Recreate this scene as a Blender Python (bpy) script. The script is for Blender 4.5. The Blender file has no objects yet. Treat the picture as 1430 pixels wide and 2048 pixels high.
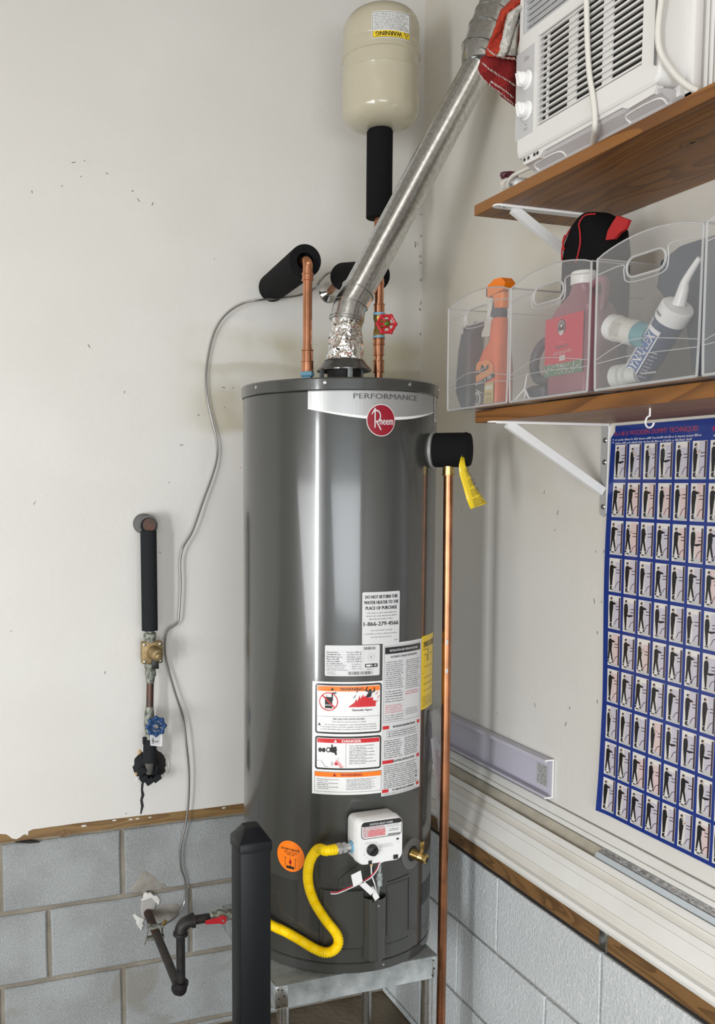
import bpy, bmesh, math, random
import numpy as np
from mathutils import Vector, Matrix, noise
sc = bpy.context.scene
col = sc.collection
R_ = math.radians
# ------------------------------------------------------------------ camera
FPX, CX, CY, YAW, PIT = 1850.98, 540.25, 1117.14, 0.340182, -0.084108
CAM = np.array([-1.3545, -2.4852, 1.588])
_F = np.array([math.sin(YAW)*math.cos(PIT), math.cos(YAW)*math.cos(PIT), math.sin(PIT)])
_R = np.array([math.cos(YAW), -math.sin(YAW), 0.0])
_U = np.cross(_R, _F)
cd = bpy.data.cameras.new('camera'); cam = bpy.data.objects.new('camera', cd); col.objects.link(cam)
cam.matrix_world = Matrix(((_R[0], _U[0], -_F[0], CAM[0]), (_R[1], _U[1], -_F[1], CAM[1]), (_R[2], _U[2], -_F[2], CAM[2]), (0, 0, 0, 1)))
cd.sensor_fit = 'HORIZONTAL'; cd.sensor_width = 36; cd.lens = 36*FPX/1430
cd.shift_x = (715-CX)/1430; cd.shift_y = (CY-1024)/1430
cd.clip_start = 0.05; cd.clip_end = 60
sc.camera = cam
# ------------------------------------------------------------------ world, lights, exposure
w = bpy.data.worlds.new('world'); sc.world = w; w.use_nodes = True
w.node_tree.nodes['Background'].inputs[0].default_value = (0.80, 0.90, 1.0, 1)
w.node_tree.nodes['Background'].inputs[1].default_value = 1.0
def area(name, loc, target, sx, sy, power, color):
    l = bpy.data.lights.new(name, 'AREA'); l.shape = 'RECTANGLE'; l.size = sx; l.size_y = sy
    l.energy = power; l.color = color
    o = bpy.data.objects.new(name, l); col.objects.link(o); o.location = loc
    o.rotation_euler = (Vector(target)-Vector(loc)).to_track_quat('-Z', 'Y').to_euler()
    return o
area('assumed_garage_daylight', (-2.1, -6.35, 0.95), (-2.1, 0, -6.0), 3.4, 1.8, 182, (0.93, 0.97, 1.0))  # assumed daylight from an open door behind the camera, out of view
area('assumed_streak_light', (-4.35, -3.95, 1.05), (-0.46, -0.45, 0.95), 0.30, 2.0, 84, (0.95, 0.98, 1.0))  # assumed unseen light slot placed for the tank's bright streak; no side door built
area('added_side_fill', (-5.35, -3.2, 0.90), (0, -1.3, -1.0), 2.6, 1.4, 116, (0.97, 0.98, 1.0))  # added fill light to lift the right wall; no such window known
area('added_vent_streak_light', (-0.75, -1.45, 2.95), (-0.75, -1.45, 0), 1.1, 0.05, 2.6, (1.0, 0.95, 0.86))  # unseen lamp added to put a bright streak along the vent duct
area('assumed_ceiling_lamp', (-1.9, -2.6, 2.93), (-1.9, -2.6, 0), 1.2, 0.25, 4, (1.0, 0.93, 0.82))  # assumed weak warm lamp overhead, out of view
sc.view_settings.view_transform = 'Standard'; sc.view_settings.look = 'None'
sc.view_settings.exposure = 0.0; sc.view_settings.gamma = 1.0
sc.view_settings.use_curve_mapping = False
# ------------------------------------------------------------------ geometry helpers
def ray(px, py): return _F + _R*(px-CX)/FPX - _U*(py-CY)/FPX
def PX(px, py, x): r = ray(px, py); return Vector(CAM + r*(x-CAM[0])/r[0])
def PY(px, py, y): r = ray(px, py); return Vector(CAM + r*(y-CAM[1])/r[1])
def PZ(px, py, z): r = ray(px, py); return Vector(CAM + r*(z-CAM[2])/r[2])
TC = np.array([-0.461, -0.452]); TR = 0.228
_u = (CAM[:2]-TC)/np.hypot(*(CAM[:2]-TC)); _v = np.array([-_u[1], _u[0]])
def cylP(a, z, r=TR):
    p = TC + r*(math.cos(a)*_u + math.sin(a)*_v); return Vector((p[0], p[1], z))
def V(*a): return Vector(a)

class MB:
    """collects shapes and links them as ONE mesh object"""
    def __init__(s): s.bm = bmesh.new(); s.smooth = True
    def _fin(s, verts, mi):
        fs = set(f for v in verts for f in v.link_faces)
        for f in fs: f.material_index = mi
        return verts
    def box(s, a, b, mi=0, bev=0, seg=2):
        a = Vector(a); b = Vector(b)
        r = bmesh.ops.create_cube(s.bm, size=1.0)['verts']
        for v in r: v.co = Vector(((a[i]+b[i])/2 + v.co[i]*(abs(b[i]-a[i])) for i in range(3)))
        fs = list(set(f for v in r for f in v.link_faces))
        for f in fs: f.material_index = mi
        if bev > 0:
            es = list(set(e for v in r for e in v.link_edges))
            bmesh.ops.bevel(s.bm, geom=es+r, offset=bev, segments=seg, affect='EDGES', profile=0.5)
        return s
    def obox(s, c, ex, ey, ez, hx, hy, hz, mi=0, bev=0):
        """oriented box: centre, unit axes, half sizes"""
        r = bmesh.ops.create_cube(s.bm, size=2.0)['verts']
        c = Vector(c); ex, ey, ez = Vector(ex), Vector(ey), Vector(ez)
        for v in r: v.co = c + ex*(v.co.x*hx) + ey*(v.co.y*hy) + ez*(v.co.z*hz)
        for f in set(f for v in r for f in v.link_faces): f.material_index = mi
        if bev > 0:
            es = list(set(e for v in r for e in v.link_edges))
            bmesh.ops.bevel(s.bm, geom=es+r, offset=bev, segments=2, affect='EDGES', profile=0.5)
        return s
    def tube(s, pts, r, seg=16, mi=0, caps=True, closed=False):
        pts = [Vector(p) for p in pts]; n = len(pts)
        rad = r if isinstance(r, (list, tuple)) else [r]*n
        rings = []; up = None
        for i, p in enumerate(pts):
            if closed: t = (pts[(i+1) % n]-pts[i-1])
            else: t = (pts[min(i+1, n-1)]-pts[max(i-1, 0)])
            if t.length < 1e-9: t = V(0, 0, 1)
            t.normalize()
            if up is None:
                up = V(0, 0, 1) if abs(t.z) < 0.9 else V(1, 0, 0)
            up = (up - t*up.dot(t))
            if up.length < 1e-6: up = t.orthogonal()
            up.normalize(); b = t.cross(up)
            rings.append([s.bm.verts.new(p + (up*math.cos(2*math.pi*k/seg) + b*math.sin(2*math.pi*k/seg))*rad[i]) for k in range(seg)])
        m = n if closed else n-1
        for i in range(m):
            A, B = rings[i], rings[(i+1) % n]
            for k in range(seg):
                f = s.bm.faces.new((A[k], A[(k+1) % seg], B[(k+1) % seg], B[k])); f.material_index = mi
        if caps and not closed:
            f = s.bm.faces.new(rings[0][::-1]); f.material_index = mi
            f = s.bm.faces.new(rings[-1]); f.material_index = mi
        return s
    def cyl(s, a, b, r, seg=24, mi=0, r2=None):
        return s.tube([a, b], [r, r if r2 is None else r2], seg, mi)
    def lathe(s, prof, c=(0, 0, 0), axis=(0, 0, 1), seg=32, mi=0, capb=True, capt=True, jit=None):
        """prof: list of (r, h) along axis from c"""
        c = Vector(c); ax = Vector(axis).normalized(); x = ax.orthogonal().normalized(); y = ax.cross(x)
        rings = []
        for r, h in prof:
            ring = []
            for k in range(seg):
                a = 2*math.pi*k/seg; rr = r
                if jit: rr = r + jit(a, h)
                ring.append(s.bm.verts.new(c + ax*h + (x*math.cos(a)+y*math.sin(a))*rr))
            rings.append(ring)
        for i in range(len(rings)-1):
            A, B = rings[i], rings[i+1]
            for k in range(seg):
                f = s.bm.faces.new((A[k], A[(k+1) % seg], B[(k+1) % seg], B[k])); f.material_index = mi
        if capb: f = s.bm.faces.new(rings[0][::-1]); f.material_index = mi
        if capt: f = s.bm.faces.new(rings[-1]); f.material_index = mi
        return s
    def loft(s, rings, mi=0, caps=True, closed=True):
        R = [[s.bm.verts.new(Vector(p)) for p in r] for r in rings]
        for i in range(len(R)-1):
            A, B = R[i], R[i+1]; n = len(A)
            for k in range(n if closed else n-1):
                f = s.bm.faces.new((A[k], A[(k+1) % n], B[(k+1) % n], B[k])); f.material_index = mi
        if caps and closed:
            f = s.bm.faces.new(R[0][::-1]); f.material_index = mi
            f = s.bm.faces.new(R[-1]); f.material_index = mi
        return s
    def prism(s, pts, off, mi=0):
        """polygon (3D points) extruded by vector off"""
        off = Vector(off); A = [s.bm.verts.new(Vector(p)) for p in pts]; B = [s.bm.verts.new(Vector(p)+off) for p in pts]
        n = len(A)
        for L in (A[::-1], B):
            f = s.bm.faces.new(L); f.material_index = mi
        for k in range(n):
            f = s.bm.faces.new((A[k], A[(k+1) % n], B[(k+1) % n], B[k])); f.material_index = mi
        return s
    def sphere(s, c, r, mi=0, seg=16, scale=(1, 1, 1)):
        v = bmesh.ops.create_uvsphere(s.bm, u_segments=seg, v_segments=max(6, seg//2), radius=1.0)['verts']
        c = Vector(c)
        for q in v: q.co = c + Vector((q.co.x*r*scale[0], q.co.y*r*scale[1], q.co.z*r*scale[2]))
        for f in set(f for q in v for f in q.link_faces): f.material_index = mi
        return s
    def build(s, name, mats, parent=None, smooth=True, angle=35):
        bmesh.ops.recalc_face_normals(s.bm, faces=s.bm.faces[:])
        me = bpy.data.meshes.new(name); s.bm.to_mesh(me); s.bm.free()
        if not isinstance(mats, (list, tuple)): mats = [mats]
        for m in mats: me.materials.append(m)
        if smooth and len(me.polygons):
            me.polygons.foreach_set('use_smooth', [True]*len(me.polygons))
            me.set_sharp_from_angle(angle=R_(angle))
        o = bpy.data.objects.new(name, me); link(o, parent)
        return o
def link(o, parent=None):
    col.objects.link(o)
    if parent is not None:
        o.parent = parent
        if parent.type == 'EMPTY': o.matrix_parent_inverse = Matrix.Translation(parent.location).inverted()
def tag(o, label, cat, group=None):
    o['label'] = label; o['category'] = cat
    if group: o['group'] = group
    return o
def thing(name, loc, label, cat, group=None):
    o = bpy.data.objects.new(name, None); col.objects.link(o); o.location = loc
    o.empty_display_size = 0.05
    return tag(o, label, cat, group)
def spline(P, n=8, closed=False):
    P = [Vector(p) for p in P]; out = []
    m = len(P)
    for i in range(m if closed else m-1):
        if closed: a, b, c, d = P[i-1], P[i], P[(i+1) % m], P[(i+2) % m]
        else: a, b, c, d = P[max(i-1, 0)], P[i], P[i+1], P[min(i+2, m-1)]
        for k in range(n):
            t = k/n
            out.append(0.5*((2*b)+(c-a)*t+(2*a-5*b+4*c-d)*t*t+(3*b-a-3*c+d)*t*t*t))
    if not closed: out.append(P[-1])
    return out
# ------------------------------------------------------------------ materials
MATS = {}
def mat(name, color=(0.8, 0.8, 0.8), rough=0.5, metal=0.0, coat=0.0, bump=0.0, bscale=200.0, var=None, vscale=8.0, alpha=None, spec=0.5, emis=None, aniso=0, vdet=4.0, vlo=0.35, vhi=0.65, detail=3.0):
    if name in MATS: return MATS[name]
    m = bpy.data.materials.new(name); m.use_nodes = True; nt = m.node_tree; b = nt.nodes['Principled BSDF']
    b.inputs['Base Color'].default_value = (*color, 1); b.inputs['Roughness'].default_value = rough
    b.inputs['Metallic'].default_value = metal; b.inputs['Coat Weight'].default_value = coat
    b.inputs['Coat Roughness'].default_value = 0.08
    b.inputs['Specular IOR Level'].default_value = spec
    if aniso: b.inputs['Anisotropic'].default_value = aniso
    geo = nt.nodes.new('ShaderNodeNewGeometry')
    if var:
        n = nt.nodes.new('ShaderNodeTexNoise'); n.inputs['Scale'].default_value = vscale; n.inputs['Detail'].default_value = vdet
        nt.links.new(geo.outputs['Position'], n.inputs['Vector'])
        r = nt.nodes.new('ShaderNodeValToRGB'); r.color_ramp.elements[0].position = vlo; r.color_ramp.elements[1].position = vhi
        r.color_ramp.elements[0].color = (*color, 1); r.color_ramp.elements[1].color = (*var, 1)
        nt.links.new(n.outputs['Fac'], r.inputs['Fac']); nt.links.new(r.outputs['Color'], b.inputs['Base Color'])
    if bump:
        n = nt.nodes.new('ShaderNodeTexNoise'); n.inputs['Scale'].default_value = bscale; n.inputs['Detail'].default_value = detail
        nt.links.new(geo.outputs['Position'], n.inputs['Vector'])
        bp = nt.nodes.new('ShaderNodeBump'); bp.inputs['Strength'].default_value = 1.0; bp.inputs['Distance'].default_value = bump
        nt.links.new(n.outputs['Fac'], bp.inputs['Height']); nt.links.new(bp.outputs['Normal'], b.inputs['Normal'])
    MATS[name] = m; return m
def srgb(r, g, b):
    f = lambda c: (c/255/12.92) if c/255 <= 0.04045 else ((c/255+0.055)/1.055)**2.4
    return (f(r), f(g), f(b))
def N(nt, t, **kw):
    n = nt.nodes.new(t)
    for k, v in kw.items():
        if k.startswith('i_'):
            n.inputs[int(k[2:])].default_value = v
        else: setattr(n, k, v)
    return n
def math_(nt, op, a, b=None, clamp=False):
    n = nt.nodes.new('ShaderNodeMath'); n.operation = op; n.use_clamp = clamp
    for i, x in enumerate((a, b)):
        if x is None: continue
        if isinstance(x, (int, float)): n.inputs[i].default_value = x
        else: nt.links.new(x, n.inputs[i])
    return n.outputs[0]
def sstep(nt, x, a, b):
    n = nt.nodes.new('ShaderNodeMapRange'); n.interpolation_type = 'SMOOTHSTEP'
    nt.links.new(x, n.inputs[0]); n.inputs[1].default_value = a; n.inputs[2].default_value = b
    return n.outputs[0]
def mixc(nt, fac, a, b):
    n = nt.nodes.new('ShaderNodeMix'); n.data_type = 'RGBA'
    nt.links.new(fac, n.inputs[0])
    for i, x in ((6, a), (7, b)):
        if isinstance(x, tuple): n.inputs[i].default_value = (*x, 1)
        else: nt.links.new(x, n.inputs[i])
    return n.outputs[2]
def noise_(nt, vec, scale, det=3.0, dist=0.0):
    n = nt.nodes.new('ShaderNodeTexNoise'); n.inputs['Scale'].default_value = scale; n.inputs['Detail'].default_value = det
    n.inputs['Distortion'].default_value = dist; nt.links.new(vec, n.inputs['Vector']); return n.outputs['Fac']

def drywall_material(side):
    m = bpy.data.materials.new('painted_drywall_'+side); m.use_nodes = True; nt = m.node_tree; b = nt.nodes['Principled BSDF']
    g = N(nt, 'ShaderNodeNewGeometry'); pos = g.outputs['Position']
    sp = N(nt, 'ShaderNodeSeparateXYZ'); nt.links.new(pos, sp.inputs[0]); X, Y, Z = sp.outputs
    base = mixc(nt, sstep(nt, noise_(nt, pos, 2.2, 4), 0.35, 0.7), (0.70, 0.68, 0.64), (0.74, 0.725, 0.69))
    if side == 'back':
        # yellowed patch behind the heater's top
        nz = noise_(nt, pos, 6.0, 4)
        zz = math_(nt, 'ADD', Z, math_(nt, 'MULTIPLY', math_(nt, 'SUBTRACT', nz, 0.5), 0.05))
        xx = math_(nt, 'ADD', X, math_(nt, 'MULTIPLY', math_(nt, 'SUBTRACT', nz, 0.5), 0.10))
        a = math_(nt, 'MULTIPLY', sstep(nt, zz, 1.71, 1.74), sstep(nt, zz, 2.035, 1.96))
        a = math_(nt, 'MULTIPLY', a, sstep(nt, xx, -0.80, -0.55))
        a = math_(nt, 'MULTIPLY', a, math_(nt, 'ADD', 0.35, sstep(nt, noise_(nt, pos, 4.0, 3), 0.4, 0.6)))
        base = mixc(nt, math_(nt, 'MULTIPLY', a, 0.62, True), base, (0.50, 0.46, 0.33))
        # primer overspray band
        c = math_(nt, 'MULTIPLY', sstep(nt, zz, 1.865, 1.90), sstep(nt, zz, 1.915, 1.905))
        c = math_(nt, 'MULTIPLY', c, sstep(nt, xx, -0.75, -0.6))
        base = mixc(nt, math_(nt, 'MULTIPLY', c, 0.35), base, (0.40, 0.36, 0.24))
    else:
        v = math_(nt, 'MULTIPLY', sstep(nt, noise_(nt, pos, 3.0, 3), 0.4, 0.62), sstep(nt, Z, 1.3, 1.7))
        base = mixc(nt, math_(nt, 'ADD', math_(nt, 'MULTIPLY', v, 0.35), math_(nt, 'MULTIPLY', sstep(nt, Z, 1.2, 1.8), 0.25)), base, (0.60, 0.54, 0.42))
    # small scuffs
    map_ = N(nt, 'ShaderNodeMapping'); map_.inputs['Scale'].default_value = (1.0, 1.0, 0.45); nt.links.new(pos, map_.inputs[0])
    sc1 = noise_(nt, map_.outputs[0], 42.0, 2.0)
    msk = sstep(nt, noise_(nt, pos, 2.0, 2.0), 0.50, 0.62)
    spk = math_(nt, 'MULTIPLY', sstep(nt, sc1, 0.765, 0.785), msk)
    base = mixc(nt, math_(nt, 'MULTIPLY', spk, 0.6), base, (0.12, 0.10, 0.08))
    nt.links.new(base, b.inputs['Base Color']); b.inputs['Roughness'].default_value = 0.42
    b.inputs['Specular IOR Level'].default_value = 0.35
    bp = N(nt, 'ShaderNodeBump'); bp.inputs['Distance'].default_value = 0.0012; bp.inputs['Strength'].default_value = 0.5
    nt.links.new(noise_(nt, pos, 60, 4), bp.inputs['Height']); nt.links.new(bp.outputs[0], b.inputs['Normal'])
    return m
def block_material(name, c1, c2, dark, bump, scale):
    m = bpy.data.materials.new(name); m.use_nodes = True; nt = m.node_tree; b = nt.nodes['Principled BSDF']
    g = N(nt, 'ShaderNodeNewGeometry'); pos = g.outputs['Position']
    base = mixc(nt, sstep(nt, noise_(nt, pos, 5.0, 5), 0.38, 0.66), c1, c2)
    base = mixc(nt, sstep(nt, noise_(nt, pos, scale, 3), 0.57, 0.72), base, dark)
    base = mixc(nt, math_(nt, 'MULTIPLY', sstep(nt, noise_(nt, pos, scale*0.8+7, 2), 0.56, 0.72), 0.6), base, tuple(min(0.8, c*1.45) for c in c2))
    d = sstep(nt, noise_(nt, pos, 3.1, 6, 0.4), 0.60, 0.66)
    base = mixc(nt, math_(nt, 'MULTIPLY', d, 0.55), base, tuple(c*k for c, k in zip(c1, (0.80, 0.70, 0.57))))
    nt.links.new(base, b.inputs['Base Color']); b.inputs['Roughness'].default_value = 0.85
    bp = N(nt, 'ShaderNodeBump'); bp.inputs['Distance'].default_value = bump
    nt.links.new(noise_(nt, pos, scale*0.7, 4), bp.inputs['Height']); nt.links.new(bp.outputs[0], b.inputs['Normal'])
    return m
def wood_material(name, c1, c2, axis, scale=14.0, rough=0.5, knots=True):
    m = bpy.data.materials.new(name); m.use_nodes = True; nt = m.node_tree; b = nt.nodes['Principled BSDF']
    g = N(nt, 'ShaderNodeNewGeometry'); mp = N(nt, 'ShaderNodeMapping'); nt.links.new(g.outputs['Position'], mp.inputs[0])
    s = [1.0, 1.0, 1.0]; s['XYZ'.index(axis)] = 0.13; mp.inputs['Scale'].default_value = s
    wv = N(nt, 'ShaderNodeTexNoise'); wv.inputs['Scale'].default_value = scale; wv.inputs['Detail'].default_value = 2; wv.inputs['Distortion'].default_value = 0.8
    nt.links.new(mp.outputs[0], wv.inputs['Vector'])
    k = math_(nt, 'FRACT', math_(nt, 'MULTIPLY', wv.outputs['Fac'], 9.0))
    k = sstep(nt, k, 0.25, 0.95)
    fine = noise_(nt, mp.outputs[0], scale*14, 2)
    f = math_(nt, 'ADD', math_(nt, 'MULTIPLY', k, 0.7), math_(nt, 'MULTIPLY', fine, 0.3), True)
    base = mixc(nt, f, c1, c2)
    nt.links.new(base, b.inputs['Base Color']); b.inputs['Roughness'].default_value = rough
    bp = N(nt, 'ShaderNodeBump'); bp.inputs['Distance'].default_value = 0.0006
    nt.links.new(f, bp.inputs['Height']); nt.links.new(bp.outputs[0], b.inputs['Normal'])
    return m
def frosted(name, white=0.28, tint=(0.9, 0.92, 0.95), rough=0.25):
    m = bpy.data.materials.new(name); m.use_nodes = True; nt = m.node_tree; nt.nodes.remove(nt.nodes['Principled BSDF'])
    out = nt.nodes['Material Output']
    tr = N(nt, 'ShaderNodeBsdfTransparent'); tr.inputs[0].default_value = (*tint, 1)
    df = N(nt, 'ShaderNodeBsdfDiffuse'); df.inputs[0].default_value = (0.90, 0.91, 0.92, 1)
    tl = N(nt, 'ShaderNodeBsdfTranslucent'); tl.inputs[0].default_value = (0.95, 0.95, 0.95, 1)
    gl = N(nt, 'ShaderNodeBsdfGlossy'); gl.inputs['Roughness'].default_value = rough; gl.inputs[0].default_value = (1, 1, 1, 1)
    a = N(nt, 'ShaderNodeMixShader'); a.inputs[0].default_value = 0.45; nt.links.new(df.outputs[0], a.inputs[1]); nt.links.new(tl.outputs[0], a.inputs[2])
    b = N(nt, 'ShaderNodeMixShader'); b.inputs[0].default_value = white; nt.links.new(tr.outputs[0], b.inputs[1]); nt.links.new(a.outputs[0], b.inputs[2])
    fr = N(nt, 'ShaderNodeFresnel'); fr.inputs[0].default_value = 1.3
    c = N(nt, 'ShaderNodeMixShader'); nt.links.new(fr.outputs[0], c.inputs[0]); nt.links.new(b.outputs[0], c.inputs[1]); nt.links.new(gl.outputs[0], c.inputs[2])
    nt.links.new(c.outputs[0], out.inputs[0]); MATS[name] = m; return m

M_DWB = drywall_material('back'); M_DWR = drywall_material('right')
M_BLK = block_material('grey_block_back', (0.27, 0.28, 0.275), (0.345, 0.36, 0.36), (0.17, 0.175, 0.175), 0.0022, 290)
M_BLKR = block_material('painted_block_right', (0.56, 0.59, 0.60), (0.63, 0.66, 0.67), (0.48, 0.50, 0.51), 0.0032, 190)
M_MORT = mat('mortar', (0.28, 0.25, 0.20), 0.9, var=(0.19, 0.165, 0.13), vscale=9, bump=0.002, bscale=90)
M_MORTR = mat('mortar_right', (0.40, 0.40, 0.38), 0.9, var=(0.28, 0.28, 0.27), vscale=12, bump=0.002, bscale=90)
M_FLOOR = mat('stained_concrete', (0.20, 0.16, 0.11), 0.7, var=(0.10, 0.075, 0.045), vscale=5, vdet=8, bump=0.003, bscale=60)
M_CEIL = mat('ceiling_paint', (0.45, 0.42, 0.38), 0.8)
M_WOODS = wood_material('shelf_pine_stained', (0.28, 0.112, 0.021), (0.125, 0.044, 0.008), 'Y', 9.0, 0.45)
M_SILL = wood_material('treated_board', (0.235, 0.125, 0.045), (0.10, 0.05, 0.018), 'Y', 16.0, 0.5)
M_SILLB = wood_material('treated_board_back', (0.26, 0.155, 0.055), (0.15, 0.08, 0.03), 'X', 12.0, 0.55)
M_TANK = mat('grey_enamel', (0.044, 0.045, 0.041), 0.25, 0.0, coat=0.5, bump=0.0002, bscale=25)
M_TANKD = mat('grey_enamel_dark', (0.045, 0.045, 0.044), 0.4)
M_SEAM = mat('dark_seam', (0.012, 0.012, 0.012), 0.6)
M_COPPER = mat('bright_copper', (0.72, 0.33, 0.19), 0.24, 1.0, var=(0.50, 0.23, 0.13), vscale=18, vdet=6)
M_COPPERD = mat('aged_copper', (0.47, 0.20, 0.10), 0.30, 1.0, var=(0.28, 0.13, 0.07), vscale=14, vdet=6)
M_COPOLD = mat('tarnished_copper', (0.15, 0.075, 0.055), 0.5, 0.7, var=(0.08, 0.07, 0.06), vscale=60)
M_PATINA = mat('corroded_brass', (0.10, 0.105, 0.085), 0.6, 0.5, var=(0.42, 0.44, 0.38), vscale=120, bump=0.002, bscale=180)
M_BRASS = mat('brass', (0.60, 0.42, 0.16), 0.28, 1.0, var=(0.42, 0.28, 0.10), vscale=60)
M_BRONZE = mat('regulator_bronze', (0.40, 0.30, 0.15), 0.5, 0.6, var=(0.27, 0.19, 0.09), vscale=60)
M_FOAM = mat('black_foam', (0.009, 0.009, 0.010), 0.9, spec=0.12, bump=0.0012, bscale=420, detail=4)
M_FOAMG = mat('grey_foam', (0.020, 0.022, 0.025), 0.85, spec=0.15, bump=0.001, bscale=300)
M_FOAMIN = mat('grey_foam_cut', (0.15, 0.15, 0.15), 0.9)
M_GALV = mat('galvanised_steel', (0.66, 0.67, 0.67), 0.24, 1.0, var=(0.50, 0.51, 0.505), vscale=110, vdet=4, vlo=0.38, vhi=0.66, bump=0.00012, bscale=60)
M_GALVS = mat('galvanised_sheet', (0.50, 0.53, 0.53), 0.48, 0.55, var=(0.32, 0.35, 0.35), vscale=30, vdet=6)
M_FOIL = mat('crinkled_foil', (0.86, 0.86, 0.85), 0.14, 1.0, bump=0.010, bscale=70, detail=1)
M_EXP = mat('tan_paint', (0.52, 0.475, 0.355), 0.2, coat=0.4)
M_CHROME = mat('chrome', (0.75, 0.75, 0.75), 0.12, 1.0)
M_STEEL = mat('steel_screw', (0.6, 0.6, 0.6), 0.3, 1.0)
M_WHITEP = mat('white_plastic', (0.83, 0.83, 0.82), 0.32)
M_ACW = mat('ac_white_plastic', (0.72, 0.71, 0.69), 0.38)
M_ACG = mat('ac_grey_plastic', (0.52, 0.52, 0.52), 0.4)
M_ACT = mat('ac_tray_plastic', (0.50, 0.48, 0.48), 0.4)
M_DARK = mat('dark_interior', (0.018, 0.015, 0.014), 0.7)
M_BLACKP = mat('black_plastic', (0.012, 0.012, 0.013), 0.4)
M_BLACKM = mat('black_powder_coat', (0.005, 0.006, 0.008), 0.40, spec=0.25)
M_IRON = mat('black_iron', (0.012, 0.013, 0.016), 0.45, 0.2, spec=0.3, var=(0.035, 0.03, 0.027), vscale=50)
M_RUST = mat('rusty_pipe', (0.085, 0.032, 0.014), 0.6, 0.3, var=(0.035, 0.028, 0.024), vscale=22)
M_YEL = mat('yellow_hose', (0.95, 0.66, 0.002), 0.4, spec=0.3)
M_RED = mat('red_handle', (0.42, 0.012, 0.02), 0.35)
M_REDW = mat('red_wheel', (0.46, 0.008, 0.018), 0.3)
M_BLUEW = mat('blue_wheel', (0.012, 0.055, 0.17), 0.35)
M_LBLUE = mat('light_blue_nylon', (0.16, 0.36, 0.50), 0.4)
M_GREEN = mat('green_nut', (0.10, 0.20, 0.03), 0.3, 0.4)
M_WIRE = mat('grey_wire', (0.30, 0.29, 0.28), 0.28, 0.7)
M_VINYL = mat('white_vinyl', (0.85, 0.85, 0.815), 0.45, var=(0.80, 0.79, 0.75), vscale=6)
M_VINYLB = mat('beige_vinyl', (0.77, 0.745, 0.69), 0.5, var=(0.72, 0.69, 0.62), vscale=8)
M_VDIRT = mat('dusty_vinyl', (0.50, 0.46, 0.38), 0.7, var=(0.40, 0.37, 0.30), vscale=20)
M_PURP = mat('lilac_white_vinyl', (0.56, 0.545, 0.63), 0.4)
M_FLASH = mat('flashing', (0.60, 0.66, 0.70), 0.35, 0.2)
M_TAPEM = mat('perforated_metal', (0.36, 0.36, 0.36), 0.4, 0.7, var=(0.6, 0.6, 0.6), vscale=90)
M_REDF = mat('red_fleece', (0.44, 0.040, 0.012), 0.95, bump=0.004, bscale=180, var=(0.24, 0.008, 0.006), vscale=9)
M_WHF = mat('white_fleece', (0.55, 0.53, 0.49), 0.95, bump=0.005, bscale=200)
M_PLAST = mat('plaster_white', (0.68, 0.67, 0.63), 0.8, bump=0.003, bscale=60)
M_MUD = mat('grey_patch', (0.40, 0.38, 0.36), 0.85, bump=0.004, bscale=40)
M_SPRAYF = mat('expanding_foam', (0.62, 0.42, 0.22), 0.8, bump=0.003, bscale=80)
M_CORD = mat('cord_cream', (0.66, 0.64, 0.59), 0.4)
M_BIN = frosted('frosted_bin', 0.21, (0.985, 0.985, 0.985)); M_BINS = frosted('frosted_bin_side', 0.10, (0.99, 0.99, 0.99))
M_BINE = frosted('frosted_bin_edge', 0.48, (0.98, 0.98, 0.98))
M_BAGP = frosted('clear_bag', 0.22, (0.85, 0.86, 0.88), 0.12)
M_BAG = mat('black_bag_fabric', (0.006, 0.006, 0.007), 0.8, spec=0.1, bump=0.001, bscale=300)
M_REDFAB = mat('red_webbing', (0.42, 0.012, 0.015), 0.7)
M_NAVY = mat('navy_cloth', (0.020, 0.032, 0.055), 0.7)
M_ORANGE = mat('orange_trigger', (0.85, 0.20, 0.005), 0.35)
M_ORBOT = mat('orange_bottle', (0.80, 0.16, 0.05), 0.3)
M_PINKB = mat('pink_bottle', (0.30, 0.09, 0.12), 0.25, var=(0.22, 0.07, 0.10), vscale=6)
M_DKGREY = mat('dark_jug', (0.055, 0.062, 0.075), 0.5)
M_BEIGEJ = mat('beige_jug', (0.45, 0.42, 0.34), 0.5)
M_POSTER = mat('poster_blue', (0.012, 0.035, 0.22), 0.28, coat=0.3)
INK = {}
for k, c in dict(black=(0.012, 0.012, 0.012), white=(0.80, 0.80, 0.79), red=(0.60, 0.012, 0.02), orange=(0.90, 0.20, 0.01), yellow=(0.86, 0.62, 0.02), grey=(0.20, 0.20, 0.20),
                 lgrey=(0.52, 0.52, 0.52), silver=(0.36, 0.365, 0.36), dred=(0.27, 0.004, 0.018), blue=(0.02, 0.06, 0.30), green=(0.10, 0.22, 0.11), pink=(0.75, 0.35, 0.35),
                 skin=(0.50, 0.30, 0.22), cellw=(0.74, 0.71, 0.68), cellb=(0.56, 0.53, 0.60), cellp=(0.68, 0.53, 0.52), wood=(0.06, 0.035, 0.045), title=(0.50, 0.07, 0.04),
                 dgrey=(0.09, 0.09, 0.09), crimson=(0.58, 0.015, 0.05), tan=(0.62, 0.50, 0.22), teal=(0.10, 0.30, 0.33), navy=(0.015, 0.035, 0.10), mblue=(0.03, 0.09, 0.30), cream=(0.70, 0.68, 0.60), orng2=(0.85, 0.30, 0.10), thermo=(0.66, 0.66, 0.66)).items():
    INK[k] = mat('ink_'+k, c, 0.3, coat=0.25 if k != 'thermo' else 0)
INK['silver'] = mat('ink_silver_metal', (0.42, 0.425, 0.42), 0.35, 0.5, coat=0.4)
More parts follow.
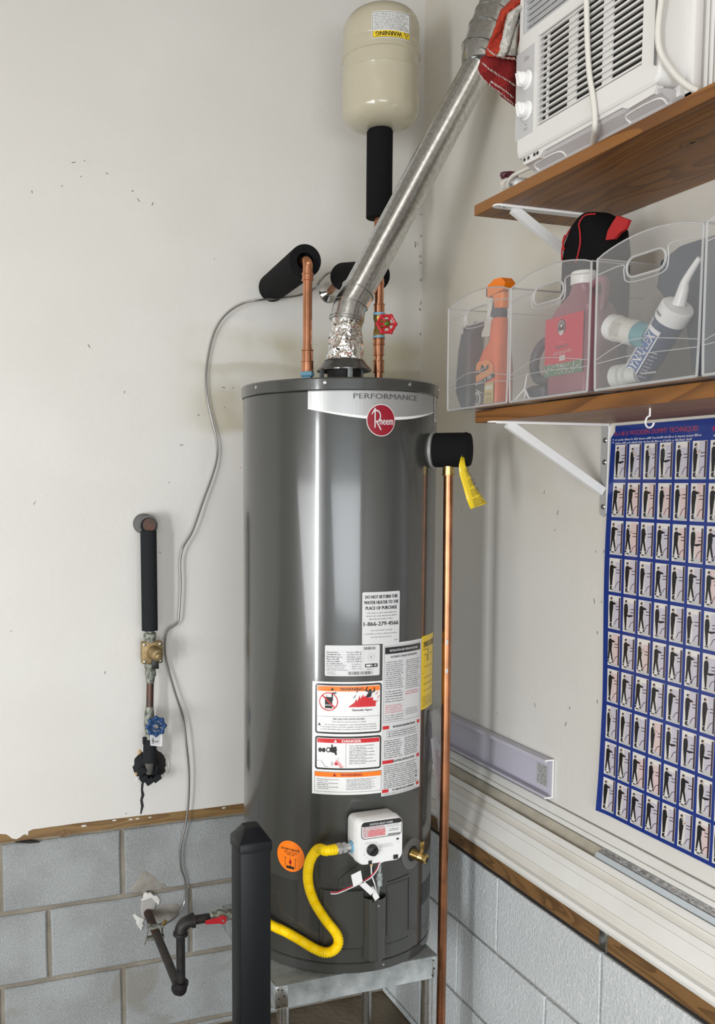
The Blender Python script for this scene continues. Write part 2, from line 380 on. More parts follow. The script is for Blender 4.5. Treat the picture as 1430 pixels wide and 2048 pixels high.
# ------------------------------------------------------------------ printed sheets (flat print on stickers, posters, panels)
_tc = {}
def text2d(s):
    if s in _tc: return _tc[s]
    cu = bpy.data.curves.new('t', 'FONT'); cu.body = s; cu.size = 1.0; cu.resolution_u = 2; cu.fill_mode = 'FRONT'
    o = bpy.data.objects.new('t', cu); col.objects.link(o)
    bpy.context.view_layer.update()
    me = o.evaluated_get(bpy.context.evaluated_depsgraph_get()).to_mesh()
    vs = [(v.co.x, v.co.y) for v in me.vertices]; fs = [tuple(p.vertices) for p in me.polygons]
    o.evaluated_get(bpy.context.evaluated_depsgraph_get()).to_mesh_clear()
    bpy.data.objects.remove(o); bpy.data.curves.remove(cu)
    _tc[s] = (vs, fs); return _tc[s]
class Sheet:
    def __init__(s, step=0.012, ystep=None): s.v = []; s.f = []; s.cols = []; s.step = step; s.ystep = ystep
    def _add(s, vs, fs, color, lay):
        if color not in s.cols: s.cols.append(color)
        ci = s.cols.index(color); b = len(s.v)
        s.v += [(x, y, lay) for x, y in vs]; s.f += [(tuple(b+i for i in f), ci) for f in fs]
        return s
    def rect(s, x0, y0, x1, y1, c, lay=1):
        if s.ystep and abs(y1-y0) > s.ystep*1.5:
            m = int(abs(y1-y0)/s.ystep)+1
            for j in range(m): s.rect(x0, y0+(y1-y0)*j/m, x1, y0+(y1-y0)*(j+1)/m, c, lay)
            return s
        n = max(1, int(abs(x1-x0)/s.step)); vs = []; fs = []
        for i in range(n+1):
            x = x0+(x1-x0)*i/n; vs += [(x, y0), (x, y1)]
        for i in range(n): fs.append((2*i, 2*i+2, 2*i+3, 2*i+1))
        return s._add(vs, fs, c, lay)
    def rrect(s, x0, y0, x1, y1, r, c, lay=1):
        s.rect(x0+r, y0, x1-r, y1, c, lay)
        for xa, xb, sg in ((x0, x0+r, -1), (x1-r, x1, 1)):
            pts = []
            cxx = x0+r if sg < 0 else x1-r
            for k in range(7):
                a = math.pi/2*k/6; pts.append((cxx+sg*r*math.sin(a), y1-r+r*math.cos(a)))
            for k in range(7):
                a = math.pi/2*k/6; pts.append((cxx+sg*r*math.cos(a), y0+r-r*math.sin(a)))
            s._add(pts, [tuple(range(len(pts)))], c, lay)
        return s
    def poly(s, pts, c, lay=1): return s._add(pts, [tuple(range(len(pts)))], c, lay)
    def frame(s, x0, y0, x1, y1, t, c, lay=1):
        s.rect(x0, y0, x1, y0+t, c, lay).rect(x0, y1-t, x1, y1, c, lay).rect(x0, y0+t, x0+t, y1-t, c, lay).rect(x1-t, y0+t, x1, y1-t, c, lay); return s
    def disc(s, x, y, r, c, lay=1, n=28, sy=1.0):
        if r < 0.012: return s.poly([(x+r*math.cos(2*math.pi*k/n), y+sy*r*math.sin(2*math.pi*k/n)) for k in range(n)], c, lay)
        vs = []; fs = []; m = n//2
        for k in range(1, m):
            a = math.pi*k/m; vs += [(x-r*math.cos(a), y-sy*r*math.sin(a)), (x-r*math.cos(a), y+sy*r*math.sin(a))]
        for k in range(m-2): fs.append((2*k, 2*k+2, 2*k+3, 2*k+1))
        b = len(vs); vs += [(x-r, y), (x+r, y)]; fs += [(b, 0, 1), (b+1, b-1, b-2)]
        return s._add(vs, fs, c, lay)
    def ring(s, x, y, r0, r1, c, lay=1, n=32, a0=0, a1=2*math.pi, sy=1.0):
        vs = []; fs = []
        for k in range(n+1):
            a = a0+(a1-a0)*k/n; vs += [(x+r0*math.cos(a), y+sy*r0*math.sin(a)), (x+r1*math.cos(a), y+sy*r1*math.sin(a))]
        for k in range(n): fs.append((2*k, 2*k+2, 2*k+3, 2*k+1))
        return s._add(vs, fs, c, lay)
    def line(s, p, q, wd, c, lay=1):
        dx, dy = q[0]-p[0], q[1]-p[1]; L = math.hypot(dx, dy) or 1; nx, ny = -dy/L*wd/2, dx/L*wd/2
        return s.poly([(p[0]+nx, p[1]+ny), (p[0]-nx, p[1]-ny), (q[0]-nx, q[1]-ny), (q[0]+nx, q[1]+ny)], c, lay)
    def text(s, t, x, y, h, c='black', lay=2, width=None, align='c', bold=0.0, rot=0.0, flip=False):
        """x,y = centre of text (align c) or left middle (align l); h = cap height"""
        vs, fs = text2d(t)
        if not vs: return s
        xs = [v[0] for v in vs]; ys = [v[1] for v in vs]; x0, x1 = min(xs), max(xs); y0, y1 = 0.0, 0.7
        if all(ord(ch) > 0x3000 for ch in t): y0, y1 = min(ys), max(ys)
        ky = h/(y1-y0); kx = ky if width is None else width/(x1-x0)
        if align == 'l': ox = 0
        else: ox = -(x1-x0)*kx/2
        ca, sa = math.cos(rot), math.sin(rot)
        for dx in ([0] if not bold else [-bold, bold]):
            out = []
            for a, b in vs:
                X = (a-x0)*kx+ox+dx; Y = (b-(y0+y1)/2)*ky
                if flip: X, Y = -X, -Y
                out.append((x+X*ca-Y*sa, y+X*sa+Y*ca))
            s._add(out, fs, c, lay)
        return s
    def small(s, x0, y0, x1, y1, n, c='grey', lay=2, fill=0.5, seed=0, last=1.0, justify=False):
        """lines of print too small to read: word-sized dashes"""
        rng = random.Random(seed+int(x0*1e4)+int(y1*1e4)); p = (y1-y0)/n; h = p*fill
        for i in range(n):
            y = y1-p*(i+0.75); x = x0; xe = x1-(0 if justify else rng.random()*0.15*(x1-x0))
            if i == n-1: xe = x0+(x1-x0)*last
            while x < xe-h*0.8:
                wd = min(h*rng.choice((1.2, 2.0, 2.8, 3.6, 4.5)), xe-x)
                q = 0
                while q < wd-h*0.2:
                    lw = h*0.34; hh = h*rng.choice((0.62, 0.62, 1.0)); s.poly([(x+q, y), (x+q+lw, y), (x+q+lw, y+hh), (x+q, y+hh)], c, lay); q += h*0.58
                x += wd+h*0.6
        return s
    def barcode(s, x0, y0, x1, y1, c='black', lay=2, seed=1, vertical=False):
        rng = random.Random(seed); a, b = (y0, y1) if vertical else (x0, x1); u = (b-a)/60; p = a
        while p < b-u:
            wd = u*rng.choice((0.8, 1.6, 2.2))
            if vertical: s.poly([(x0, p), (x1, p), (x1, p+wd), (x0, p+wd)], c, lay)
            else: s.poly([(p, y0), (p+wd, y0), (p+wd, y1), (p, y1)], c, lay)
            p += wd+u*rng.choice((0.8, 1.2, 2.0))
        return s
    def build(s, name, mp, parent=None, off=0.00035, thick=None):
        me = bpy.data.meshes.new(name)
        me.from_pydata([tuple(mp(x, y, 0.0004+l*off)) for x, y, l in s.v], [], [f for f, _ in s.f])
        for c in s.cols: me.materials.append(INK[c] if isinstance(c, str) else c)
        me.polygons.foreach_set('material_index', [c for _, c in s.f]); me.update()
        o = bpy.data.objects.new(name, me); link(o, parent); return o
def on_cyl(a0deg, z0, r=TR):
    return lambda x, y, l: cylP(R_(a0deg)+x/r, z0+y, r+l)
def plane_map(o, ex, ey, n):
    o, ex, ey, n = Vector(o), Vector(ex), Vector(ey), Vector(n)
    return lambda x, y, l: o+ex*x+ey*y+n*l
# ================================================================== SETTING
def struct(mb, name, m, parent=None, **k):
    o = mb.build(name, m, parent, **k)
    if parent is None: o['kind'] = 'structure'
    return o
XR = -0.105          # face of the block wall on the right
J1, J2, J3 = 0.431, 0.2276, 0.025
ZB0, ZB1 = 0.629, 0.659
mb = MB(); mb.box((-5.6, -6.6, -0.1), (0.2, 0.2, 0.0)); floor = struct(mb, 'floor', M_FLOOR)
mb = MB(); mb.box((-5.6, -6.6, 3.0), (0.2, 0.2, 3.1)); struct(mb, 'ceiling', M_CEIL)
# back wall: mortar backing + drywall panel + blocks
mb = MB(); mb.box((-5.5, 0.008, 0), (0.1, 0.12, 0.64)); mb.box((-5.5, 0.03, 0.64), (0.1, 0.12, 3.0))
wall_back = struct(mb, 'wall_back', M_MORT)
jag = [(-5.5, ZB1+0.004), (-1.30, ZB1+0.002)]
for px, py in [(0, 1668), (12, 1668.5), (18, 1672), (24, 1677), (33, 1678.5), (40, 1675), (46, 1670), (50, 1668.5), (56, 1671), (57, 1662.5), (66, 1658.5), (80, 1657), (100, 1654), (120, 1651.5), (150, 1647), (180, 1643.5), (240, 1636.2), (283, 1631), (300, 1629.5), (360, 1622.5), (420, 1615.5), (478, 1607.7)]:
    p = PY(px, py, 0.0); jag.append((p.x, p.z))
jag += [(0.0, ZB1+0.002)]
mb = MB(); mb.prism([(x, 0.0, z) for x, z in jag+[(0.0, 3.0), (-5.5, 3.0)]], (0, 0.016, 0))
mb.build('drywall_panel', M_DWB, wall_back, smooth=False)
rng = random.Random(7)
def block(x0, x1, z0, z1, plane, parent, m, depth=0.03, g=0.0045, chamf=0.004):
    """one masonry block, front face towards -y (plane 'back') or -x (plane 'right')"""
    if plane == 'back': g = 0.0062
    else: chamf = 0.0022
    x0 += g*(1 if plane == 'back' else 0.55); x1 -= g*(1 if plane == 'back' else 0.55); z0 += g; z1 -= g
    def edge(n, fa): return [fa(i/n) for i in range(n)]
    out = edge(6, lambda t: (x0+(x1-x0)*t, z0)) + edge(3, lambda t: (x1, z0+(z1-z0)*t)) + edge(6, lambda t: (x1-(x1-x0)*t, z1)) + edge(3, lambda t: (x0, z1-(z1-z0)*t))
    J = [(a+rng.uniform(-1, 1)*0.0012, b+rng.uniform(-1, 1)*0.0012) for a, b in out]
    cx, cz = (x0+x1)/2, (z0+z1)/2
    def inset(L, d): return [(a+(d if a < cx else -d)*(1 if abs(abs(a-cx)-(x1-x0)/2) < 0.004 else 0), b+(d if b < cz else -d)*(1 if abs(abs(b-cz)-(z1-z0)/2) < 0.004 else 0)) for a, b in L]
    P = (lambda a, b, d: (a, d, b)) if plane == 'back' else (lambda a, b, d: (XR+d, a, b))
    mb = MB(); n = len(J)
    A = [mb.bm.verts.new(P(a, b, depth)) for a, b in J]; B = [mb.bm.verts.new(P(a, b, chamf)) for a, b in J]; Cc = [mb.bm.verts.new(P(a, b, 0.0+rng.uniform(0, 0.0006))) for a, b in inset(J, chamf)]
    for X_, Y_ in ((A, B), (B, Cc)):
        for k in range(n): mb.bm.faces.new((X_[k], X_[(k+1) % n], Y_[(k+1) % n], Y_[k]))
    mb.bm.faces.new(Cc)
    return mb.build('block', m, parent, smooth=False)
def course(z0, z1, xs, plane, parent, m):
    for a, b in zip(xs[:-1], xs[1:]): block(a, b, z0, z1, plane, parent, m)
course(J1, ZB0-0.001, [-1.64, -1.235, -0.909, -0.505, -0.105], 'back', wall_back, M_BLK)
course(J2, J1, [-1.52, -1.113, -0.716, -0.31, -0.105], 'back', wall_back, M_BLK)
course(J3, J2, [-1.64, -1.239, -0.911, -0.505, -0.105], 'back', wall_back, M_BLK)
course(0.0, J3, [-1.52, -1.113, -0.716, -0.31, -0.105], 'back', wall_back, M_BLK)
mb = MB(); mb.prism([(-5.5, 0.002, ZB0), (0.0, 0.002, ZB0), (0.0, 0.002, ZB1+0.02), (-5.5, 0.002, ZB1+0.02)], (0, 0.03, 0)); trim1 = struct(mb, 'trim_1', M_SILLB, smooth=False)
# knot and dings on the back board
sh = Sheet(); p = PY(128, 1666, 0.002)
for r, c in ((0.017, M_SILL), (0.012, M_SILLB), (0.008, M_SILL)): sh.disc(p.x, p.z, r, c, lay=1+int((0.02-r)*200), sy=0.55)
sh.build('wood_knot', plane_map((0, 0.002, 0), (1, 0, 0), (0, 0, 1), (0, -1, 0)), trim1, off=0.0003)
for px, py, r in ((168, 1652, 0.005), (300, 1635, 0.003), (262, 1639, 0.004), (275, 1637.5, 0.004), (448, 1616, 0.004), (229, 1641, 0.004)):
    mb = MB(); p = PY(px, py, 0.0); mb.sphere((p.x, 0.001, p.z), r, seg=10, scale=(1.6, 0.35, 0.6)); mb.build('plaster_splash', M_PLAST, trim1)
mb = MB(); p = [PY(30, 1685, -.004), PY(60, 1681.5, -.006), PY(81, 1684.5, -.008), PY(60, 1687, -.004)]; mb.prism(p, (0, 0.006, 0)); mb.build('splinter', M_DARK, trim1, smooth=False)
# right wall
mb = MB(); mb.box((0.0, -6.5, 0.60), (0.12, 0.03, 3.0)); wall_right = struct(mb, 'wall_right', M_DWR, smooth=False)
mb = MB(); mb.box((XR+0.008, -6.5, 0), (0.0, 0.008, 0.628)); mb.build('mortar_backing', M_MORTR, wall_right, smooth=False)
def courseR(z0, z1, ys):
    for a, b in zip(ys[:-1], ys[1:]): block(a, b, z0, z1, 'right', wall_right, M_BLKR)
courseR(J1, ZB0-0.003, [-2.18, -1.78, -1.38, -0.992, -0.616, -0.24, 0.0])
courseR(J2, J1, [-2.0, -1.60, -1.20, -0.811, -0.435, -0.06, 0.0])
courseR(J3, J2, [-1.78, -1.38, -0.992, -0.616, -0.24, 0.0])
courseR(0.0, J3, [-1.60, -1.20, -0.811, -0.435, 0.0])
mb = MB(); mb.box((XR-0.001, -6.4, 0.634), (-0.002, 0.002, 0.672), bev=0.002); trim2 = struct(mb, 'trim_2', M_SILL, smooth=False)
mb = MB(); mb.box((XR+0.006, -6.4, 0.622), (-0.01, 0.002, 0.634)); mb.build('dark_gap_strip', M_DARK, trim2, smooth=False)
# metal strap over the sill
mb = MB(); y0 = PX(1206, 1880, XR-0.002).y
mb.box((XR-0.003, y0-0.013, 0.634), (XR-0.0012, y0+0.011, 0.671), bev=0.0006)
mb.tube([(XR-0.003, y0-0.013, 0.632), (XR-0.005, y0-0.0135, 0.645), (XR-0.004, y0-0.014, 0.660), (XR-0.001, y0-0.018, 0.671)], 0.0012, 8)
tag(mb.build('sill_strap', M_GALV), 'short galvanised metal strap wrapped over the brown sill board', 'strap')
# room behind the camera (unseen garage, its door assumed open)
mb = MB(); mb.box((-5.6, -6.5, 0), (-5.5, 0.1, 3.0)); struct(mb, 'wall_left', M_DWB, smooth=False)
mb = MB(); mb.box((-5.6, -6.6, 0), (-4.8, -6.5, 3.0)); mb.box((-0.4, -6.6, 0), (0.12, -6.5, 3.0)); mb.box((-4.8, -6.6, 2.25), (-0.4, -6.5, 3.0))
struct(mb, 'wall_front', M_DWR, smooth=False)
# ---- damage on the back wall: hole, crack, specks
def irregular(cx, cz, r, n, jit, seed, sx=1.0, sz=1.0):
    rr = random.Random(seed); return [(cx+sx*r*(1+rr.uniform(-jit, jit))*math.cos(2*math.pi*k/n), cz+sz*r*(1+rr.uniform(-jit, jit))*math.sin(2*math.pi*k/n)) for k in range(n)]
BW = plane_map((0, 0, 0), (1, 0, 0), (0, 0, 1), (0, -1, 0)); RW = plane_map((0, 0, 0), (0, -1, 0), (0, 0, 1), (-1, 0, 0))
h = PY(298, 1533, 0)
mb = MB(); mb.prism([(x, -0.0006, z) for x, z in irregular(h.x+0.004, h.z+0.004, 0.046, 26, 0.13, 3)], (0, 0.001, 0))
mb.build('wall_hole', M_DARK, wall_back, smooth=False)
mb = MB(); rr = random.Random(5)
for k in range(26):
    a = rr.uniform(0, 2*math.pi); r = 0.050+rr.uniform(-.004, .004); mb.sphere((h.x+0.004+r*math.cos(a), -0.002, h.z+0.004+r*math.sin(a)), rr.uniform(0.003, 0.0062), seg=8, scale=(1, 0.35, 1.4), mi=1 if (2.2 < a < 4.0 and k % 2) else 0)
mb.build('broken_plaster', [M_PLAST, M_SPRAYF], wall_back)
pts = [(285, 1566), (284, 1580), (286, 1590), (283, 1600), (285, 1612), (281.5, 1628)]
L = []; Rr = []
for i, (x, y) in enumerate(pts):
    p = PY(x, y, 0); wd = (0.004, 0.0035, 0.005, 0.004, 0.0045, 0.002)[i]; L.append((p.x-wd, p.z)); Rr.append((p.x+wd*0.8, p.z))
sh = Sheet(); sh.poly(L+Rr[::-1], M_DARK)
for i, (x, y) in enumerate([(252, 1627), (64, 384), (147, 325), (169, 321.5), (265, 382), (277, 400), (162, 353), (214, 347), (305, 408), (124, 372), (249, 784), (363, 890), (338, 965), (397, 830), (178, 692), (449, 815), (320, 1105), (69, 1006), (22, 1262), (210, 1345), (447, 775), (466, 776), (330, 1300)]):
    p = PY(x, y, 0); a = (i*1.7) % 3.1; l_ = 0.002+(i % 3)*0.0015; sh.line((p.x-l_*math.cos(a), p.z-l_*math.sin(a)), (p.x+l_*math.cos(a), p.z+l_*math.sin(a)), 0.0016, 'dgrey')
rr = random.Random(12)
for cx_, cy_, s_, n_ in ((833, 486, 4.5, 9), (845, 474, 2.5, 3), (843, 512, 4, 6), (843, 525, 2, 4), (843, 560, 2, 5), (844, 605, 4, 7), (838, 618, 4, 5), (841, 668, 2, 5), (845, 430, 2.5, 3), (832, 492, 3, 5), (844, 752, 1.5, 3)):
    for k in range(n_):
        p = PY(min(cx_, 842)+rr.uniform(-s_, s_)*0.8, cy_+rr.uniform(-s_, s_), 0); a = rr.uniform(0, 3); l_ = rr.uniform(0.0008, 0.0026)
        sh.line((p.x-l_*math.cos(a), p.z-l_*math.sin(a)), (p.x+l_*math.cos(a), p.z+l_*math.sin(a)), 0.0013, mat('speck_brown', (0.16, 0.12, 0.08), 0.9))
sh.build('wall_marks', BW, wall_back)
sh = Sheet()
for i, (x, y) in enumerate([(1192, 1103), (1208, 1103), (1189, 1202), (1204, 1204), (1089, 985), (1116, 1025), (923, 1020), (1140, 1416), (1132, 1448), (995, 1427), (1195, 1403), (1070, 1410), (1110, 1060), (1195, 1265)]):
    p = PX(x, y, 0); a = 1.2+(i % 4)*0.3; l_ = 0.002+(i % 3)*0.0018; sh.line((-p.y-l_*math.cos(a), p.z-l_*math.sin(a)), (-p.y+l_*math.cos(a), p.z+l_*math.sin(a)), 0.0016, 'dgrey')
sh.build('wall_marks', RW, wall_right)
# patch of mortar where the gas pipe leaves the wall
mb = MB(); g0 = PY(297, 1825, 0)
def blob(mb, pts, y, th, mi=0):
    r9 = random.Random(len(pts)+int(th*1e5)); q9 = []
    for (x1_, y1_), (x2_, y2_) in zip(pts, pts[1:]+pts[:1]):
        for k in range(4): q9.append((x1_+(x2_-x1_)*k/4+r9.uniform(-1.6, 1.6)*(mi == 2 or mi == 1), y1_+(y2_-y1_)*k/4+r9.uniform(-1.4, 1.4)*(mi == 2 or mi == 1)))
    P = [PY(x, y_, 0) for x, y_ in q9]; c = sum(P, V(0, 0, 0))/len(P)
    n = len(P); A = [mb.bm.verts.new((p.x, y+0.0005, p.z)) for p in P]; B = [mb.bm.verts.new((p.x+(c.x-p.x)*0.12, y-th, p.z+(c.z-p.z)*0.12)) for p in P]; q = mb.bm.verts.new((c.x, y-th*1.3, c.z))
    for k in range(n):
        f = mb.bm.faces.new((A[k], A[(k+1) % n], B[(k+1) % n], B[k])); f.material_index = mi
        f = mb.bm.faces.new((B[k], B[(k+1) % n], q)); f.material_index = mi
blob(mb, [(283, 1800), (290, 1793), (300, 1790), (308, 1791), (314, 1800), (311, 1811), (310, 1818), (300, 1822), (294, 1834), (287, 1837), (284, 1834), (281, 1818)], 0, 0.004, 0)
blob(mb, [(311, 1817), (330, 1808), (352, 1806), (364, 1815), (355, 1830), (343, 1842), (320, 1843), (300, 1838), (296, 1828)], 0, 0.0025, 2)
blob(mb, [(283, 1801), (288, 1790), (286, 1784), (300, 1784), (305, 1788), (317, 1792), (321, 1800), (316, 1810), (314, 1803), (307, 1790), (298, 1789), (290, 1792)], 0, 0.005, 1)
blob(mb, [(264, 1830), (272, 1828), (280, 1834), (288, 1836), (286, 1850), (283, 1862), (278, 1856), (272, 1842)], 0, 0.004, 1)
M_DAMP = mat('damp_mortar', (0.26, 0.235, 0.20), 0.8, var=(0.34, 0.325, 0.30), vscale=30)
blob(mb, [(258, 1780), (272, 1762), (286, 1738), (297, 1744), (310, 1753), (318, 1764), (332, 1768), (336, 1772), (318, 1778), (290, 1782), (270, 1786)], 0, 0.0008, 2)
mb.build('pipe_patch', [M_MUD, M_PLAST, M_DAMP], wall_back)
# ================================================================== WATER HEATER
Z0, Z1 = 0.4855, 1.8065
heater = thing('water_heater', (TC[0], TC[1], Z0), 'tall grey cylindrical gas water heater on the galvanised stand', 'water heater')
mb = MB(); mb.lathe([(TR-0.006, Z0), (TR-0.001, Z0+0.002), (TR-0.001, Z0+0.022), (TR-0.003, Z0+0.024), (TR, Z0+0.027), (TR, Z1-0.026), (TR, Z1-0.02)], (TC[0], TC[1], 0), seg=128, capb=True, capt=True)
mb.build('tank_jacket', M_TANK, heater)
mb = MB(); mb.lathe([(TR+0.001, Z1-0.027), (TR+0.0035, Z1-0.025), (TR+0.004, Z1-0.003), (TR+0.001, Z1), (TR-0.02, Z1+0.001), (0.0001, Z1+0.006)], (TC[0], TC[1], 0), seg=128, capb=False, capt=False)
cap = mb.build('top_cap', M_TANK, heater)
for a in (-53, -7.7, 41, 80):
    mb = MB(); p = cylP(R_(a), Z1-0.011, TR+0.0035); n = (p-V(TC[0], TC[1], p.z)).normalized(); mb.lathe([(0.0042, 0), (0.004, 0.0015), (0.002, 0.0025)], p, n, seg=12); mb.build('screw', M_STEEL, cap)
mb = MB()
mb.lathe([(TR+0.0004, Z0+0.0235), (TR+0.0009, Z0+0.0245), (TR+0.0004, Z0+0.0255)], (TC[0], TC[1], 0), seg=96, capb=False, capt=False)
mb.build('jacket_seam', M_SEAM, heater); mb = MB()
mb.lathe([(TR-0.0002, Z1-0.030), (TR+0.0012, Z1-0.0285), (TR, Z1-0.027)], (TC[0], TC[1], 0), seg=96, capb=False, capt=False)
mb.build('jacket_seam', M_SEAM, heater)
mb = MB(); p = cylP(R_(28), Z0+0.013, TR-0.001); n = (p-V(TC[0], TC[1], p.z)).normalized(); mb.lathe([(0.003, 0), (0.0025, 0.0015)], p, n, seg=10); mb.build('screw', M_STEEL, heater)
def cylsheet(sh, name, a0, z0, off=0.0, mats=None): return sh.build(name, on_cyl(a0, z0, TR+off), heater)
deg = lambda d: R_(d)*TR
# --- brand plate
sh = Sheet(0.01); A0 = -17.1; Wd = deg(85.2); H = 0.0385
n = 40; top = []; bot = []
vs = []; fs = []
for i in range(n+1):
    x = Wd*i/n; dz = -0.0230*math.sin(math.pi*i/n); vs += [(x, 0), (x, -H+dz)]
for i in range(n): fs.append((2*i+1, 2*i+3, 2*i+2, 2*i))
sh._add(vs, fs, 'silver', 1)
vs = []
for i in range(n+1):
    x = Wd*i/n; dz = -0.0230*math.sin(math.pi*i/n); vs += [(x, -H+dz+0.0065*(0.35+math.sin(math.pi*i/n)*0.65)), (x, -H+dz)]
sh._add(vs, fs, 'white', 2)
for i in (0,): sh.rect(0, -0.0008, Wd, 0.0, 'lgrey', 2)
sh.text('PERFORMANCE', Wd/2+0.008, -0.0115, 0.0115, 'dgrey', 3, width=deg(40), bold=0.0003)
cylsheet(sh, 'brand_plate', A0, 1.779)
sh = Sheet(0.005); rb = 0.0335
sh.disc(0, 0, rb, 'white', 3, 48, sy=1.02).disc(0, 0, rb*0.955, 'dred', 4, 48, sy=1.02)
# the R, drawn as a thin swash letter, then heem
sh.line((-0.0145, 0.026), (-0.0145, -0.016), 0.0026, 'thermo', 5)
sh.ring(-0.0120, 0.0085, 0.0085, 0.0110, 'thermo', 5, a0=-1.4, a1=2.6, sy=1.25).line((-0.012, -0.001), (-0.0005, -0.0205), 0.0026, 'thermo', 5)
sh.line((-0.022, 0.012), (-0.0145, 0.0255), 0.0018, 'thermo', 5)
sh.text('heem', 0.0125, -0.001, 0.0165, 'thermo', 5, width=0.032, bold=0.0003)
cylsheet(sh, 'brand_badge', 23.0, 1.7165)
# --- barcode strip near the rim
sh = Sheet(); sh.rect(0, 0, deg(7.5), 0.0615, 'white', 1)
sh.barcode(0.004, 0.004, 0.013, 0.036, 'dgrey', 2, 4, True).barcode(0.016, 0.004, 0.024, 0.050, 'black', 2, 9, True).small(0.004, 0.038, 0.026, 0.058, 4, 'black')
cylsheet(sh, 'barcode_sticker', 69.4, 1.722)
# --- do not return sticker
sh = Sheet(); Wd = deg(22.9); H = 0.1145
sh.rrect(0, 0, Wd, H, 0.003, 'thermo', 3)
for i, t in enumerate(('DO NOT RETURN THIS', 'WATER HEATER TO THE', 'PLACE OF PURCHASE')): sh.text(t, Wd/2, H-0.0105-i*0.0122, 0.0074, 'black', 4, width=(0.078, 0.083, 0.076)[i], bold=0.0004)
for k in range(3): sh.small(0.009+(0.006 if k == 2 else 0), H-0.0480-k*0.0066, Wd-0.008-(0.010 if k == 2 else 0), H-0.0435-k*0.0066, 1, 'dgrey', 4, seed=k)
sh.text('1-866-279-4566', Wd/2, 0.0450, 0.0088, 'black', 4, width=0.084, bold=0.0005)
for k in range(3): sh.small(0.020-k % 2*0.014, 0.0285-k*0.0075, Wd-0.020+k % 2*0.014, 0.0325-k*0.0075, 1, 'dgrey', 4, seed=k+9)
sh.small(Wd-0.014, 0.005, Wd-0.004, 0.0085, 1, 'black', 4)
cylsheet(sh, 'return_notice_sticker', 13.15, 1.2325)
# --- rating plate
sh = Sheet(); Wd = deg(30.6); H = 0.0675
sh.rrect(0, 0, Wd, H, 0.003, 'thermo', 1)
sh.frame(0.003, 0.012, Wd-0.036, H-0.012, 0.0004, 'lgrey', 2)
for z in (0.047, 0.040, 0.030): sh.rect(0.003, z, Wd-0.036, z+0.0004, 'lgrey', 2)
sh.rect(0.056, 0.012, 0.0564, 0.030, 'lgrey', 2)
for i in range(6): sh.small(0.004, 0.0500-i*0.0049, 0.030+(i % 3)*0.004, 0.0545-i*0.0049, 1, 'black', 3, 0.6, seed=i)
for i in range(5): sh.small(0.048, 0.0500-i*0.0049, 0.080, 0.0545-i*0.0049, 1, 'dgrey', 3, 0.6, seed=i+20)
sh.small(0.004, 0.012, 0.050, 0.026, 4, 'grey', 3).small(0.059, 0.014, 0.083, 0.029, 3, 'grey', 3).small(0.004, 0.003, 0.026, 0.011, 3, 'grey', 3)
sh.barcode(0.050, 0.003, 0.107, 0.010, 'dgrey', 2, 3).barcode(Wd-0.037, H-0.010, Wd-0.010, H-0.004, 'dgrey', 2, 8)
sh.ring(Wd-0.0205, 0.041, 0.0075, 0.0083, 'lgrey', 2).ring(Wd-0.0205, 0.041, 0.0045, 0.0050, 'lgrey', 2).disc(Wd-0.0205, 0.041, 0.0013, 'black', 2)
sh.rrect(Wd-0.034, 0.0185, Wd-0.005, 0.0265, 0.002, 'black', 2).rect(Wd-0.0315, 0.0205, Wd-0.0215, 0.0245, 'white', 3).small(Wd-0.020, 0.0200, Wd-0.007, 0.025, 1, 'white', 3, 0.7, justify=True)
sh.small(Wd-0.030, 0.0125, Wd-0.012, 0.0165, 1, 'dgrey', 3)
cylsheet(sh, 'rating_plate', -7.0, 1.1635)
# --- big warning sheet, left part
sh = Sheet(0.006); Wd = deg(39.4); H = 0.252; wr = deg(30.0)
sh.rect(0, 0, Wd, H, 'white', 1)
# box 1
bx0, bx1 = 0.0065, Wd-0.002; b0, b1 = 0.1365, H-0.004
sh.rrect(bx0, b0, bx1, b1, 0.006, 'black', 2).rrect(bx0+0.004, b0+0.004, bx1-0.004, b1-0.004, 0.003, 'white', 3)
sh.rect(bx0+0.005, b1-0.0165, bx1-0.005, b1-0.0055, 'orange', 4)
sh.text('WARNING', (bx0+bx1)/2+0.006, b1-0.0113, 0.0062, 'black', 5, width=0.052, bold=0.0003).poly([(0.040, b1-0.0145), (0.048, b1-0.0145), (0.044, b1-0.0075)], 'black', 5)
fx, fz = 0.036, b0+0.072
sh.rect(fx-0.008, fz-0.015, fx+0.008, fz+0.010, 'black', 4).rect(fx-0.0045, fz+0.010, fx-0.0035, fz+0.0145, 'black', 4)
sh.line((fx+0.008, fz+0.002), (fx+0.008, fz+0.020), 0.003, 'black', 4).line((fx+0.0065, fz+0.0185), (fx+0.017, fz+0.0195), 0.003, 'black', 4)
sh.rect(fx-0.008, fz-0.0085, fx+0.008, fz-0.0070, 'white', 5)
sh.ring(fx, fz, 0.0185, 0.0205, 'red', 6).line((fx-0.0135, fz+0.0135), (fx+0.0135, fz-0.0135), 0.0028, 'red', 6)
gx, gz = 0.078, b0+0.060
fl = [(0, 0), (0.014, 0.010), (0.018, 0.018), (0.020, 0.012), (0.026, 0.026), (0.027, 0.018), (0.034, 0.028), (0.034, 0.022), (0.044, 0.026), (0.042, 0.020), (0.056, 0.020), (0.050, 0.014), (0.062, 0.013), (0.052, 0.007), (0.060, 0.005), (0.054, 0.0)]
for k in range(len(fl)-1):
    a, b = fl[k], fl[k+1]
    if b[0] > a[0]: sh.poly([(gx+a[0], gz), (gx+b[0], gz), (gx+b[0], gz+b[1]), (gx+a[0], gz+a[1])], 'red', 4+k % 2)
    else: sh.poly([(gx+b[0], gz), (gx+a[0], gz), (gx+a[0], gz+a[1]), (gx+b[0], gz+b[1])], 'red', 4+k % 2)
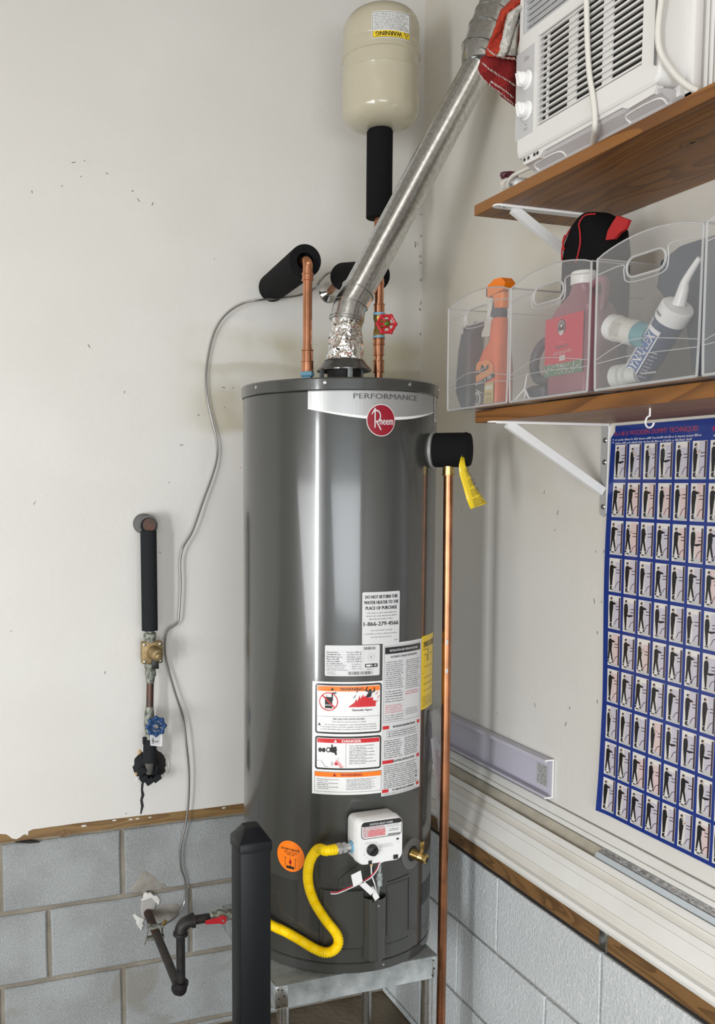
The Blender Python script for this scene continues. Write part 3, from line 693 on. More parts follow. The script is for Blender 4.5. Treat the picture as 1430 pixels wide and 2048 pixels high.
for k, (a, b) in enumerate(((0.012, 0.020), (0.018, 0.032), (0.062, 0.026), (0.066, 0.018), (0.062, 0.008))): sh.line((gx+a, gz+b), (gx+a+0.005, gz+b+0.006), 0.0014, 'red' if k > 1 else 'black', 5)
hx, hz = gx+0.049, gz+0.036
sh.disc(hx, hz, 0.0032, 'black', 6, 14).poly([(hx-0.003, hz-0.003), (hx+0.004, hz-0.004), (hx+0.002, hz-0.014), (hx-0.007, hz-0.016), (hx-0.009, hz-0.012)], 'black', 6)
sh.line((hx-0.003, hz-0.003), (hx-0.011, hz+0.001), 0.003, 'black', 6).line((hx-0.011, hz), (hx-0.006, hz+0.008), 0.0026, 'black', 6).line((hx+0.003, hz-0.004), (hx+0.010, hz-0.002), 0.003, 'black', 6).line((hx+0.010, hz-0.003), (hx+0.009, hz+0.006), 0.0026, 'black', 6)
sh.text('Flammable Vapors', gx+0.032, gz-0.0065, 0.0042, 'black', 5, width=0.045, bold=0.00015)
sh.rect(bx0+0.005, b0+0.0385, bx1-0.005, b0+0.0392, 'grey', 4)
sh.text('FIRE AND EXPLOSION HAZARD', (bx0+bx1)/2, b0+0.0335, 0.0036, 'black', 4, width=0.070, bold=0.0001).text('Can result in serious injury or death', (bx0+bx1)/2, b0+0.0275, 0.0030, 'black', 4, width=0.075)
sh.poly([(bx0+0.006, b0+0.0185), (bx0+0.013, b0+0.0185), (bx0+0.0095, b0+0.025)], 'black', 4)
for i, t in enumerate(('Do not store or use gasoline or other flammable vapors and liquids', 'in the vicinity of this or any other appliance. Storage of or use of gasoline', 'or other flammable vapors or liquids in the vicinity of this or any other')):
    sh.text(t, (bx0+bx1)/2+(0.004 if i == 0 else 0), b0+0.0212-i*0.0052, 0.0030, 'black', 4, width=0.125-(0.012 if i == 0 else 0))
# box 2
b0, b1 = 0.056, 0.131
sh.rrect(bx0, b0, bx1, b1, 0.006, 'black', 2).rrect(bx0+0.004, b0+0.004, bx1-0.004, b1-0.004, 0.003, 'white', 3)
sh.rect(bx0+0.005, b1-0.0145, bx1-0.005, b1-0.0050, 'red', 4).text('DANGER', (bx0+bx1)/2+0.006, b1-0.0100, 0.0058, 'white', 5, width=0.042, bold=0.0004).poly([(0.048, b1-0.0130), (0.055, b1-0.0130), (0.0515, b1-0.0068)], 'white', 5)
for cx_ in (0.018, 0.026): sh.disc(cx_, b0+0.044, 0.0042, 'black', 5, 16, 1.2)
sh.ring(0.036, b0+0.045, 0.0030, 0.0048, 'black', 5, sy=1.2).poly([(0.038, b0+0.041), (0.050, b0+0.038), (0.055, b0+0.044), (0.053, b0+0.053), (0.040, b0+0.050)], 'black', 5).line((0.044, b0+0.048), (0.044, b0+0.057), 0.003, 'black', 5)
sh.line((0.051, b0+0.044), (0.053, b0+0.034), 0.004, 'black', 5)
sh.line((0.012, b0+0.020), (0.060, b0+0.026), 0.0008, 'black', 4).line((0.020, b0+0.021), (0.030, b0+0.006), 0.0008, 'black', 4).line((0.030, b0+0.007), (0.066, b0+0.005), 0.0008, 'black', 4)
sh.poly([(0.050, b0+0.016), (0.054, b0+0.024), (0.058, b0+0.020), (0.070, b0+0.006), (0.062, b0+0.006)], 'pink', 5).disc(0.053, b0+0.014, 0.0035, 'crimson', 6, 12)
for k in range(3): sh.line((0.042, b0+0.018-k*0.004), (0.047, b0+0.017-k*0.003), 0.0008, 'black', 5)
sh.rect(0.074, b0+0.006, 0.0746, b1-0.016, 'grey', 4)
for k in range(6): sh.small(0.082, b1-0.0265-k*0.0072, bx1-0.012, b1-0.0185-k*0.0072, 2, 'black', 4, 0.5, seed=k, last=0.6)
# box 3
sh.frame(bx0-0.001, 0.006, bx1+0.001, 0.0515, 0.0006, 'black', 2).rect(bx0, 0.0400, bx1, 0.0505, 'orange', 3).text('WARNING', (bx0+bx1)/2+0.006, 0.0452, 0.0062, 'dred', 4, width=0.048, bold=0.0003).poly([(0.046, 0.0418), (0.054, 0.0418), (0.050, 0.0490)], 'dred', 4)
for k in range(3): sh.small(0.012, 0.0285-k*0.0085, 0.060, 0.0365-k*0.0085, 2, 'dgrey', 4, 0.45, seed=k+3, last=0.5)
for k in range(4): sh.small(0.076, 0.0305-k*0.0065, bx1-0.008, 0.0370-k*0.0065, 2, 'dgrey', 4, 0.5, seed=k+8, last=0.8)
cylsheet(sh, 'warning_sticker', -13.9, 0.8985)
# --- installation sheet, right part
sh = Sheet(0.005); Wd = deg(30.3); H = 0.343
sh.rect(0, 0, Wd, H, 'thermo', 2)
sh.frame(0.004, 0.166, Wd-0.005, H-0.006, 0.0005, 'dgrey', 3)
sh.rect(0.006, H-0.024, Wd-0.007, H-0.009, 'black', 4).text('INSTALLATION AND OPERATION DETAILS', Wd/2, H-0.0165, 0.0048, 'white', 5, width=0.085, bold=0.0001)
sh.text('AUTOMATIC STORAGE WATER HEATER', Wd/2, H-0.031, 0.0046, 'black', 4, width=0.080, bold=0.0001)
sh.small(0.008, 0.240, 0.058, H-0.040, 14, 'dgrey', 4, 0.5, 1).small(0.064, 0.235, Wd-0.008, H-0.040, 15, 'dgrey', 4, 0.5, 2)
sh.small(0.008, 0.186, 0.058, 0.206, 5, 'red', 4, 0.45, 3).small(0.008, 0.210, 0.058, 0.238, 5, 'dgrey', 4, 0.5, 5).small(0.008, 0.169, 0.058, 0.184, 3, 'grey', 4, 0.5, 5).small(0.064, 0.176, Wd-0.012, 0.192, 4, 'grey', 4, 0.5, 4).small(0.064, 0.222, Wd-0.012, 0.232, 2, 'red', 4, 0.5, 4)
def redbar(z, t, wl=0.018):
    sh.rect(0.002, z, wl, z+0.0075, 'red', 4).rect(Wd-0.016, z, Wd-0.006, z+0.0075, 'red', 4).text(t, Wd/2+0.002, z+0.0037, 0.0046, 'black', 4, width=0.068, bold=0.0002)
redbar(0.151, 'FOR YOUR SAFETY READ BEFORE OPERATING')
sh.frame(0.012, 0.130, Wd-0.014, 0.147, 0.0005, 'grey', 3).small(0.016, 0.132, Wd-0.018, 0.146, 3, 'black', 4, 0.5, 8)
sh.small(0.006, 0.084, 0.056, 0.127, 9, 'dgrey', 4, 0.55, 11).small(0.062, 0.084, Wd-0.010, 0.127, 9, 'dgrey', 4, 0.55, 12)
redbar(0.073, 'LIGHTING INSTRUCTIONS', 0.030)
sh.small(0.006, 0.016, Wd-0.010, 0.070, 12, 'dgrey', 4, 0.55, 14)
sh.ring(Wd-0.018, 0.036, 0.005, 0.0058, 'grey', 5, sy=1.6).disc(Wd-0.0175, 0.030, 0.0022, 'dgrey', 5)
redbar(0.0075, 'TO TURN OFF GAS TO APPLIANCE'); sh.small(0.004, 0.001, Wd-0.010, 0.0065, 2, 'grey', 4, 0.5, 17)
cylsheet(sh, 'instruction_sticker', 25.25, 0.8895)
# --- yellow energy label
sh = Sheet(0.004); Wd = deg(20); H = 0.170
sh.rect(0, 0, Wd, H, 'yellow', 1).text('ENERGYGUIDE', Wd/2+0.006, H-0.020, 0.013, 'black', 2, width=Wd-0.008, bold=0.0005).small(0.006, H-0.034, 0.045, H-0.028, 1, 'black', 2)
sh.text('$', 0.032, 0.118, 0.014, 'black', 2).line((0.007, 0.083), (0.060, 0.083), 0.0015, 'black', 2)
for z in (0.128, 0.100, 0.075, 0.060, 0.045): sh.small(0.012, z-0.004, Wd-0.006, z, 1, 'dgrey', 2, 0.6, int(z*1000))
sh.small(0.005, 0.006, Wd-0.006, 0.030, 6, 'dgrey', 2, 0.45, 3).poly([(0.031, H-0.034), (0.037, H-0.034), (0.034, H-0.042)], 'black', 2)
cylsheet(sh, 'energy_sticker', 55.9, 1.066)
# --- orange round sticker
sh = Sheet(); sh.disc(0, 0, 0.0355, 'orange', 1, 40).text('DO NOT BLOCK', 0.0, 0.0155, 0.0052, 'black', 2, width=0.047, bold=0.0003).small(-0.016, 0.006, 0.018, 0.011, 1, 'black', 2, 0.7).small(-0.009, 0.001, 0.010, 0.006, 1, 'black', 2, 0.7)
sh.line((-0.013, -0.005), (-0.013, -0.026), 0.001, 'black', 2).line((0.013, -0.005), (0.013, -0.026), 0.001, 'black', 2).line((-0.016, -0.005), (-0.010, -0.005), 0.001, 'black', 2).line((0.010, -0.005), (0.016, -0.005), 0.001, 'black', 2)
sh.poly([(-0.011, -0.029), (0.011, -0.029), (0.009, -0.022), (0.003, -0.024), (0, -0.019), (-0.003, -0.024), (-0.009, -0.022)], 'black', 2).poly([(-0.003, -0.018), (0.003, -0.018), (0.0035, -0.011), (0, -0.006), (-0.003, -0.012)], 'dred', 2).line((0, -0.006), (0, 0.001), 0.0007, 'black', 2)
cylsheet(sh, 'round_sticker', -27.0, 0.7455)
# --- perforated air intakes
def perforation(a0, a1, z0, z1, pitch, r, name='air_intake_holes'):
    sh = Sheet(); row = 0; z = z0
    while z <= z1:
        x = deg(a0)+(pitch/2 if row % 2 else 0)
        while x <= deg(a1): sh.disc(x, z, r, M_SEAM, 1, 8); x += pitch
        z += pitch*0.866; row += 1
    o = sh.build(name, lambda x, y, l: cylP(x/TR, y, TR+l), heater); o['kind'] = 'stuff'
perforation(-52, -22.3, 0.588, 0.694, 0.0056, 0.00185); perforation(60, 84, 0.600, 0.652, 0.0056, 0.0018)
# --- burner access: inner door and outer door panels
def cpatch(a0, a1, z0, z1, th, r=0.003, mi=0):
    mb = MB(); na = 14; rings = []
    for d, ins in ((-0.001, 0), (th-0.0012, 0), (th, 0.0016)):
        ring = []
        A0, A1, Zl, Zh = deg(a0)+ins, deg(a1)-ins, z0+ins, z1-ins
        for i in range(na+1): ring.append(cylP((A0+(A1-A0)*i/na)/TR, Zl, TR+d))
        for i in range(na+1): ring.append(cylP((A1+(A0-A1)*i/na)/TR, Zh, TR+d))
        rings.append(ring)
    R = [[mb.bm.verts.new(p) for p in r_] for r_ in rings]; n_ = len(R[0])
    for i in range(2):
        for k in range(n_): mb.bm.faces.new((R[i][k], R[i][(k+1) % n_], R[i+1][(k+1) % n_], R[i+1][k]))
    t = R[2]
    for i in range(na): mb.bm.faces.new((t[i], t[i+1], t[n_-2-i], t[n_-1-i]))
    return mb
cpatch(-7.2, 15.2, 0.548, 0.681, 0.006).build('access_door', M_TANK, heater)
cpatch(29.5, 44.5, 0.566, 0.684, 0.0022).build('access_panel', M_TANK, heater)
mb = MB()
def cl(a0, z0, a1, z1, wd=0.0009):
    n_ = 8; P = [cylP(R_(a0+(a1-a0)*i/n_), z0+(z1-z0)*i/n_, TR+0.0005) for i in range(n_+1)]; mb.tube(P, wd, 6)
cl(-9.5, 0.683, 14.5, 0.683, 0.0011); cl(-9.5, 0.683, -9.5, 0.545); cl(30, 0.690, 46, 0.694, 0.0011); cl(46, 0.686, 46.5, 0.56); cl(-9.5, 0.545, 46, 0.545, 0.0006)
mb.build('door_seam', M_SEAM, heater)
# view tube (half-round cover over the burner wiring)
mb = MB(); ca = R_(21.7); cpt = cylP(ca, 0, TR-0.004); cx_, cy_ = cpt.x, cpt.y; rt = 0.0285
outer = []; 
rings = []
for z, r in ((0.520, 0.024), (0.525, rt), (0.664, rt), (0.665, rt-0.0008), (0.664, rt-0.0025), (0.57, rt-0.0030)):
    rings.append([V(cx_+r*math.cos(a), cy_+r*math.sin(a), z) for a in [2*math.pi*k/40 for k in range(40)]])
mb.loft(rings, caps=False); o = mb.build('wiring_shroud', M_TANK, heater)
mb = MB(); mb.lathe([(rt-0.003, 0.571), (0.0001, 0.571)], (cx_, cy_, 0), seg=32, capb=False, capt=False); mb.build('shroud_bottom', M_DARK, heater)
mb = MB(); p = cylP(ca, 0.651, TR-0.004+rt); n = (cylP(ca, 0.651, 1)-cylP(ca, 0.651, 0.5)).normalized(); mb.lathe([(0.003, 0), (0.002, 0.0018)], p, n, seg=10); mb.build('screw', M_STEEL, heater)
# --- gas control valve
ga = R_(24.5); gn = (cylP(ga, 0, 1)-cylP(ga, 0, 0)).normalized(); gt = V(-gn.y, gn.x, 0); 
if gt.dot(V(*_v, 0)) < 0: gt = -gt
gz = V(0, 0, 1)
def G(x, z, d): return cylP(R_(19.0), 0.8155+z, TR-0.0015)+gt*(x-0.0060)+gn*d
hw, hh = 0.0545, 0.0500
def rr2(hw, hh, r, n_=5):
    out = []
    for sx, sz, a0 in ((1, 1, 0), (-1, 1, 90), (-1, -1, 180), (1, -1, 270)):
        for k in range(n_+1):
            a = R_(a0+90*k/n_); out.append((sx*(hw-r)+r*math.cos(a), sz*(hh-r)+r*math.sin(a)))
    return out
mb = MB()
rings = []
for d, s_, r in ((0.006, 0.93, 0.012), (0.010, 0.97, 0.014), (0.040, 0.97, 0.014), (0.042, 1.0, 0.015), (0.060, 0.985, 0.016), (0.064, 0.95, 0.016)):
    rings.append([G(x, z, d) for x, z in rr2(hw*s_, hh*s_, r)])
mb.loft(rings)
ctl = mb.build('gas_control', M_WHITEP, heater)
mb = MB(); mb.loft([[G(x, z, d) for x, z in rr2(0.040, 0.040, 0.008)] for d in (-0.004, 0.0068)]); mb.build('control_mount', M_BLACKP, heater)
GP = lambda x, y, l: G(x, y, 0.0640+l)
sh = Sheet(); sh.rrect(-0.047, 0.008, 0.050, 0.0455, 0.009, 'black', 1).rrect(-0.0455, 0.0095, 0.0485, 0.0440, 0.008, 'white', 2)
sh.rrect(-0.0455, 0.0355, 0.0485, 0.0440, 0.004, 'black', 3).text('STATUS LIGHT CODE', 0.0, 0.0398, 0.0042, 'white', 4, width=0.055, bold=0.0002)
sh.rect(-0.044, 0.012, 0.010, 0.0350, 'thermo', 3).rect(-0.031, 0.0125, 0.0100, 0.0270, 'pink', 4).small(-0.043, 0.012, 0.009, 0.0345, 7, 'crimson', 5, 0.6, 3, justify=True)
sh.small(0.013, 0.028, 0.046, 0.035, 3, 'grey', 4, 0.5).small(0.018, 0.019, 0.044, 0.026, 2, 'black', 4, 0.5).rect(0.016, 0.0105, 0.045, 0.0140, 'grey', 4)
sh.small(-0.038, -0.0035, -0.008, 0.002, 2, 'lgrey', 3, 0.5).small(-0.002, -0.0155, 0.030, -0.006, 3, 'lgrey', 3, 0.5)
for k in range(9): a = R_(200+k*26); sh.small(-0.0225+0.0195*math.cos(a)-0.0015, -0.0195+0.0195*math.sin(a), -0.0225+0.0195*math.cos(a)+0.002, -0.0195+0.0195*math.sin(a)+0.002, 1, 'lgrey', 3, 0.9)
sh.disc(0.040, -0.0005, 0.0032, 'black', 3, 12, 0.7).small(0.036, -0.0085, 0.045, -0.006, 1, 'lgrey', 3)
sh.rect(-0.0300, -0.0485, -0.0215, -0.0400, 'black', 3).rect(0.030, -0.0450, 0.0415, -0.0355, 'black', 3)
sh.build('control_print', GP, ctl)
mb = MB(); c0 = G(-0.0215, -0.0165, 0.064); mb.lathe([(0.0125, 0), (0.0125, 0.004), (0.0110, 0.005), (0.0108, 0.011), (0.009, 0.012)], c0, gn, seg=28)
mb.obox(c0+gn*0.013, (gt*0.7+gz*0.7).normalized(), (gz*0.7-gt*0.7).normalized(), gn, 0.009, 0.0018, 0.002, bev=0.0006); mb.build('control_knob', M_BLACKP, ctl)
mb = MB(); sidep = G(-hw, -0.018, 0.032); mb.lathe([(0.013, -0.001), (0.013, 0.003), (0.010, 0.004)], sidep, -gt, seg=20); mb.build('inlet_washer', M_LBLUE, ctl)
# wiring below the control
mb = MB(); b1 = G(-0.004, -0.052, 0.030)
mb.cyl(G(-0.005, -0.053, 0.03), G(-0.005, -0.068, 0.03), 0.0034, 12); mb.build('yellow_connector', INK['tan'], ctl)
mb = MB(); mb.tube(spline([G(-0.005, -0.066, 0.03), G(-0.003, -0.090, 0.028), G(0.006, -0.115, 0.026), G(0.014, -0.150, 0.020), V(cx_, cy_, 0.60)]), 0.0016, 8); mb.build('white_wire', M_WHITEP, ctl)
mb = MB(); q = G(0.017, -0.050, 0.028); mb.tube([q, G(0.017, -0.090, 0.026), G(0.018, -0.090, 0.026), V(cx_+0.004, cy_, 0.60)], 0.0036, 12)
mb.cyl(G(0.017, -0.0885, 0.026), G(0.0178, -0.118, 0.0255), 0.0062, 16); mb.cyl(G(0.017, -0.098, 0.026), G(0.0173, -0.103, 0.026), 0.0078, 6); mb.build('gas_feed_tube', M_GALVS, ctl)
def wire(pts, m, name='wire', r=0.0010): mb = MB(); mb.tube(spline(pts, 6), r, 8); return mb.build(name, m, ctl)
W1 = [G(0.040, -0.046, 0.034), G(0.030, -0.054, 0.036), G(0.012, -0.060, 0.036), G(0.006, -0.074, 0.036), G(-0.012, -0.092, 0.034), G(-0.045, -0.105, 0.030), G(-0.068, -0.116, 0.022), G(-0.080, -0.124, 0.012), G(-0.092, -0.125, 0.006)]
wire(W1, INK['crimson']); wire([p+V(0, 0, -0.003)+gn*0.001 for p in W1], M_WHITEP)
wire([G(-0.030, -0.050, 0.02), G(-0.031, -0.070, 0.01), G(-0.050, -0.085, 0.004), G(-0.070, -0.100, 0.004), G(-0.074, -0.115, 0.004), G(-0.082, -0.123, 0.004)], M_BLACKP)
wire([G(-0.034, -0.095, 0.038), G(-0.015, -0.112, 0.034), G(-0.002, -0.135, 0.03), V(cx_-0.002, cy_-0.004, 0.61)], M_BLACKP, r=0.0016)
mb = MB(); mb.prism([G(-0.058, -0.078, 0.038), G(-0.036, -0.070, 0.040), G(-0.031, -0.096, 0.040), G(-0.052, -0.105, 0.038)], gn*0.0012); tg = mb.build('wire_label', M_WHITEP, ctl, smooth=False)
mb = MB(); mb.obox(G(-0.018, -0.114, 0.034), (gt*0.7-gz*0.7).normalized(), (gt*0.7+gz*0.7).normalized(), gn, 0.017, 0.0055, 0.004, bev=0.001); mb.obox(G(0.002, -0.132, 0.030), (gt*0.5-gz*0.86).normalized(), (gt*0.86+gz*0.5).normalized(), gn, 0.016, 0.006, 0.0015); mb.build('plug_connector', M_WHITEP, ctl)
# --- drain valve with its recess ring
da = R_(49.2); dz_ = 0.738; dn = (cylP(da, 0, 1)-cylP(da, 0, 0)).normalized()
dax = (dn*0.93+V(0, 0, -0.20)).normalized()
mb = MB(); mb.lathe([(0.036, -0.006), (0.036, 0.0016), (0.034, 0.0022), (0.018, 0.0022)], cylP(da, dz_, TR-0.001), dn, seg=36, capt=False); mb.build('valve_ring', mat('ring_grey', (0.12, 0.12, 0.118), 0.35), heater)
mb = MB(); mb.lathe([(0.0175, 0.0021), (0.0001, 0.0021)], cylP(da, dz_, TR-0.001), dn, seg=30, capb=False, capt=False); mb.build('ring_opening', M_SEAM, heater)
mb = MB(); dp = cylP(da, dz_, TR); dd = V(0.86, -0.5, -0.10).normalized()
tip = PY(852, 1719, dp.y-0.03)
mb.tube([dp, dp+(tip-dp)*0.5, dp+(tip-dp)*0.52, dp+(tip-dp)*0.8], [0.0125, 0.011, 0.0115, 0.009], 20)
mb.tube([dp+(tip-dp)*0.8, dp+(tip-dp)*0.82, tip, tip+(tip-dp)*0.08], [0.009, 0.0115, 0.0115, 0.008], 20)
mb.tube([dp+(tip-dp)*0.62, dp+(tip-dp)*0.66+V(0.001, 0, 0.022)], [0.005, 0.005], 12); c_ = dp+(tip-dp)*0.66+V(0.001, 0, 0.022)
mb.obox(c_+V(0, 0, 0.006), (0.3, -0.95, 0), (0.95, 0.3, 0), (0, 0, 1), 0.0022, 0.0065, 0.009, bev=0.0015)
dv = mb.build('drain_valve', M_BRASS, heater)
mb = MB(); ax = (tip-dp).normalized(); mb.lathe([(0.0065, 0.0), (0.0065, 0.0005)], tip+(tip-dp)*0.08, ax, seg=16); mb.obox(tip+(tip-dp)*0.09, ax.cross(V(0, 0, 1)).normalized(), V(0, 0, 1), ax, 0.001, 0.006, 0.001); mb.build('valve_slot', M_SEAM, dv)
# --- draft hood
HX, HY = TC[0]+0.012, TC[1]
mb = MB(); mb.lathe([(0.064, 1.845), (0.0645, 1.848), (0.054, 1.860), (0.048, 1.870), (0.040, 1.874), (0.040, 1.870), (0.046, 1.866), (0.062, 1.846)], (HX, HY, 0), seg=48, capb=False, capt=False)
hood = mb.build('draft_hood', M_TANK, heater)
mb = MB(); mb.lathe([(0.040, 1.806), (0.040, 1.846), (0.03, 1.858)], (HX, HY, 0), seg=32); mb.build('flue_outlet', M_DARK, hood)
for a in (-100, 20, 140):
    mb = MB(); p = V(HX+0.056*math.cos(R_(a)), HY+0.056*math.sin(R_(a)), 0); mb.box((p.x-0.006, p.y-0.002, 1.806), (p.x+0.006, p.y+0.002, 1.855), bev=0.0008); mb.build('hood_leg', M_GALVS, hood)
# --- T&P relief valve in black foam at the side
ta = R_(70.5); tn = (cylP(ta, 0, 1)-cylP(ta, 0, 0)).normalized(); tp = cylP(ta, 1.657, TR)
mb = MB(); mb.lathe([(0.043, -0.010), (0.0435, 0.002), (0.040, 0.0028), (0.02, 0.0028)], tp, tn, seg=40, capt=False); mb.build('relief_port_ring', mat('ring_lgrey', (0.30, 0.30, 0.29), 0.4), heater)
mb = MB(); mb.lathe([(0.012, 0.0), (0.036, 0.001), (0.039, 0.006), (0.0385, 0.070), (0.0395, 0.074), (0.036, 0.083), (0.020, 0.084)], tp, tn, seg=40); fo = mb.build('relief_valve_foam', M_FOAM, heater)
# plastic document pouch taped to the jacket
mb = MB(); P = []
rows = 14
L_ = []; 
for i in range(rows):
    t = i/(rows-1); z = 1.055-0.29*t; a_l = 67+3.5*t; a_r = 82; ring = []
    for k in range(7):
        s_ = k/6; a = R_(a_l+(a_r-a_l)*s_); ring.append(cylP(a, z-0.006*s_, TR+0.004+0.022*t+0.0018*math.sin(k*2.2+i*0.9)+0.012*s_))
    L_.append(ring)
mb.loft(L_, caps=False, closed=False); pouch = mb.build('document_pouch', M_BAGP)
tag(pouch, 'clear plastic document pouch hanging behind the copper pipe', 'pouch')
mb = MB(); L_ = []
for i in range(10):
    t = i/9; z = 0.985-0.215*t; ring = []
    for k in range(5): a = R_(71+2*t+9*k/4); ring.append(cylP(a, z, TR+0.003+0.020*t+0.009*k/4))
    L_.append(ring)
mb.loft(L_, caps=False, closed=False); booklet = mb.build('booklet', INK['white']); tag(booklet, 'white printed booklet inside the clear pouch beside the heater', 'booklet')
sh = Sheet(0.003)
for k in range(26): sh.rect(deg(75.5)+0.001*(k % 3), 0.95-k*0.0048, deg(80.5), 0.9518-k*0.0048, 'crimson', 1)
sh.build('booklet_print', lambda x, y, l: cylP(x/TR, y, TR+0.003+0.020*(0.985-y)/0.215+0.009*(x/deg(1)-71)/9+0.0006), booklet)
def CYLP(px, py, r):
    q = ray(px, py); d = CAM[:2]-TC; a = q[:2]@q[:2]; b = 2*(d@q[:2]); c = d@d-r*r; D = max(b*b-4*a*c, 0)
    return Vector(CAM+q*((-b-math.sqrt(D))/(2*a)))
# ================================================================== STAND UNDER THE HEATER
YF = -0.66; XS0, XS1 = -0.696, -0.297
stand = thing('heater_stand', (-0.497, -0.46, 0), 'galvanised steel stand with pipe legs under the grey heater', 'stand')
mb = MB(); mb.box((XS0+0.001, YF+0.001, Z0-0.003), (XS1-0.001, -0.25, Z0-0.0002)); mb.build('top_pan', M_GALVS, stand, smooth=False)
def apron(a, b, n, name='side_rail'):
    mb = MB(); a = V(*a); b = V(*b); n = V(*n); c = (a+b)/2; e = (b-a).normalized(); mb.obox((c.x, c.y, 0.4585)+() if False else V(c.x, c.y, 0.4585)+n*0.001, e, n, V(0, 0, 1), (b-a).length/2, 0.001, 0.0265, bev=0.0005)
    return mb.build(name, M_GALVS, stand)
ap = apron((XS0, YF, 0), (XS1, YF, 0), (0, -1, 0), 'front_rail'); apron((XS0, YF, 0), (XS0, -0.25, 0), (-1, 0, 0)); apron((XS1, YF, 0), (XS1, -0.25, 0), (1, 0, 0)); apron((XS0, -0.25, 0), (XS1, -0.25, 0), (0, 1, 0), 'rear_rail')
for xa_, xb_ in ((XS0-0.0015, XS0+0.028), (XS1-0.012, XS1+0.0015)): mb = MB(); mb.box((xa_, YF-0.0035, 0.4335), (xb_, YF-0.002, 0.484), bev=0.0004); mb.build('corner_plate', M_GALV, stand)
sh = Sheet()
for (x, z) in ((0.005, 0.477), (0.006, 0.456), (0.006, 0.438), (0.019, 0.460), (0.019, 0.440), (0.014, 0.475), (0.387, 0.440), (0.391, 0.456), (0.389, 0.476)): sh.disc(x, z, 0.0021, M_SEAM, 1, 12)
for (x, z) in ((0.29, 0.468), (0.32, 0.462), (0.15, 0.462), (0.23, 0.470), (0.345, 0.450), (0.08, 0.468), (0.12, 0.455)): sh.disc(x, z, 0.0015, 'lgrey', 1, 7)
o = sh.build('rail_holes', plane_map((XS0, YF-0.0036, 0), (1, 0, 0), (0, 0, 1), (0, -1, 0)), stand); o['kind'] = 'stuff'
lm = PY(733, 2000, -0.28)
for x, y in ((-0.672, YF+0.018), (-0.311, YF+0.018), (lm.x, -0.28)):
    mb = MB(); mb.tube([(x, y, 0.0), (x, y, 0.433)], 0.0135, 20); mb.lathe([(0.022, 0), (0.022, 0.004), (0.014, 0.006)], (x, y, 0), seg=20); mb.build('leg', M_GALV, stand)
# ================================================================== BLACK POST
px0, px1, py0, py1 = -0.836, -0.7735, -0.85, -0.79
post = thing('metal_post', ((px0+px1)/2, (py0+py1)/2, 0), 'black square metal post standing in front of the heater stand', 'post')
mb = MB(); mb.box((px0, py0, 0), (px1, py1, 0.888), bev=0.003); mb.build('shaft', M_BLACKM, post)
mb = MB(); cx0, cy0 = (px0+px1)/2, (py0+py1)/2
rings = []
for h_, s_ in ((0.876, 1.0), (0.876, 1.07), (0.894, 1.07), (0.896, 1.03), (0.916, 0.60), (0.920, 0.50)):
    hw_ = (px1-px0)/2*s_; rings.append([V(cx0+a, cy0+b, h_) for a, b in rr2(hw_, hw_*0.97, 0.003 if s_ > 1 else 0.006, 2)])
mb.loft(rings); mb.build('post_cap', M_BLACKM, post)
mb = MB(); mb.box((px0-0.03, py0-0.03, 0), (px1+0.03, py1+0.03, 0.008), bev=0.002); mb.build('base_plate', M_BLACKM, post)
# ================================================================== GAS PIPE, VALVE AND HOSE
gp = thing('gas_pipe', (-0.85, -0.43, 0.376), 'rusty black iron gas pipe rising from the block wall to the red valve', 'pipe')
gy = PZ(362, 1985, 0.376); GXv, GYv = gy.x, gy.y; zt = PY(370, 1843, GYv).z
wp = V(-0.841, 0.006, 0.376)
mb = MB(); e0 = V(GXv, GYv+0.02, 0.376); mid = wp.lerp(e0, 0.34); mb.tube([wp, mid], 0.0118, 20); mb.build('rusty_nipple', M_RUST, gp)
mb = MB(); mb.tube([mid, e0], 0.0112, 20); mb.build('lower_pipe', mat('brown_iron', (0.045, 0.035, 0.028), 0.5, 0.3, var=(0.03, 0.028, 0.027), vscale=30), gp)
def elbow(a, c, b, r, lip, m, name='elbow', parent=None, seg=20):
    mb = MB(); a, c, b = V(*a), V(*c), V(*b); pts = []
    for k in range(9):
        t = k/8; pts.append(a*(1-t)**2+c*2*t*(1-t)+b*t*t)
    mb.tube(pts, r, seg)
    for p, q in ((a, pts[1]), (b, pts[-2])):
        d = (q-p).normalized(); mb.tube([p-d*0.004, p-d*0.0035, p+d*0.0035, p+d*0.004], [r, r+lip, r+lip, r], seg)
    return mb.build(name, m, parent)
elbow((GXv, GYv+0.022, 0.376), (GXv, GYv, 0.376), (GXv, GYv, 0.400), 0.0155, 0.0025, M_IRON, parent=gp)
mb = MB(); mb.tube([(GXv, GYv, 0.398), (GXv, GYv, zt-0.02)], 0.0107, 20); mb.build('riser_pipe', M_IRON, gp)
elbow((GXv, GYv, zt-0.028), (GXv, GYv, zt), (GXv+0.030, GYv, zt), 0.0150, 0.0028, M_IRON, parent=gp)
xe = PY(457, 1843, GYv).x+0.05
mb = MB(); mb.tube([(GXv+0.03, GYv, zt), (xe, GYv, zt)], 0.0107, 20); mb.build('branch_pipe', M_IRON, gp)
xv = PY(440, 1846, GYv).x
mb = MB(); mb.tube([(xv-0.026, GYv, zt), (xv-0.025, GYv, zt), (xv-0.012, GYv, zt), (xv, GYv, zt), (xv+0.014, GYv, zt), (xv+0.028, GYv, zt)], [0.012, 0.0135, 0.0135, 0.0155, 0.0135, 0.0125], 20); mb.tube([(xv, GYv, zt), (xv, GYv-0.022, zt)], 0.006, 12); gv = mb.build('gas_valve', M_PATINA, gp)
mb = MB(); mb.lathe([(0.010, 0), (0.011, 0.002), (0.010, 0.005)], (xv, GYv-0.019, zt), (0, -1, 0), seg=20)
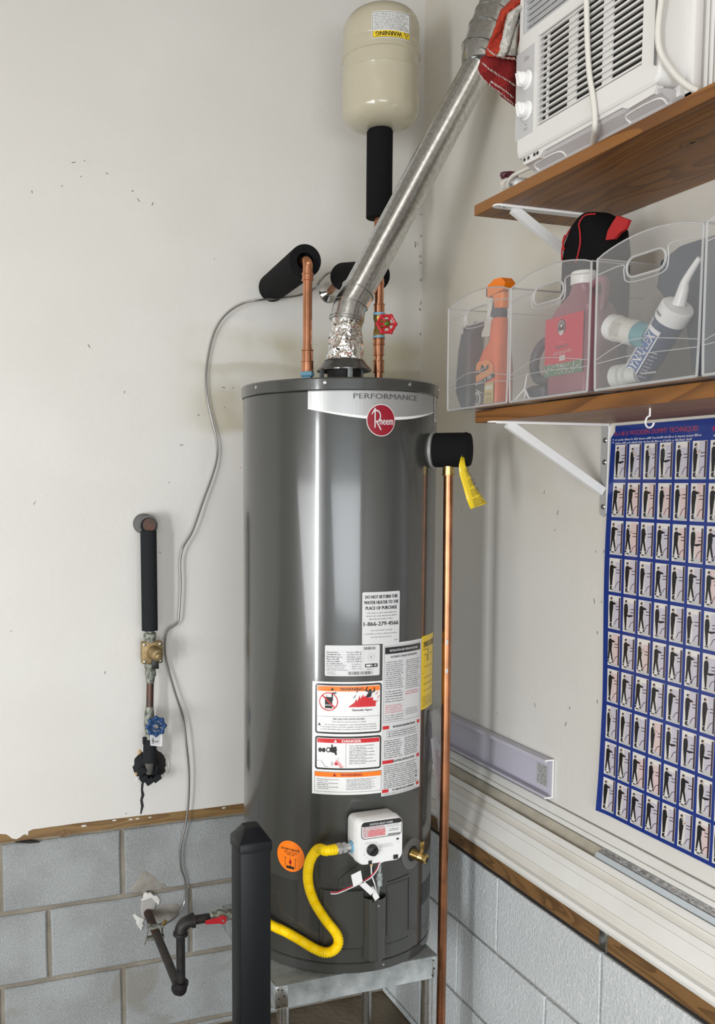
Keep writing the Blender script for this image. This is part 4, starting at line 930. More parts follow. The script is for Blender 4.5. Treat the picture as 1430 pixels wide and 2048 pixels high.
mb.prism([(xv-0.042, GYv-0.020, zt+0.005), (xv-0.004, GYv-0.020, zt+0.0085), (xv+0.004, GYv-0.020, zt-0.0085), (xv-0.042, GYv-0.020, zt-0.004)], (0, -0.003, 0)); mb.lathe([(0.003, 0), (0.003, 0.003)], (xv, GYv-0.024, zt), (0, -1, 0), seg=10, mi=1)
mb.build('valve_lever', [M_RED, M_STEEL], gv)
# yellow corrugated connector
hose = thing('gas_hose', (-0.62, -0.72, 0.58), 'yellow corrugated gas hose looping across the lower heater', 'hose')
P = [sidep-gt*0.036, sidep-gt*0.055+V(-0.004, 0, 0)]
for px, py, r in [(636, 1699, .030), (620, 1722, .024), (616, 1760, .020), (627, 1800, .020), (650, 1838, .022), (672, 1866, .024), (677, 1885, .026), (668, 1900, .027), (650, 1905, .026), (628, 1897, .022), (600, 1880, .018), (572, 1864, .018), (550, 1854, .021), (528, 1843, .030)]: P.append(CYLP(px, py, TR+r))
P += [V(-0.735, -0.54, 0.61), V(xe+0.03, GYv-0.04, zt+0.01), V(xe+0.006, GYv, zt)]
S = spline(P, 40); L = [0]
for a, b in zip(S[:-1], S[1:]): L.append(L[-1]+(b-a).length)
tot = L[-1]; nr = int(tot/0.0011); pts = []; rad = []; j = 0
for k in range(nr+1):
    d = tot*k/nr
    while j < len(L)-2 and L[j+1] < d: j += 1
    t = (d-L[j])/max(L[j+1]-L[j], 1e-9); pts.append(S[j].lerp(S[j+1], t)); rad.append(0.0106+0.0011*math.cos(2*math.pi*d/0.0046))
mb = MB(); mb.tube(pts, rad, 18); mb.build('corrugated_tube', M_YEL, hose, angle=80)
mb = MB(); a = sidep-gt*0.004; 
mb.tube([a, a-gt*0.010], [0.0095, 0.0095], 20); mb.tube([a-gt*0.010, a-gt*0.0105, a-gt*0.020, a-gt*0.0205], [0.0095, 0.0125, 0.0125, 0.010], 6); mb.tube([a-gt*0.0205, a-gt*0.034], [0.0105, 0.0115], 20); mb.tube([a-gt*0.022, a-gt*0.0225, a-gt*0.030, a-gt*0.0305], [0.011, 0.0135, 0.0135, 0.011], 6); mb.build('flare_fitting', M_STEEL, hose)
# ================================================================== COPPER AND VENT ON TOP
def pipe_with(mb, path, r, seg=20): mb.tube(path, r, seg)
def collar(mb, c, ax, r, L_, lip=0.0012):
    c, ax = V(*c), V(*ax).normalized(); mb.tube([c-ax*L_/2, c-ax*(L_/2-0.0008), c-ax*(L_/2-0.003), c-ax*(L_/2-0.0038), c+ax*(L_/2-0.0038), c+ax*(L_/2-0.003), c+ax*(L_/2-0.0008), c+ax*L_/2], [r-0.0008, r+lip, r+lip, r, r, r+lip, r+lip, r-0.0008], 24)
XH = PY(615, 640, -0.452).x; XC = PY(758, 640, -0.452).x
hot = thing('hot_water_pipe', (XH, -0.452, 1.809), 'bright copper pipe rising from the heater left of the vent', 'pipe')
mb = MB(); zt_h = 2.083; mb.tube([(XH, -0.452, 1.83), (XH, -0.452, zt_h-0.02)], 0.0108, 24); mb.build('copper_tube', M_COPPER, hot)
mb = MB(); collar(mb, (XH, -0.452, 1.877), (0, 0, 1), 0.0132, 0.030); collar(mb, (XH, -0.452, 1.853), (0, 0, 1), 0.0140, 0.026, 0.0006); mb.build('adapter', M_COPPER, hot)
mb = MB(); mb.lathe([(0.0125, 1.806), (0.0125, 1.829), (0.0162, 1.831), (0.0162, 1.838), (0.0145, 1.841)], (XH, -0.452, 0), seg=6); mb.build('dielectric_nipple', M_LBLUE, hot)
mb = MB(); pts = [V(XH, -0.452, zt_h-0.03), V(XH, -0.452, zt_h-0.008)]
for k in range(7): a = math.pi/2*k/6; pts.append(V(XH, -0.452+0.018-0.018*math.cos(a), zt_h-0.004+0.018*math.sin(a)))
pts.append(V(XH, -0.40, zt_h+0.014)); mb.tube(pts, 0.0122, 24); collar(mb, (XH, -0.452, zt_h-0.026), (0, 0, 1), 0.0128, 0.018, 0.0016); mb.build('elbow', M_COPPER, hot)
def sleeve(a, b, r, ri, m, name, parent, mi=None, depth=0.05):
    a, b = V(*a), V(*b); d = (b-a).normalized(); L_ = (b-a).length
    mb = MB(); mb.lathe([(ri, depth), (ri, 0.002), (ri+0.003, 0.0), (r-0.003, 0.0), (r, 0.004), (r, L_-0.002), (r-0.002, L_)], a, d, seg=36, capb=True); return mb.build(name, m, parent)
sleeve((XH+0.002, -0.432, 2.098), (XH+0.073, -0.001, 2.124), 0.0385, 0.019, M_FOAM, 'pipe_foam', hot)
cold = thing('cold_water_pipe', (XC, -0.452, 1.809), 'copper riser with red wheel valve right of the foil vent', 'pipe')
zs = lambda py: PY(757, py, -0.452).z
mb = MB(); mb.tube([(XC, -0.452, 1.83), (XC, -0.452, zs(560))], 0.0106, 24); mb.build('copper_tube', M_COPPER, cold)
for py_, r3, l3 in ((733, 0.0130, 0.030), (700, 0.0126, 0.028), (683, 0.0135, 0.016), (618, 0.0126, 0.024)):
    mb = MB(); collar(mb, (XC, -0.452, zs(py_)), (0, 0, 1), r3, l3); mb.build('fitting', M_COPPER, cold)
mb = MB(); mb.tube([(XC, -0.452, zs(672)), (XC, -0.452, zs(664)), (XC, -0.452, zs(655)), (XC, -0.452, zs(645)), (XC, -0.452, zs(638)), (XC, -0.452, zs(631))], [0.0145, 0.0145, 0.0115, 0.0115, 0.0145, 0.0145], 8); mb.tube([(XC, -0.452, zs(650)), (XC+0.004, -0.492, zs(649))], [0.011, 0.007], 12); gvb = mb.build('gate_valve', M_BRASS, cold)
for p1, p2 in ((676, 672), (631, 626)): mb = MB(); mb.tube([(XC, -0.452, zs(p1)), (XC, -0.452, zs(p2))], 0.0142, 20); mb.build('thread_seal', M_LBLUE, cold)
def handwheel(c, n, R, r, lobes, m, parent, hub=0.008, name='handwheel', nutm=None, amp=0.15):
    c, n = V(*c), V(*n).normalized(); x = n.cross(V(0, 0, 1)).normalized(); y = x.cross(n)*-1
    mb = MB(); K = 64; mb.tube([c+(x*math.cos(2*math.pi*k/K)+y*math.sin(2*math.pi*k/K))*R*(1+amp*(max(0, math.cos(lobes*2*math.pi*k/K))**2)-amp*0.4) for k in range(K)], r, 10, closed=True)
    for k in range(lobes):
        a = 2*math.pi*(k)/lobes; e = x*math.cos(a)+y*math.sin(a); mb.tube([c-n*0.002, c+e*R], r*0.8, 8); mb.sphere(c+e*R*1.06, r*1.35, seg=10)
    mb.lathe([(hub, -0.004), (hub, 0.003), (hub*0.7, 0.005)], c, n, seg=20); w_ = mb.build(name, m, parent)
    mb = MB(); mb.lathe([(hub*0.8, 0.004), (hub*0.8, 0.007), (hub*0.45, 0.010), (0.002, 0.013)], c, n, seg=6); mb.build('wheel_nut', nutm or M_STEEL, w_)
wc = PY(773, 648, -0.500); handwheel(wc, (-0.25, -0.95, 0.05), 0.0205, 0.0036, 6, M_REDW, gvb, 0.009, nutm=M_GREEN)
FE = PY(686, 553, -0.14)
sleeve((XC+0.003, -0.428, 2.078), FE, 0.036, 0.016, M_FOAM, 'pipe_foam', cold)
mb = MB(); mb.tube([(XC, -0.452, zs(570)), (XC, -0.450, 2.066), (XC, -0.440, 2.074), (XC, -0.40, 2.078)], 0.0120, 20); mb.build('elbow', M_COPPER, cold)
es = PY(652, 585, 0.0)
mb = MB(); mb.tube([FE+V(0, -0.02, 0), FE+(V(es.x+0.008, 0, es.z)-FE)*0.5, (es.x+0.008, -0.001, es.z)], 0.0100, 16); mb.build('wall_stub', M_COPPERD, cold)
mb = MB(); mb.lathe([(0.030, 0.0), (0.030, 0.003), (0.026, 0.008), (0.014, 0.013), (0.012, 0.016), (0.0105, 0.016)], (es.x+0.008, -0.0005, es.z), (0, -1, 0), seg=36); mb.build('escutcheon', M_CHROME, cold)
mb = MB(); cc = FE.lerp(V(es.x+0.008, 0, es.z), 0.35); mb.obox(cc, (1, 0, 0), (0, 1, 0), (0, 0, 1), 0.016, 0.006, 0.004, bev=0.001); mb.obox(cc+V(0, 0, 0.012), (1, 0, 0), (0, 1, 0), (0, 0, 1), 0.014, 0.005, 0.003, bev=0.001); mb.tube([cc+V(-0.011, 0, -0.010), cc+V(-0.011, 0, 0.026)], 0.0025, 8); mb.build('bond_clamp', M_PATINA, cold)
# expansion tank and its insulated riser
EX = PY(761, 200, -0.255).x; EY = -0.255
ze = lambda py: PY(761, py, EY).z
etank = thing('expansion_tank', (EX, EY, 2.15), 'tan painted expansion tank on a black insulated riser near the corner', 'expansion tank')
r_ = 0.0985; zb_, zt_ = 2.487, 2.782
mb = MB(); prof = []
for k in range(9): a = math.pi/2*k/8; prof.append((0.016+(r_-0.016)*math.sin(a)**0.75, zb_+0.045*(1-math.cos(a))))
hm = (zb_+zt_)/2+0.004
prof += [(r_, hm-0.020), (r_+0.0005, hm-0.019), (r_-0.0022, hm-0.017), (r_-0.0018, hm+0.016), (r_+0.0022, hm+0.019), (r_+0.0022, hm+0.024), (r_-0.001, hm+0.026), (r_-0.001, hm+0.050), (r_-0.003, hm+0.052), (r_-0.002, hm+0.054)]
for k in range(9): a = math.pi/2*(1-k/8); prof.append((0.012+(r_-0.013)*math.sin(a)**0.75, zt_-0.055*(1-math.cos(a))))
mb.lathe(prof, (EX, EY, 0), seg=72); mb.build('tank_shell', M_EXP, etank)
mb = MB(); mb.lathe([(0.016, zt_-0.002), (0.016, zt_+0.004), (0.012, zt_+0.006)], (EX, EY, 0), seg=24); mb.build('air_valve_cap', M_BLACKP, etank)
ed = (CAM[:2]-np.array([EX, EY])); ed /= np.hypot(*ed); ev = np.array([-ed[1], ed[0]])
def on_exp(a0, z0): 
    def f(x, y, l):
        a = R_(a0)+x/r_; p = np.array([EX, EY])+(r_+l-0.0005)*(math.cos(a)*ed+math.sin(a)*ev); return V(p[0], p[1], z0+y)
    return f
lw, lh = 0.103, 0.064; sh = Sheet(0.006); sh.rrect(0, 0, lw, lh, 0.003, 'white', 1).frame(0.002, 0.002, lw-0.002, lh-0.002, 0.0012, 'dgrey', 2).rect(0.0032, 0.0032, lw-0.0032, 0.018, 'yellow', 2)
sh.text('WARNING', lw*0.42, 0.0107, 0.0105, 'black', 3, width=0.066, bold=0.0004, flip=True).poly([(lw-0.021, 0.0165), (lw-0.006, 0.0165), (lw-0.0135, 0.0045)], 'black', 3).poly([(lw-0.0185, 0.0153), (lw-0.0085, 0.0153), (lw-0.0135, 0.0070)], 'yellow', 4).text('!', lw-0.0135, 0.012, 0.005, 'black', 5, flip=True)
sh.small(0.006, 0.020, lw-0.006, lh-0.005, 11, 'dgrey', 3, 0.55, 5); sh.build('warning_label', on_exp(-13.5, ze(109)-0.004), etank)
sleeve((EX-0.001, EY, 2.486), (EX-0.001, EY, ze(437)), 0.0335, 0.014, M_FOAM, 'riser_foam', etank, depth=0.02)
mb = MB(); mb.tube([(EX-0.003, EY, ze(437)+0.01), (EX-0.003, EY, 2.16), (EX-0.01, EY-0.002, 2.135), (-0.322, EY-0.005, 2.115)], 0.0108, 16); mb.build('copper_riser', M_COPPERD, etank)
# vent
vent = thing('vent_pipe', (HX, HY, 1.86), 'galvanised vent pipe slanting up from the foil-wrapped collar', 'vent pipe')
mb = MB(); rr = random.Random(4); rings = []
for i in range(22):
    t = i/21; c = V(HX+0.0, HY, 1.866).lerp(PY(693, 636, -0.452), t); rb_ = 0.0455-0.0095*t**0.8; ring = []
    for k in range(48):
        a = 2*math.pi*k/48; nz = noise.noise(V(math.cos(a)*3.2, math.sin(a)*3.2, t*5.5))*0.004+noise.noise(V(math.cos(a)*7, math.sin(a)*7, t*10))*0.0020; ring.append(c+V(math.cos(a), math.sin(a), 0)*(rb_+nz))
    rings.append(ring)
mb.loft(rings); mb.build('foil_wrap', M_FOIL, vent, angle=70)
sh = Sheet(0.01)
for k in range(9): sh.line((-0.012+k*0.003, 0.001+0.004*((k*7) % 3-1)), (-0.008+k*0.003, 0.002+0.004*((k*5) % 3-1)), 0.0008, 'crimson', 1)
sh.build('foil_print', lambda x, y, l: V(HX+x+0.002, HY, 1.879+y)+V(-_v[1]*0, 0, 0)+V(*_u, 0)*0.0495+V(*_v, 0)*0.0, vent)
def duct(path, r, m, name, parent, ribs=()):
    mb = MB(); mb.tube(path, r, 40); 
    return mb.build(name, m, parent)
A_ = PY(693, 640, -0.452); B_ = PY(700, 612, -0.452); C_ = PY(716, 583, -0.452); D_ = PY(957, 133, -0.452); vd = (D_-C_).normalized(); r_d = 0.0375
mb = MB(); pts = spline([A_+V(-0.001, 0, -0.006), A_.lerp(B_, 0.5), B_, B_.lerp(C_, 0.6), C_+vd*0.006], 4); mb.tube(pts, 0.0392, 40)
for c, d in ((A_, V(0.15, 0, 1).normalized()), (A_+V(0.001, 0, 0.006), V(0.15, 0, 1).normalized()), (B_+V(0.003, 0, 0.004), V(0.35, 0, 1).normalized()), (C_, vd)): mb.tube([c-d*0.0022, c-d*0.001, c+d*0.001, c+d*0.0022], [0.0385, 0.0415, 0.0415, 0.0385], 40)
mb.build('lower_elbow', M_GALV, vent)
mb = MB(); mb.tube([C_, C_+vd*0.004, D_-vd*0.012, D_-vd*0.010, D_-vd*0.006, D_, D_+vd*0.03], [r_d, r_d, r_d, r_d+0.001, r_d, r_d-0.002, r_d-0.003], 48)
mb.build('straight_duct', M_GALV, vent)
mb = MB(); sd = vd.cross(V(0, 1, 0)).normalized(); p0 = C_+V(0, -r_d-0.0004, 0)+vd*0.01+(-sd)*0.0; off = V(-math.sin(0.6)*0, 0, 0)
q0 = C_+(V(0, -1, 0)*math.cos(0.75)+(-sd if sd.x > 0 else sd)*math.sin(0.75))*r_d; mb.tube([q0+vd*0.02, q0+(D_-C_)-vd*0.02], 0.0016, 6); mb.build('duct_seam', M_GALV, vent)
mb = MB(); p = C_+V(0.002, -r_d-0.0005, 0)+vd*0.016; mb.lathe([(0.004, 0), (0.003, 0.002)], p, (0, -1, 0), seg=10); mb.build('screw', M_STEEL, vent)
E1 = PY(963, 100, -0.452); E2 = PY(975, 60, -0.452); E3 = PY(990, 22, -0.45); E4 = PY(1003, -25, -0.45)
mb = MB(); pts = spline([D_+vd*0.012, E1, E2, E3, E4, E4+V(0.01, 0, 0.10), V(E4.x+0.012, E4.y, 2.999)], 4); mb.tube(pts, [0.046-0.0035*k/len(pts) for k in range(len(pts))], 44)
dirs = [(D_+vd*0.014, vd, 0.0495), (E1+V(0, 0, 0.002), (E2-E1).normalized(), 0.0495), (E2, (E3-E1).normalized(), 0.0480), (E2+(E3-E2)*0.75, (E3-E2).normalized(), 0.0465), (E4, V(0.1, 0, 1), 0.045)]
for c, d, r2 in dirs: d = d.normalized(); mb.tube([c-d*0.003, c-d*0.0012, c+d*0.0012, c+d*0.003], [r2-0.004, r2, r2, r2-0.004], 44)
mb.build('upper_elbow', M_GALV, vent)
# discharge pipe beside the heater
dp_ = [V(-0.272, -0.630, 0)]
tcn = tp+tn*0.034; DX, DY = tcn.x, tcn.y
dis = thing('discharge_pipe', (DX, DY, 0.0), 'long straight copper pipe dropping beside the heater from the foam elbow', 'pipe')
lo = PY(880.8, 2046, DY); hi = PY(897, 931, DY)
bot = hi+(lo-hi)*((hi.z-0.02)/(hi.z-lo.z))
mb = MB(); mb.tube([hi, hi.lerp(lo, 0.45)+V(0.003, 0, 0), bot], 0.0107, 28); mb.build('copper_tube', M_COPPERD, dis)
mb = MB(); collar(mb, (hi.x, hi.y, hi.z-0.010), (0, 0, 1), 0.0130, 0.026, 0.0014); mb.tube([hi+V(0, 0, 0.0), hi+V(0, 0, 0.012)], 0.0142, 20); mb.build('male_adapter', M_BRASS, dis)
sh = Sheet()
for pyy in (1283, 1340):
    sh = Sheet(); q9 = PY(889, pyy, DY); sh.disc(q9.x, q9.z, 0.0035, 'thermo', 1, 12, 1.8)
    sh.build('pipe_sticker', lambda x, y, l: V(x, DY-0.0109-l+abs(x-PY(889, 1300, DY).x)*0.3, y), dis)
# yellow warning tag on the relief valve
tgp = [(922, 913), (918, 930), (919, 948), (926, 972), (933, 998), (941, 1018)]; tgr = [(929, 915), (931, 930), (938, 946), (947, 968), (956, 982), (974, 1007)]
yt = DY-0.055
mb = MB(); rows_ = []
for i, (a, b) in enumerate(zip(tgp, tgr)):
    yo = yt-0.004*math.sin(i*1.3); rows_.append([PY(a[0]+(b[0]-a[0])*k/4, a[1]+(b[1]-a[1])*k/4, yo) for k in range(5)])
mb.loft(rows_, caps=False, closed=False); vt = mb.build('valve_tag', INK['yellow']); tag(vt, 'yellow plastic warning tag hanging from the black foam elbow', 'tag')
sm = vt.modifiers.new('thickness', 'SOLIDIFY'); sm.thickness = 0.0006
ta_, tb_ = PY(926, 925, yt), PY(957, 1012, yt); dd_ = (tb_-ta_); Lt = dd_.length; dd_.normalize(); pp_ = V(dd_.z, 0, -dd_.x)*-1
if pp_.x < 0: pp_ = -pp_
sh = Sheet(); 
for j_ in range(24):
    y = -0.012-j_*0.0038; ww = 0.006+0.0075*j_/24*1.2
    if j_ in (6, 12, 18): continue
    sh.small(-ww*0.9+0.001*j_/24, y-0.0035, ww*0.9+0.001*j_/24, y, 1, 'black', 1, 0.75, j_, justify=True)
sh.build('tag_print', lambda x, y, l: ta_+pp_*x-dd_*y+V(0, -0.0055-l, 0), vt)
mb = MB(); a = PY(925, 914, yt); mb.tube(spline([a, a+V(0.002, 0.01, 0.012), tp+tn*0.083+V(0.0, 0, -0.01)], 5), 0.0012, 6); mb.build('tag_wire', M_STEEL, vt)
# ================================================================== WATER SHUT-OFF ASSEMBLY ON THE BACK WALL
wa = thing('water_shutoff', (-0.84, -0.05, 0.80), 'water shut-off pipe with bronze regulator and blue wheel on the left wall', 'water pipe')
YP = -0.055; q = lambda px, py: PY(px, py, YP)
top = q(297, 1052)
mb = MB(); sp_ = PY(288, 1040, 0); 
mb.lathe([(0.0275, 0.0), (0.0275, 0.055), (0.026, 0.058)], (top.x-0.004, -0.001, top.z+0.004), (0.04, -1, -0.04), seg=36, capt=True); mb.build('stub_foam', M_FOAMIN, wa)
mb = MB(); mb.lathe([(0.0215, 0), (0.0215, 0.003)], (top.x-0.001, -0.0585, top.z+0.001), (0, -1, 0), seg=30); mb.build('foam_mouth', M_FOAMG, wa)
mb = MB(); mb.lathe([(0.018, 0), (0.0178, 0.0012)], (top.x+0.001, -0.0608, top.z+0.003), (0, -1, 0), seg=24); mb.build('elbow_end', M_COPOLD, wa)
a, b = q(296, 1063), q(299, 1260)
mb = MB(); mb.tube([a+V(0, -0.006, 0.002), a+V(0, -0.006, 0), b+V(0, -0.004, 0)], [0.0205, 0.0215, 0.0215], 28); mb.build('pipe_foam', M_FOAMG, wa)
def stack(pts, m, name, seg=20): # list of (px, py, r)
    mb = MB(); mb.tube([q(x, y) for x, y, r in pts], [r for *_, r in pts], seg); return mb.build(name, m, wa)
stack([(299, 1258, .013), (299, 1265, .0125), (299.5, 1266, .0165), (299.5, 1270, .0175), (300, 1276, .0165), (300.5, 1284, .013)], M_PATINA, 'union')
reg = q(303, 1304)
mb = MB(); mb.box((reg.x-0.0285, YP-0.013, reg.z-0.030), (reg.x+0.0285, YP+0.012, reg.z+0.030), bev=0.004)
mb.lathe([(0.020, 0), (0.018, 0.006), (0.0155, 0.022), (0.015, 0.030), (0.009, 0.032), (0.009, 0.040), (0.006, 0.042)], (reg.x+0.004, YP-0.012, reg.z), (0.12, -1, -0.12), seg=28)
regu = mb.build('pressure_regulator', M_BRONZE, wa)
for sx, sz in ((-1, 1), (1, 1), (-1, -1), (1, -1)):
    mb = MB(); mb.lathe([(0.0042, 0), (0.004, 0.002), (0.002, 0.003)], (reg.x+sx*0.0215, YP-0.013, reg.z+sz*0.023), (0, -1, 0), seg=10); mb.build('screw', M_STEEL, regu)
mb = MB(); mb.obox(q(307, 1325)+V(0, -0.022, 0), (1, 0, 0), (0, 1, 0), (0, 0, 1), 0.009, 0.004, 0.013, bev=0.001); mb.build('regulator_clip', M_BLACKP, regu)
stack([(301, 1326, .0155), (301, 1334, .0165), (301, 1340, .0135), (301, 1344, .0155), (301, 1350, .0155), (300.5, 1354, .0125), (300.5, 1366, .0105)], M_PATINA, 'lower_union')
stack([(300.5, 1362, .0098), (299.5, 1416, .0098)], M_COPOLD, 'copper_tube')
stack([(299.5, 1413, .0108), (299, 1420, .0115), (298.5, 1424, .013), (298.5, 1450, .014), (298.5, 1460, .012), (298, 1478, .0115)], M_PATINA, 'gate_valve_body')
mb = MB(); wcen = q(307.5, 1441)+V(0, -0.045, 0); mb.tube([q(299, 1441), wcen], 0.006, 10); mb.build('valve_stem', M_PATINA, wa)
handwheel(q(307.5, 1442)+V(-0.004, -0.048, -0.002), (0, -1, 0), 0.0215, 0.0048, 8, M_BLUEW, wa, 0.010, amp=0.12)
mb = MB(); aa, bb = q(300, 1478), q(299, 1524); mb.tube([aa, bb], 0.0178, 28); mb.obox(q(289, 1480)+V(0, -0.005, 0), (1, 0, 0), (0, 1, 0), (0, 0, 1), 0.006, 0.004, 0.010, bev=0.002); mb.build('lower_foam', M_FOAMG, wa)
mb = MB(); cW = PY(298, 1535, -0.03)
mb.lathe([(0.034, 0), (0.030, 0.045), (0.027, 0.048)], (cW.x-0.004, 0.004, cW.z+0.004), (0, -1, -0.1), seg=10)
for x0_, z0_, rr_ in ((-0.019, -0.022, 0.011), (0.016, -0.024, 0.012), (-0.004, -0.030, 0.012), (-0.024, 0.0, 0.010)): mb.obox(cW+V(x0_, -0.022, z0_), V(0.8, 0, 0.5).normalized(), (0, 1, 0), V(-0.5, 0, 0.8).normalized(), rr_, 0.010, 0.008, bev=0.003)
mb.build('torn_foam', M_FOAMG, wa, smooth=False)
mb = MB(); mb.tube([q(299, 1520)+V(0, 0, 0), q(299, 1548)+V(0, 0.008, 0)], [0.013, 0.010], 14); mb.build('elbow', mat('pipe_scale', (0.14, 0.13, 0.115), 0.7, var=(0.08, 0.075, 0.07), vscale=80), wa)
mb = MB(); tl = [q(295, 1463), q(320, 1459), q(319, 1487), q(296, 1485)]; mb.prism([p+V(0, -0.030, 0) for p in tl], (0, -0.0012, 0)); pt = mb.build('price_tag', M_WHITEP, smooth=False); tag(pt, 'small white barcode tag hanging under the blue valve wheel', 'tag')
sh = Sheet(); sh.rect(0.001, -0.001, 0.0255, 0.026, 'thermo', 1).barcode(0.004, 0.004, 0.010, 0.018, 'black', 2, 2, True).barcode(0.0115, 0.006, 0.022, 0.012, 'grey', 2, 5).small(0.004, 0.018, 0.022, 0.023, 2, 'grey', 2)
sh.build('tag_print', plane_map(q(296, 1485)+V(-0.0005, -0.0315, 0.001), (1, 0, 0), (0, 0, 1), (0, -1, 0)), pt)
# ---- grounding wire
mb = MB()
WP = [cc+V(0.0, 0, 0.018)]
for px, py, y in [(668, 545, -.08), (655, 547, -.06), (640, 562, -.045), (630, 576, -.035), (600, 590, -.03), (560, 596, -.05), (520, 600, -.06), (490, 605, -.04), (462, 620, -.025), (440, 643, -.02), (425, 675, -.014), (416, 715, -.012), (412, 755, -.012), (415, 800, -.012), (425, 845, -.012), (434, 885, -.014), (434, 915, -.016), (425, 950, -.02), (405, 1005, -.022), (385, 1062, -.024), (366, 1095, -.024), (360, 1125, -.02), (361, 1170, -.02), (358, 1225, -.02), (354, 1246, -.02), (336, 1260, -.018), (330, 1280, -.018), (332, 1320, -.018), (350, 1385, -.02), (366, 1435, -.024), (373, 1490, -.026), (378, 1545, -.024), (377, 1600, -.022), (372, 1645, -.02), (366, 1672, -.018), (361, 1700, -.016), (362, 1735, -.014), (370, 1760, -.012), (371, 1790, -.012), (367, 1810, -.014), (355, 1830, -.025), (344, 1840, -.06)]: WP.append(PY(px, py, y))
clp = wp.lerp(e0, 0.30); WP.append(clp+V(0.022, -0.004, 0.018))
mb.tube(spline(WP, 5), 0.0030, 10); gw = mb.build('grounding_wire', M_WIRE); tag(gw, 'thin grey grounding wire running down the wall to the gas pipe clamp', 'wire')
gc = thing('pipe_clamp', clp, 'dull metal bonding clamp bolted round the rusty gas pipe', 'clamp')
ax = (e0-wp).normalized()
for s_ in (1, -1):
    mb = MB(); mb.obox(clp+V(0, 0, 0.0150*s_), (1, 0, 0), ax, ax.cross(V(1, 0, 0)).normalized(), 0.022, 0.006, 0.0040, bev=0.0012); mb.build('clamp_jaw', M_PATINA, gc)
for sx in (-1, 1):
    mb = MB(); mb.tube([clp+V(sx*0.0185, 0, 0.022), clp+V(sx*0.0185+(-0.012 if sx < 0 else 0), 0, -0.030)], 0.0024, 10); mb.lathe([(0.0048, 0), (0.0048, 0.005)], clp+V(sx*0.0185, 0, 0.019), (0, 0, 1), seg=6); mb.build('clamp_bolt', M_GALV, gc)
mb = MB(); mb.tube([clp+V(0.020, -0.003, 0.018), clp+V(0.026, -0.006, 0.030)], 0.0052, 10); mb.build('wire_lug', M_BRASS, gc)
# ================================================================== SIDING PANELS ON THE SILL
SX0, SZ0, SX1, SZ1 = XR-0.002, 0.672, -0.001, 0.820
sdir = V(SX1-SX0, 0, SZ1-SZ0); sn = V(-(SZ1-SZ0), 0, SX1-SX0).normalized()
def SP(t, y, o=0.0): return V(SX0, y, SZ0)+sdir*t+sn*o
def st_at(px, py):
    r = ray(px, py); n = np.array(sn); p0 = np.array((SX0, 0, SZ0)); t = ((p0-CAM)@n)/(r@n); P = CAM+r*t; return (P[2]-SZ0)/(SZ1-SZ0), P[1]
T_ = {py: st_at(1190, py)[0] for py in (1848.5, 1828, 1806.5, 1769.5, 1752.7, 1732.5, 1716, 1700, 1688, 1675, 1668)}
YA, YB = -0.12, -2.3
def strip(name, prof, m, label=None, y0=YA, y1=YB, cat='siding panel', parent=None, group=None):
    """prof: (t, offset) cross-section run along the sill"""
    mb = MB(); n = 8; back = [(t, o-0.0022) for t, o in prof][::-1]
    rings = [[SP(t, y0+(y1-y0)*k/n, o+(0.0006*math.sin(k*1.7+t*9))) for t, o in list(prof)+back] for k in range(n+1)]
    mb.loft(rings); o = mb.build(name, m, parent, angle=25)
    if label: tag(o, label, cat, group)
    return o
a, b, c, d, e, f_, g_, h_, i_, j_, k_ = [T_[k] for k in (1848.5, 1828, 1806.5, 1769.5, 1752.7, 1732.5, 1716, 1700, 1688, 1675, 1668)]
o = strip('siding_panel', [(a-0.02, -0.004), (a, 0.004), (a+0.02, 0.0095), (b-0.03, 0.010), (b-0.01, 0.006), (b, 0.005)], M_VINYL, 'front white vinyl panel with a rounded lip along the sill board')
strip('panel_groove', [(b, 0.0035), (c, 0.0030), (c+0.005, 0.006)], M_VINYLB, parent=o)
o = strip('siding_panel', [(c+0.006, 0.004), (c+0.008, 0.0065), (d-0.004, 0.0060), (d-0.002, 0.0045), (d, 0.0045), (d+0.002, 0.0070), (e, 0.0065)], M_VINYL, 'widest flat white vinyl panel in the middle of the sloping stack')
strip('panel_groove', [(e+0.001, 0.0050), ((e+f_)/2, 0.0025), (f_-0.002, 0.0020), (f_, 0.007)], M_VINYLB, parent=o)
o = strip('siding_panel', [(f_+0.002, 0.0045), (f_+0.004, 0.0085), (g_-0.01, 0.0080), (g_, 0.0075), (g_+0.004, 0.001)], M_VINYL, 'white vinyl panel just below the dusty channel')
strip('dusty_channel', [(g_+0.006, -0.004), (i_+0.005, -0.004)], M_VDIRT, parent=o)
o = strip('siding_panel', [(i_+0.012, 0.0), (i_+0.016, 0.010), (j_-0.004, 0.0095), (j_+0.004, 0.0075)], M_VINYL, 'narrow white vinyl rail between the dusty channel and top rail')
o = strip('siding_panel', [(j_+0.008, 0.006), (j_+0.014, 0.0105), (0.985, 0.009), (0.999, 0.006)], M_VINYL, 'rearmost white vinyl rail lying against the drywall')
yA = st_at(1195, 1705)[1]
o = strip('metal_flashing', [(g_+0.006, -0.001), (g_+0.010, 0.0025), (g_*0.45+i_*0.55, 0.0030)], M_FLASH, 'pale blue metal strip lying in the dusty channel', y0=yA, cat='metal strip')
o = strip('corner_bead', [(g_*0.42+i_*0.58, 0.0005), (g_*0.38+i_*0.62, 0.0045), (i_+0.004, 0.0050), (i_+0.010, 0.004)], M_TAPEM, 'silver perforated corner bead beside the pale blue metal strip', y0=yA-0.01, cat='corner bead')
sh = Sheet(); rr = random.Random(3)
for k in range(120):
    u_ = k*0.0085; vv = rr.choice((0.25, 0.5, 0.75)); sh.line((u_, vv*0.012), (u_+0.006, vv*0.012+rr.uniform(-.001, .001)), 0.0009, rr.choice(('black', 'dgrey', 'white')), 1)
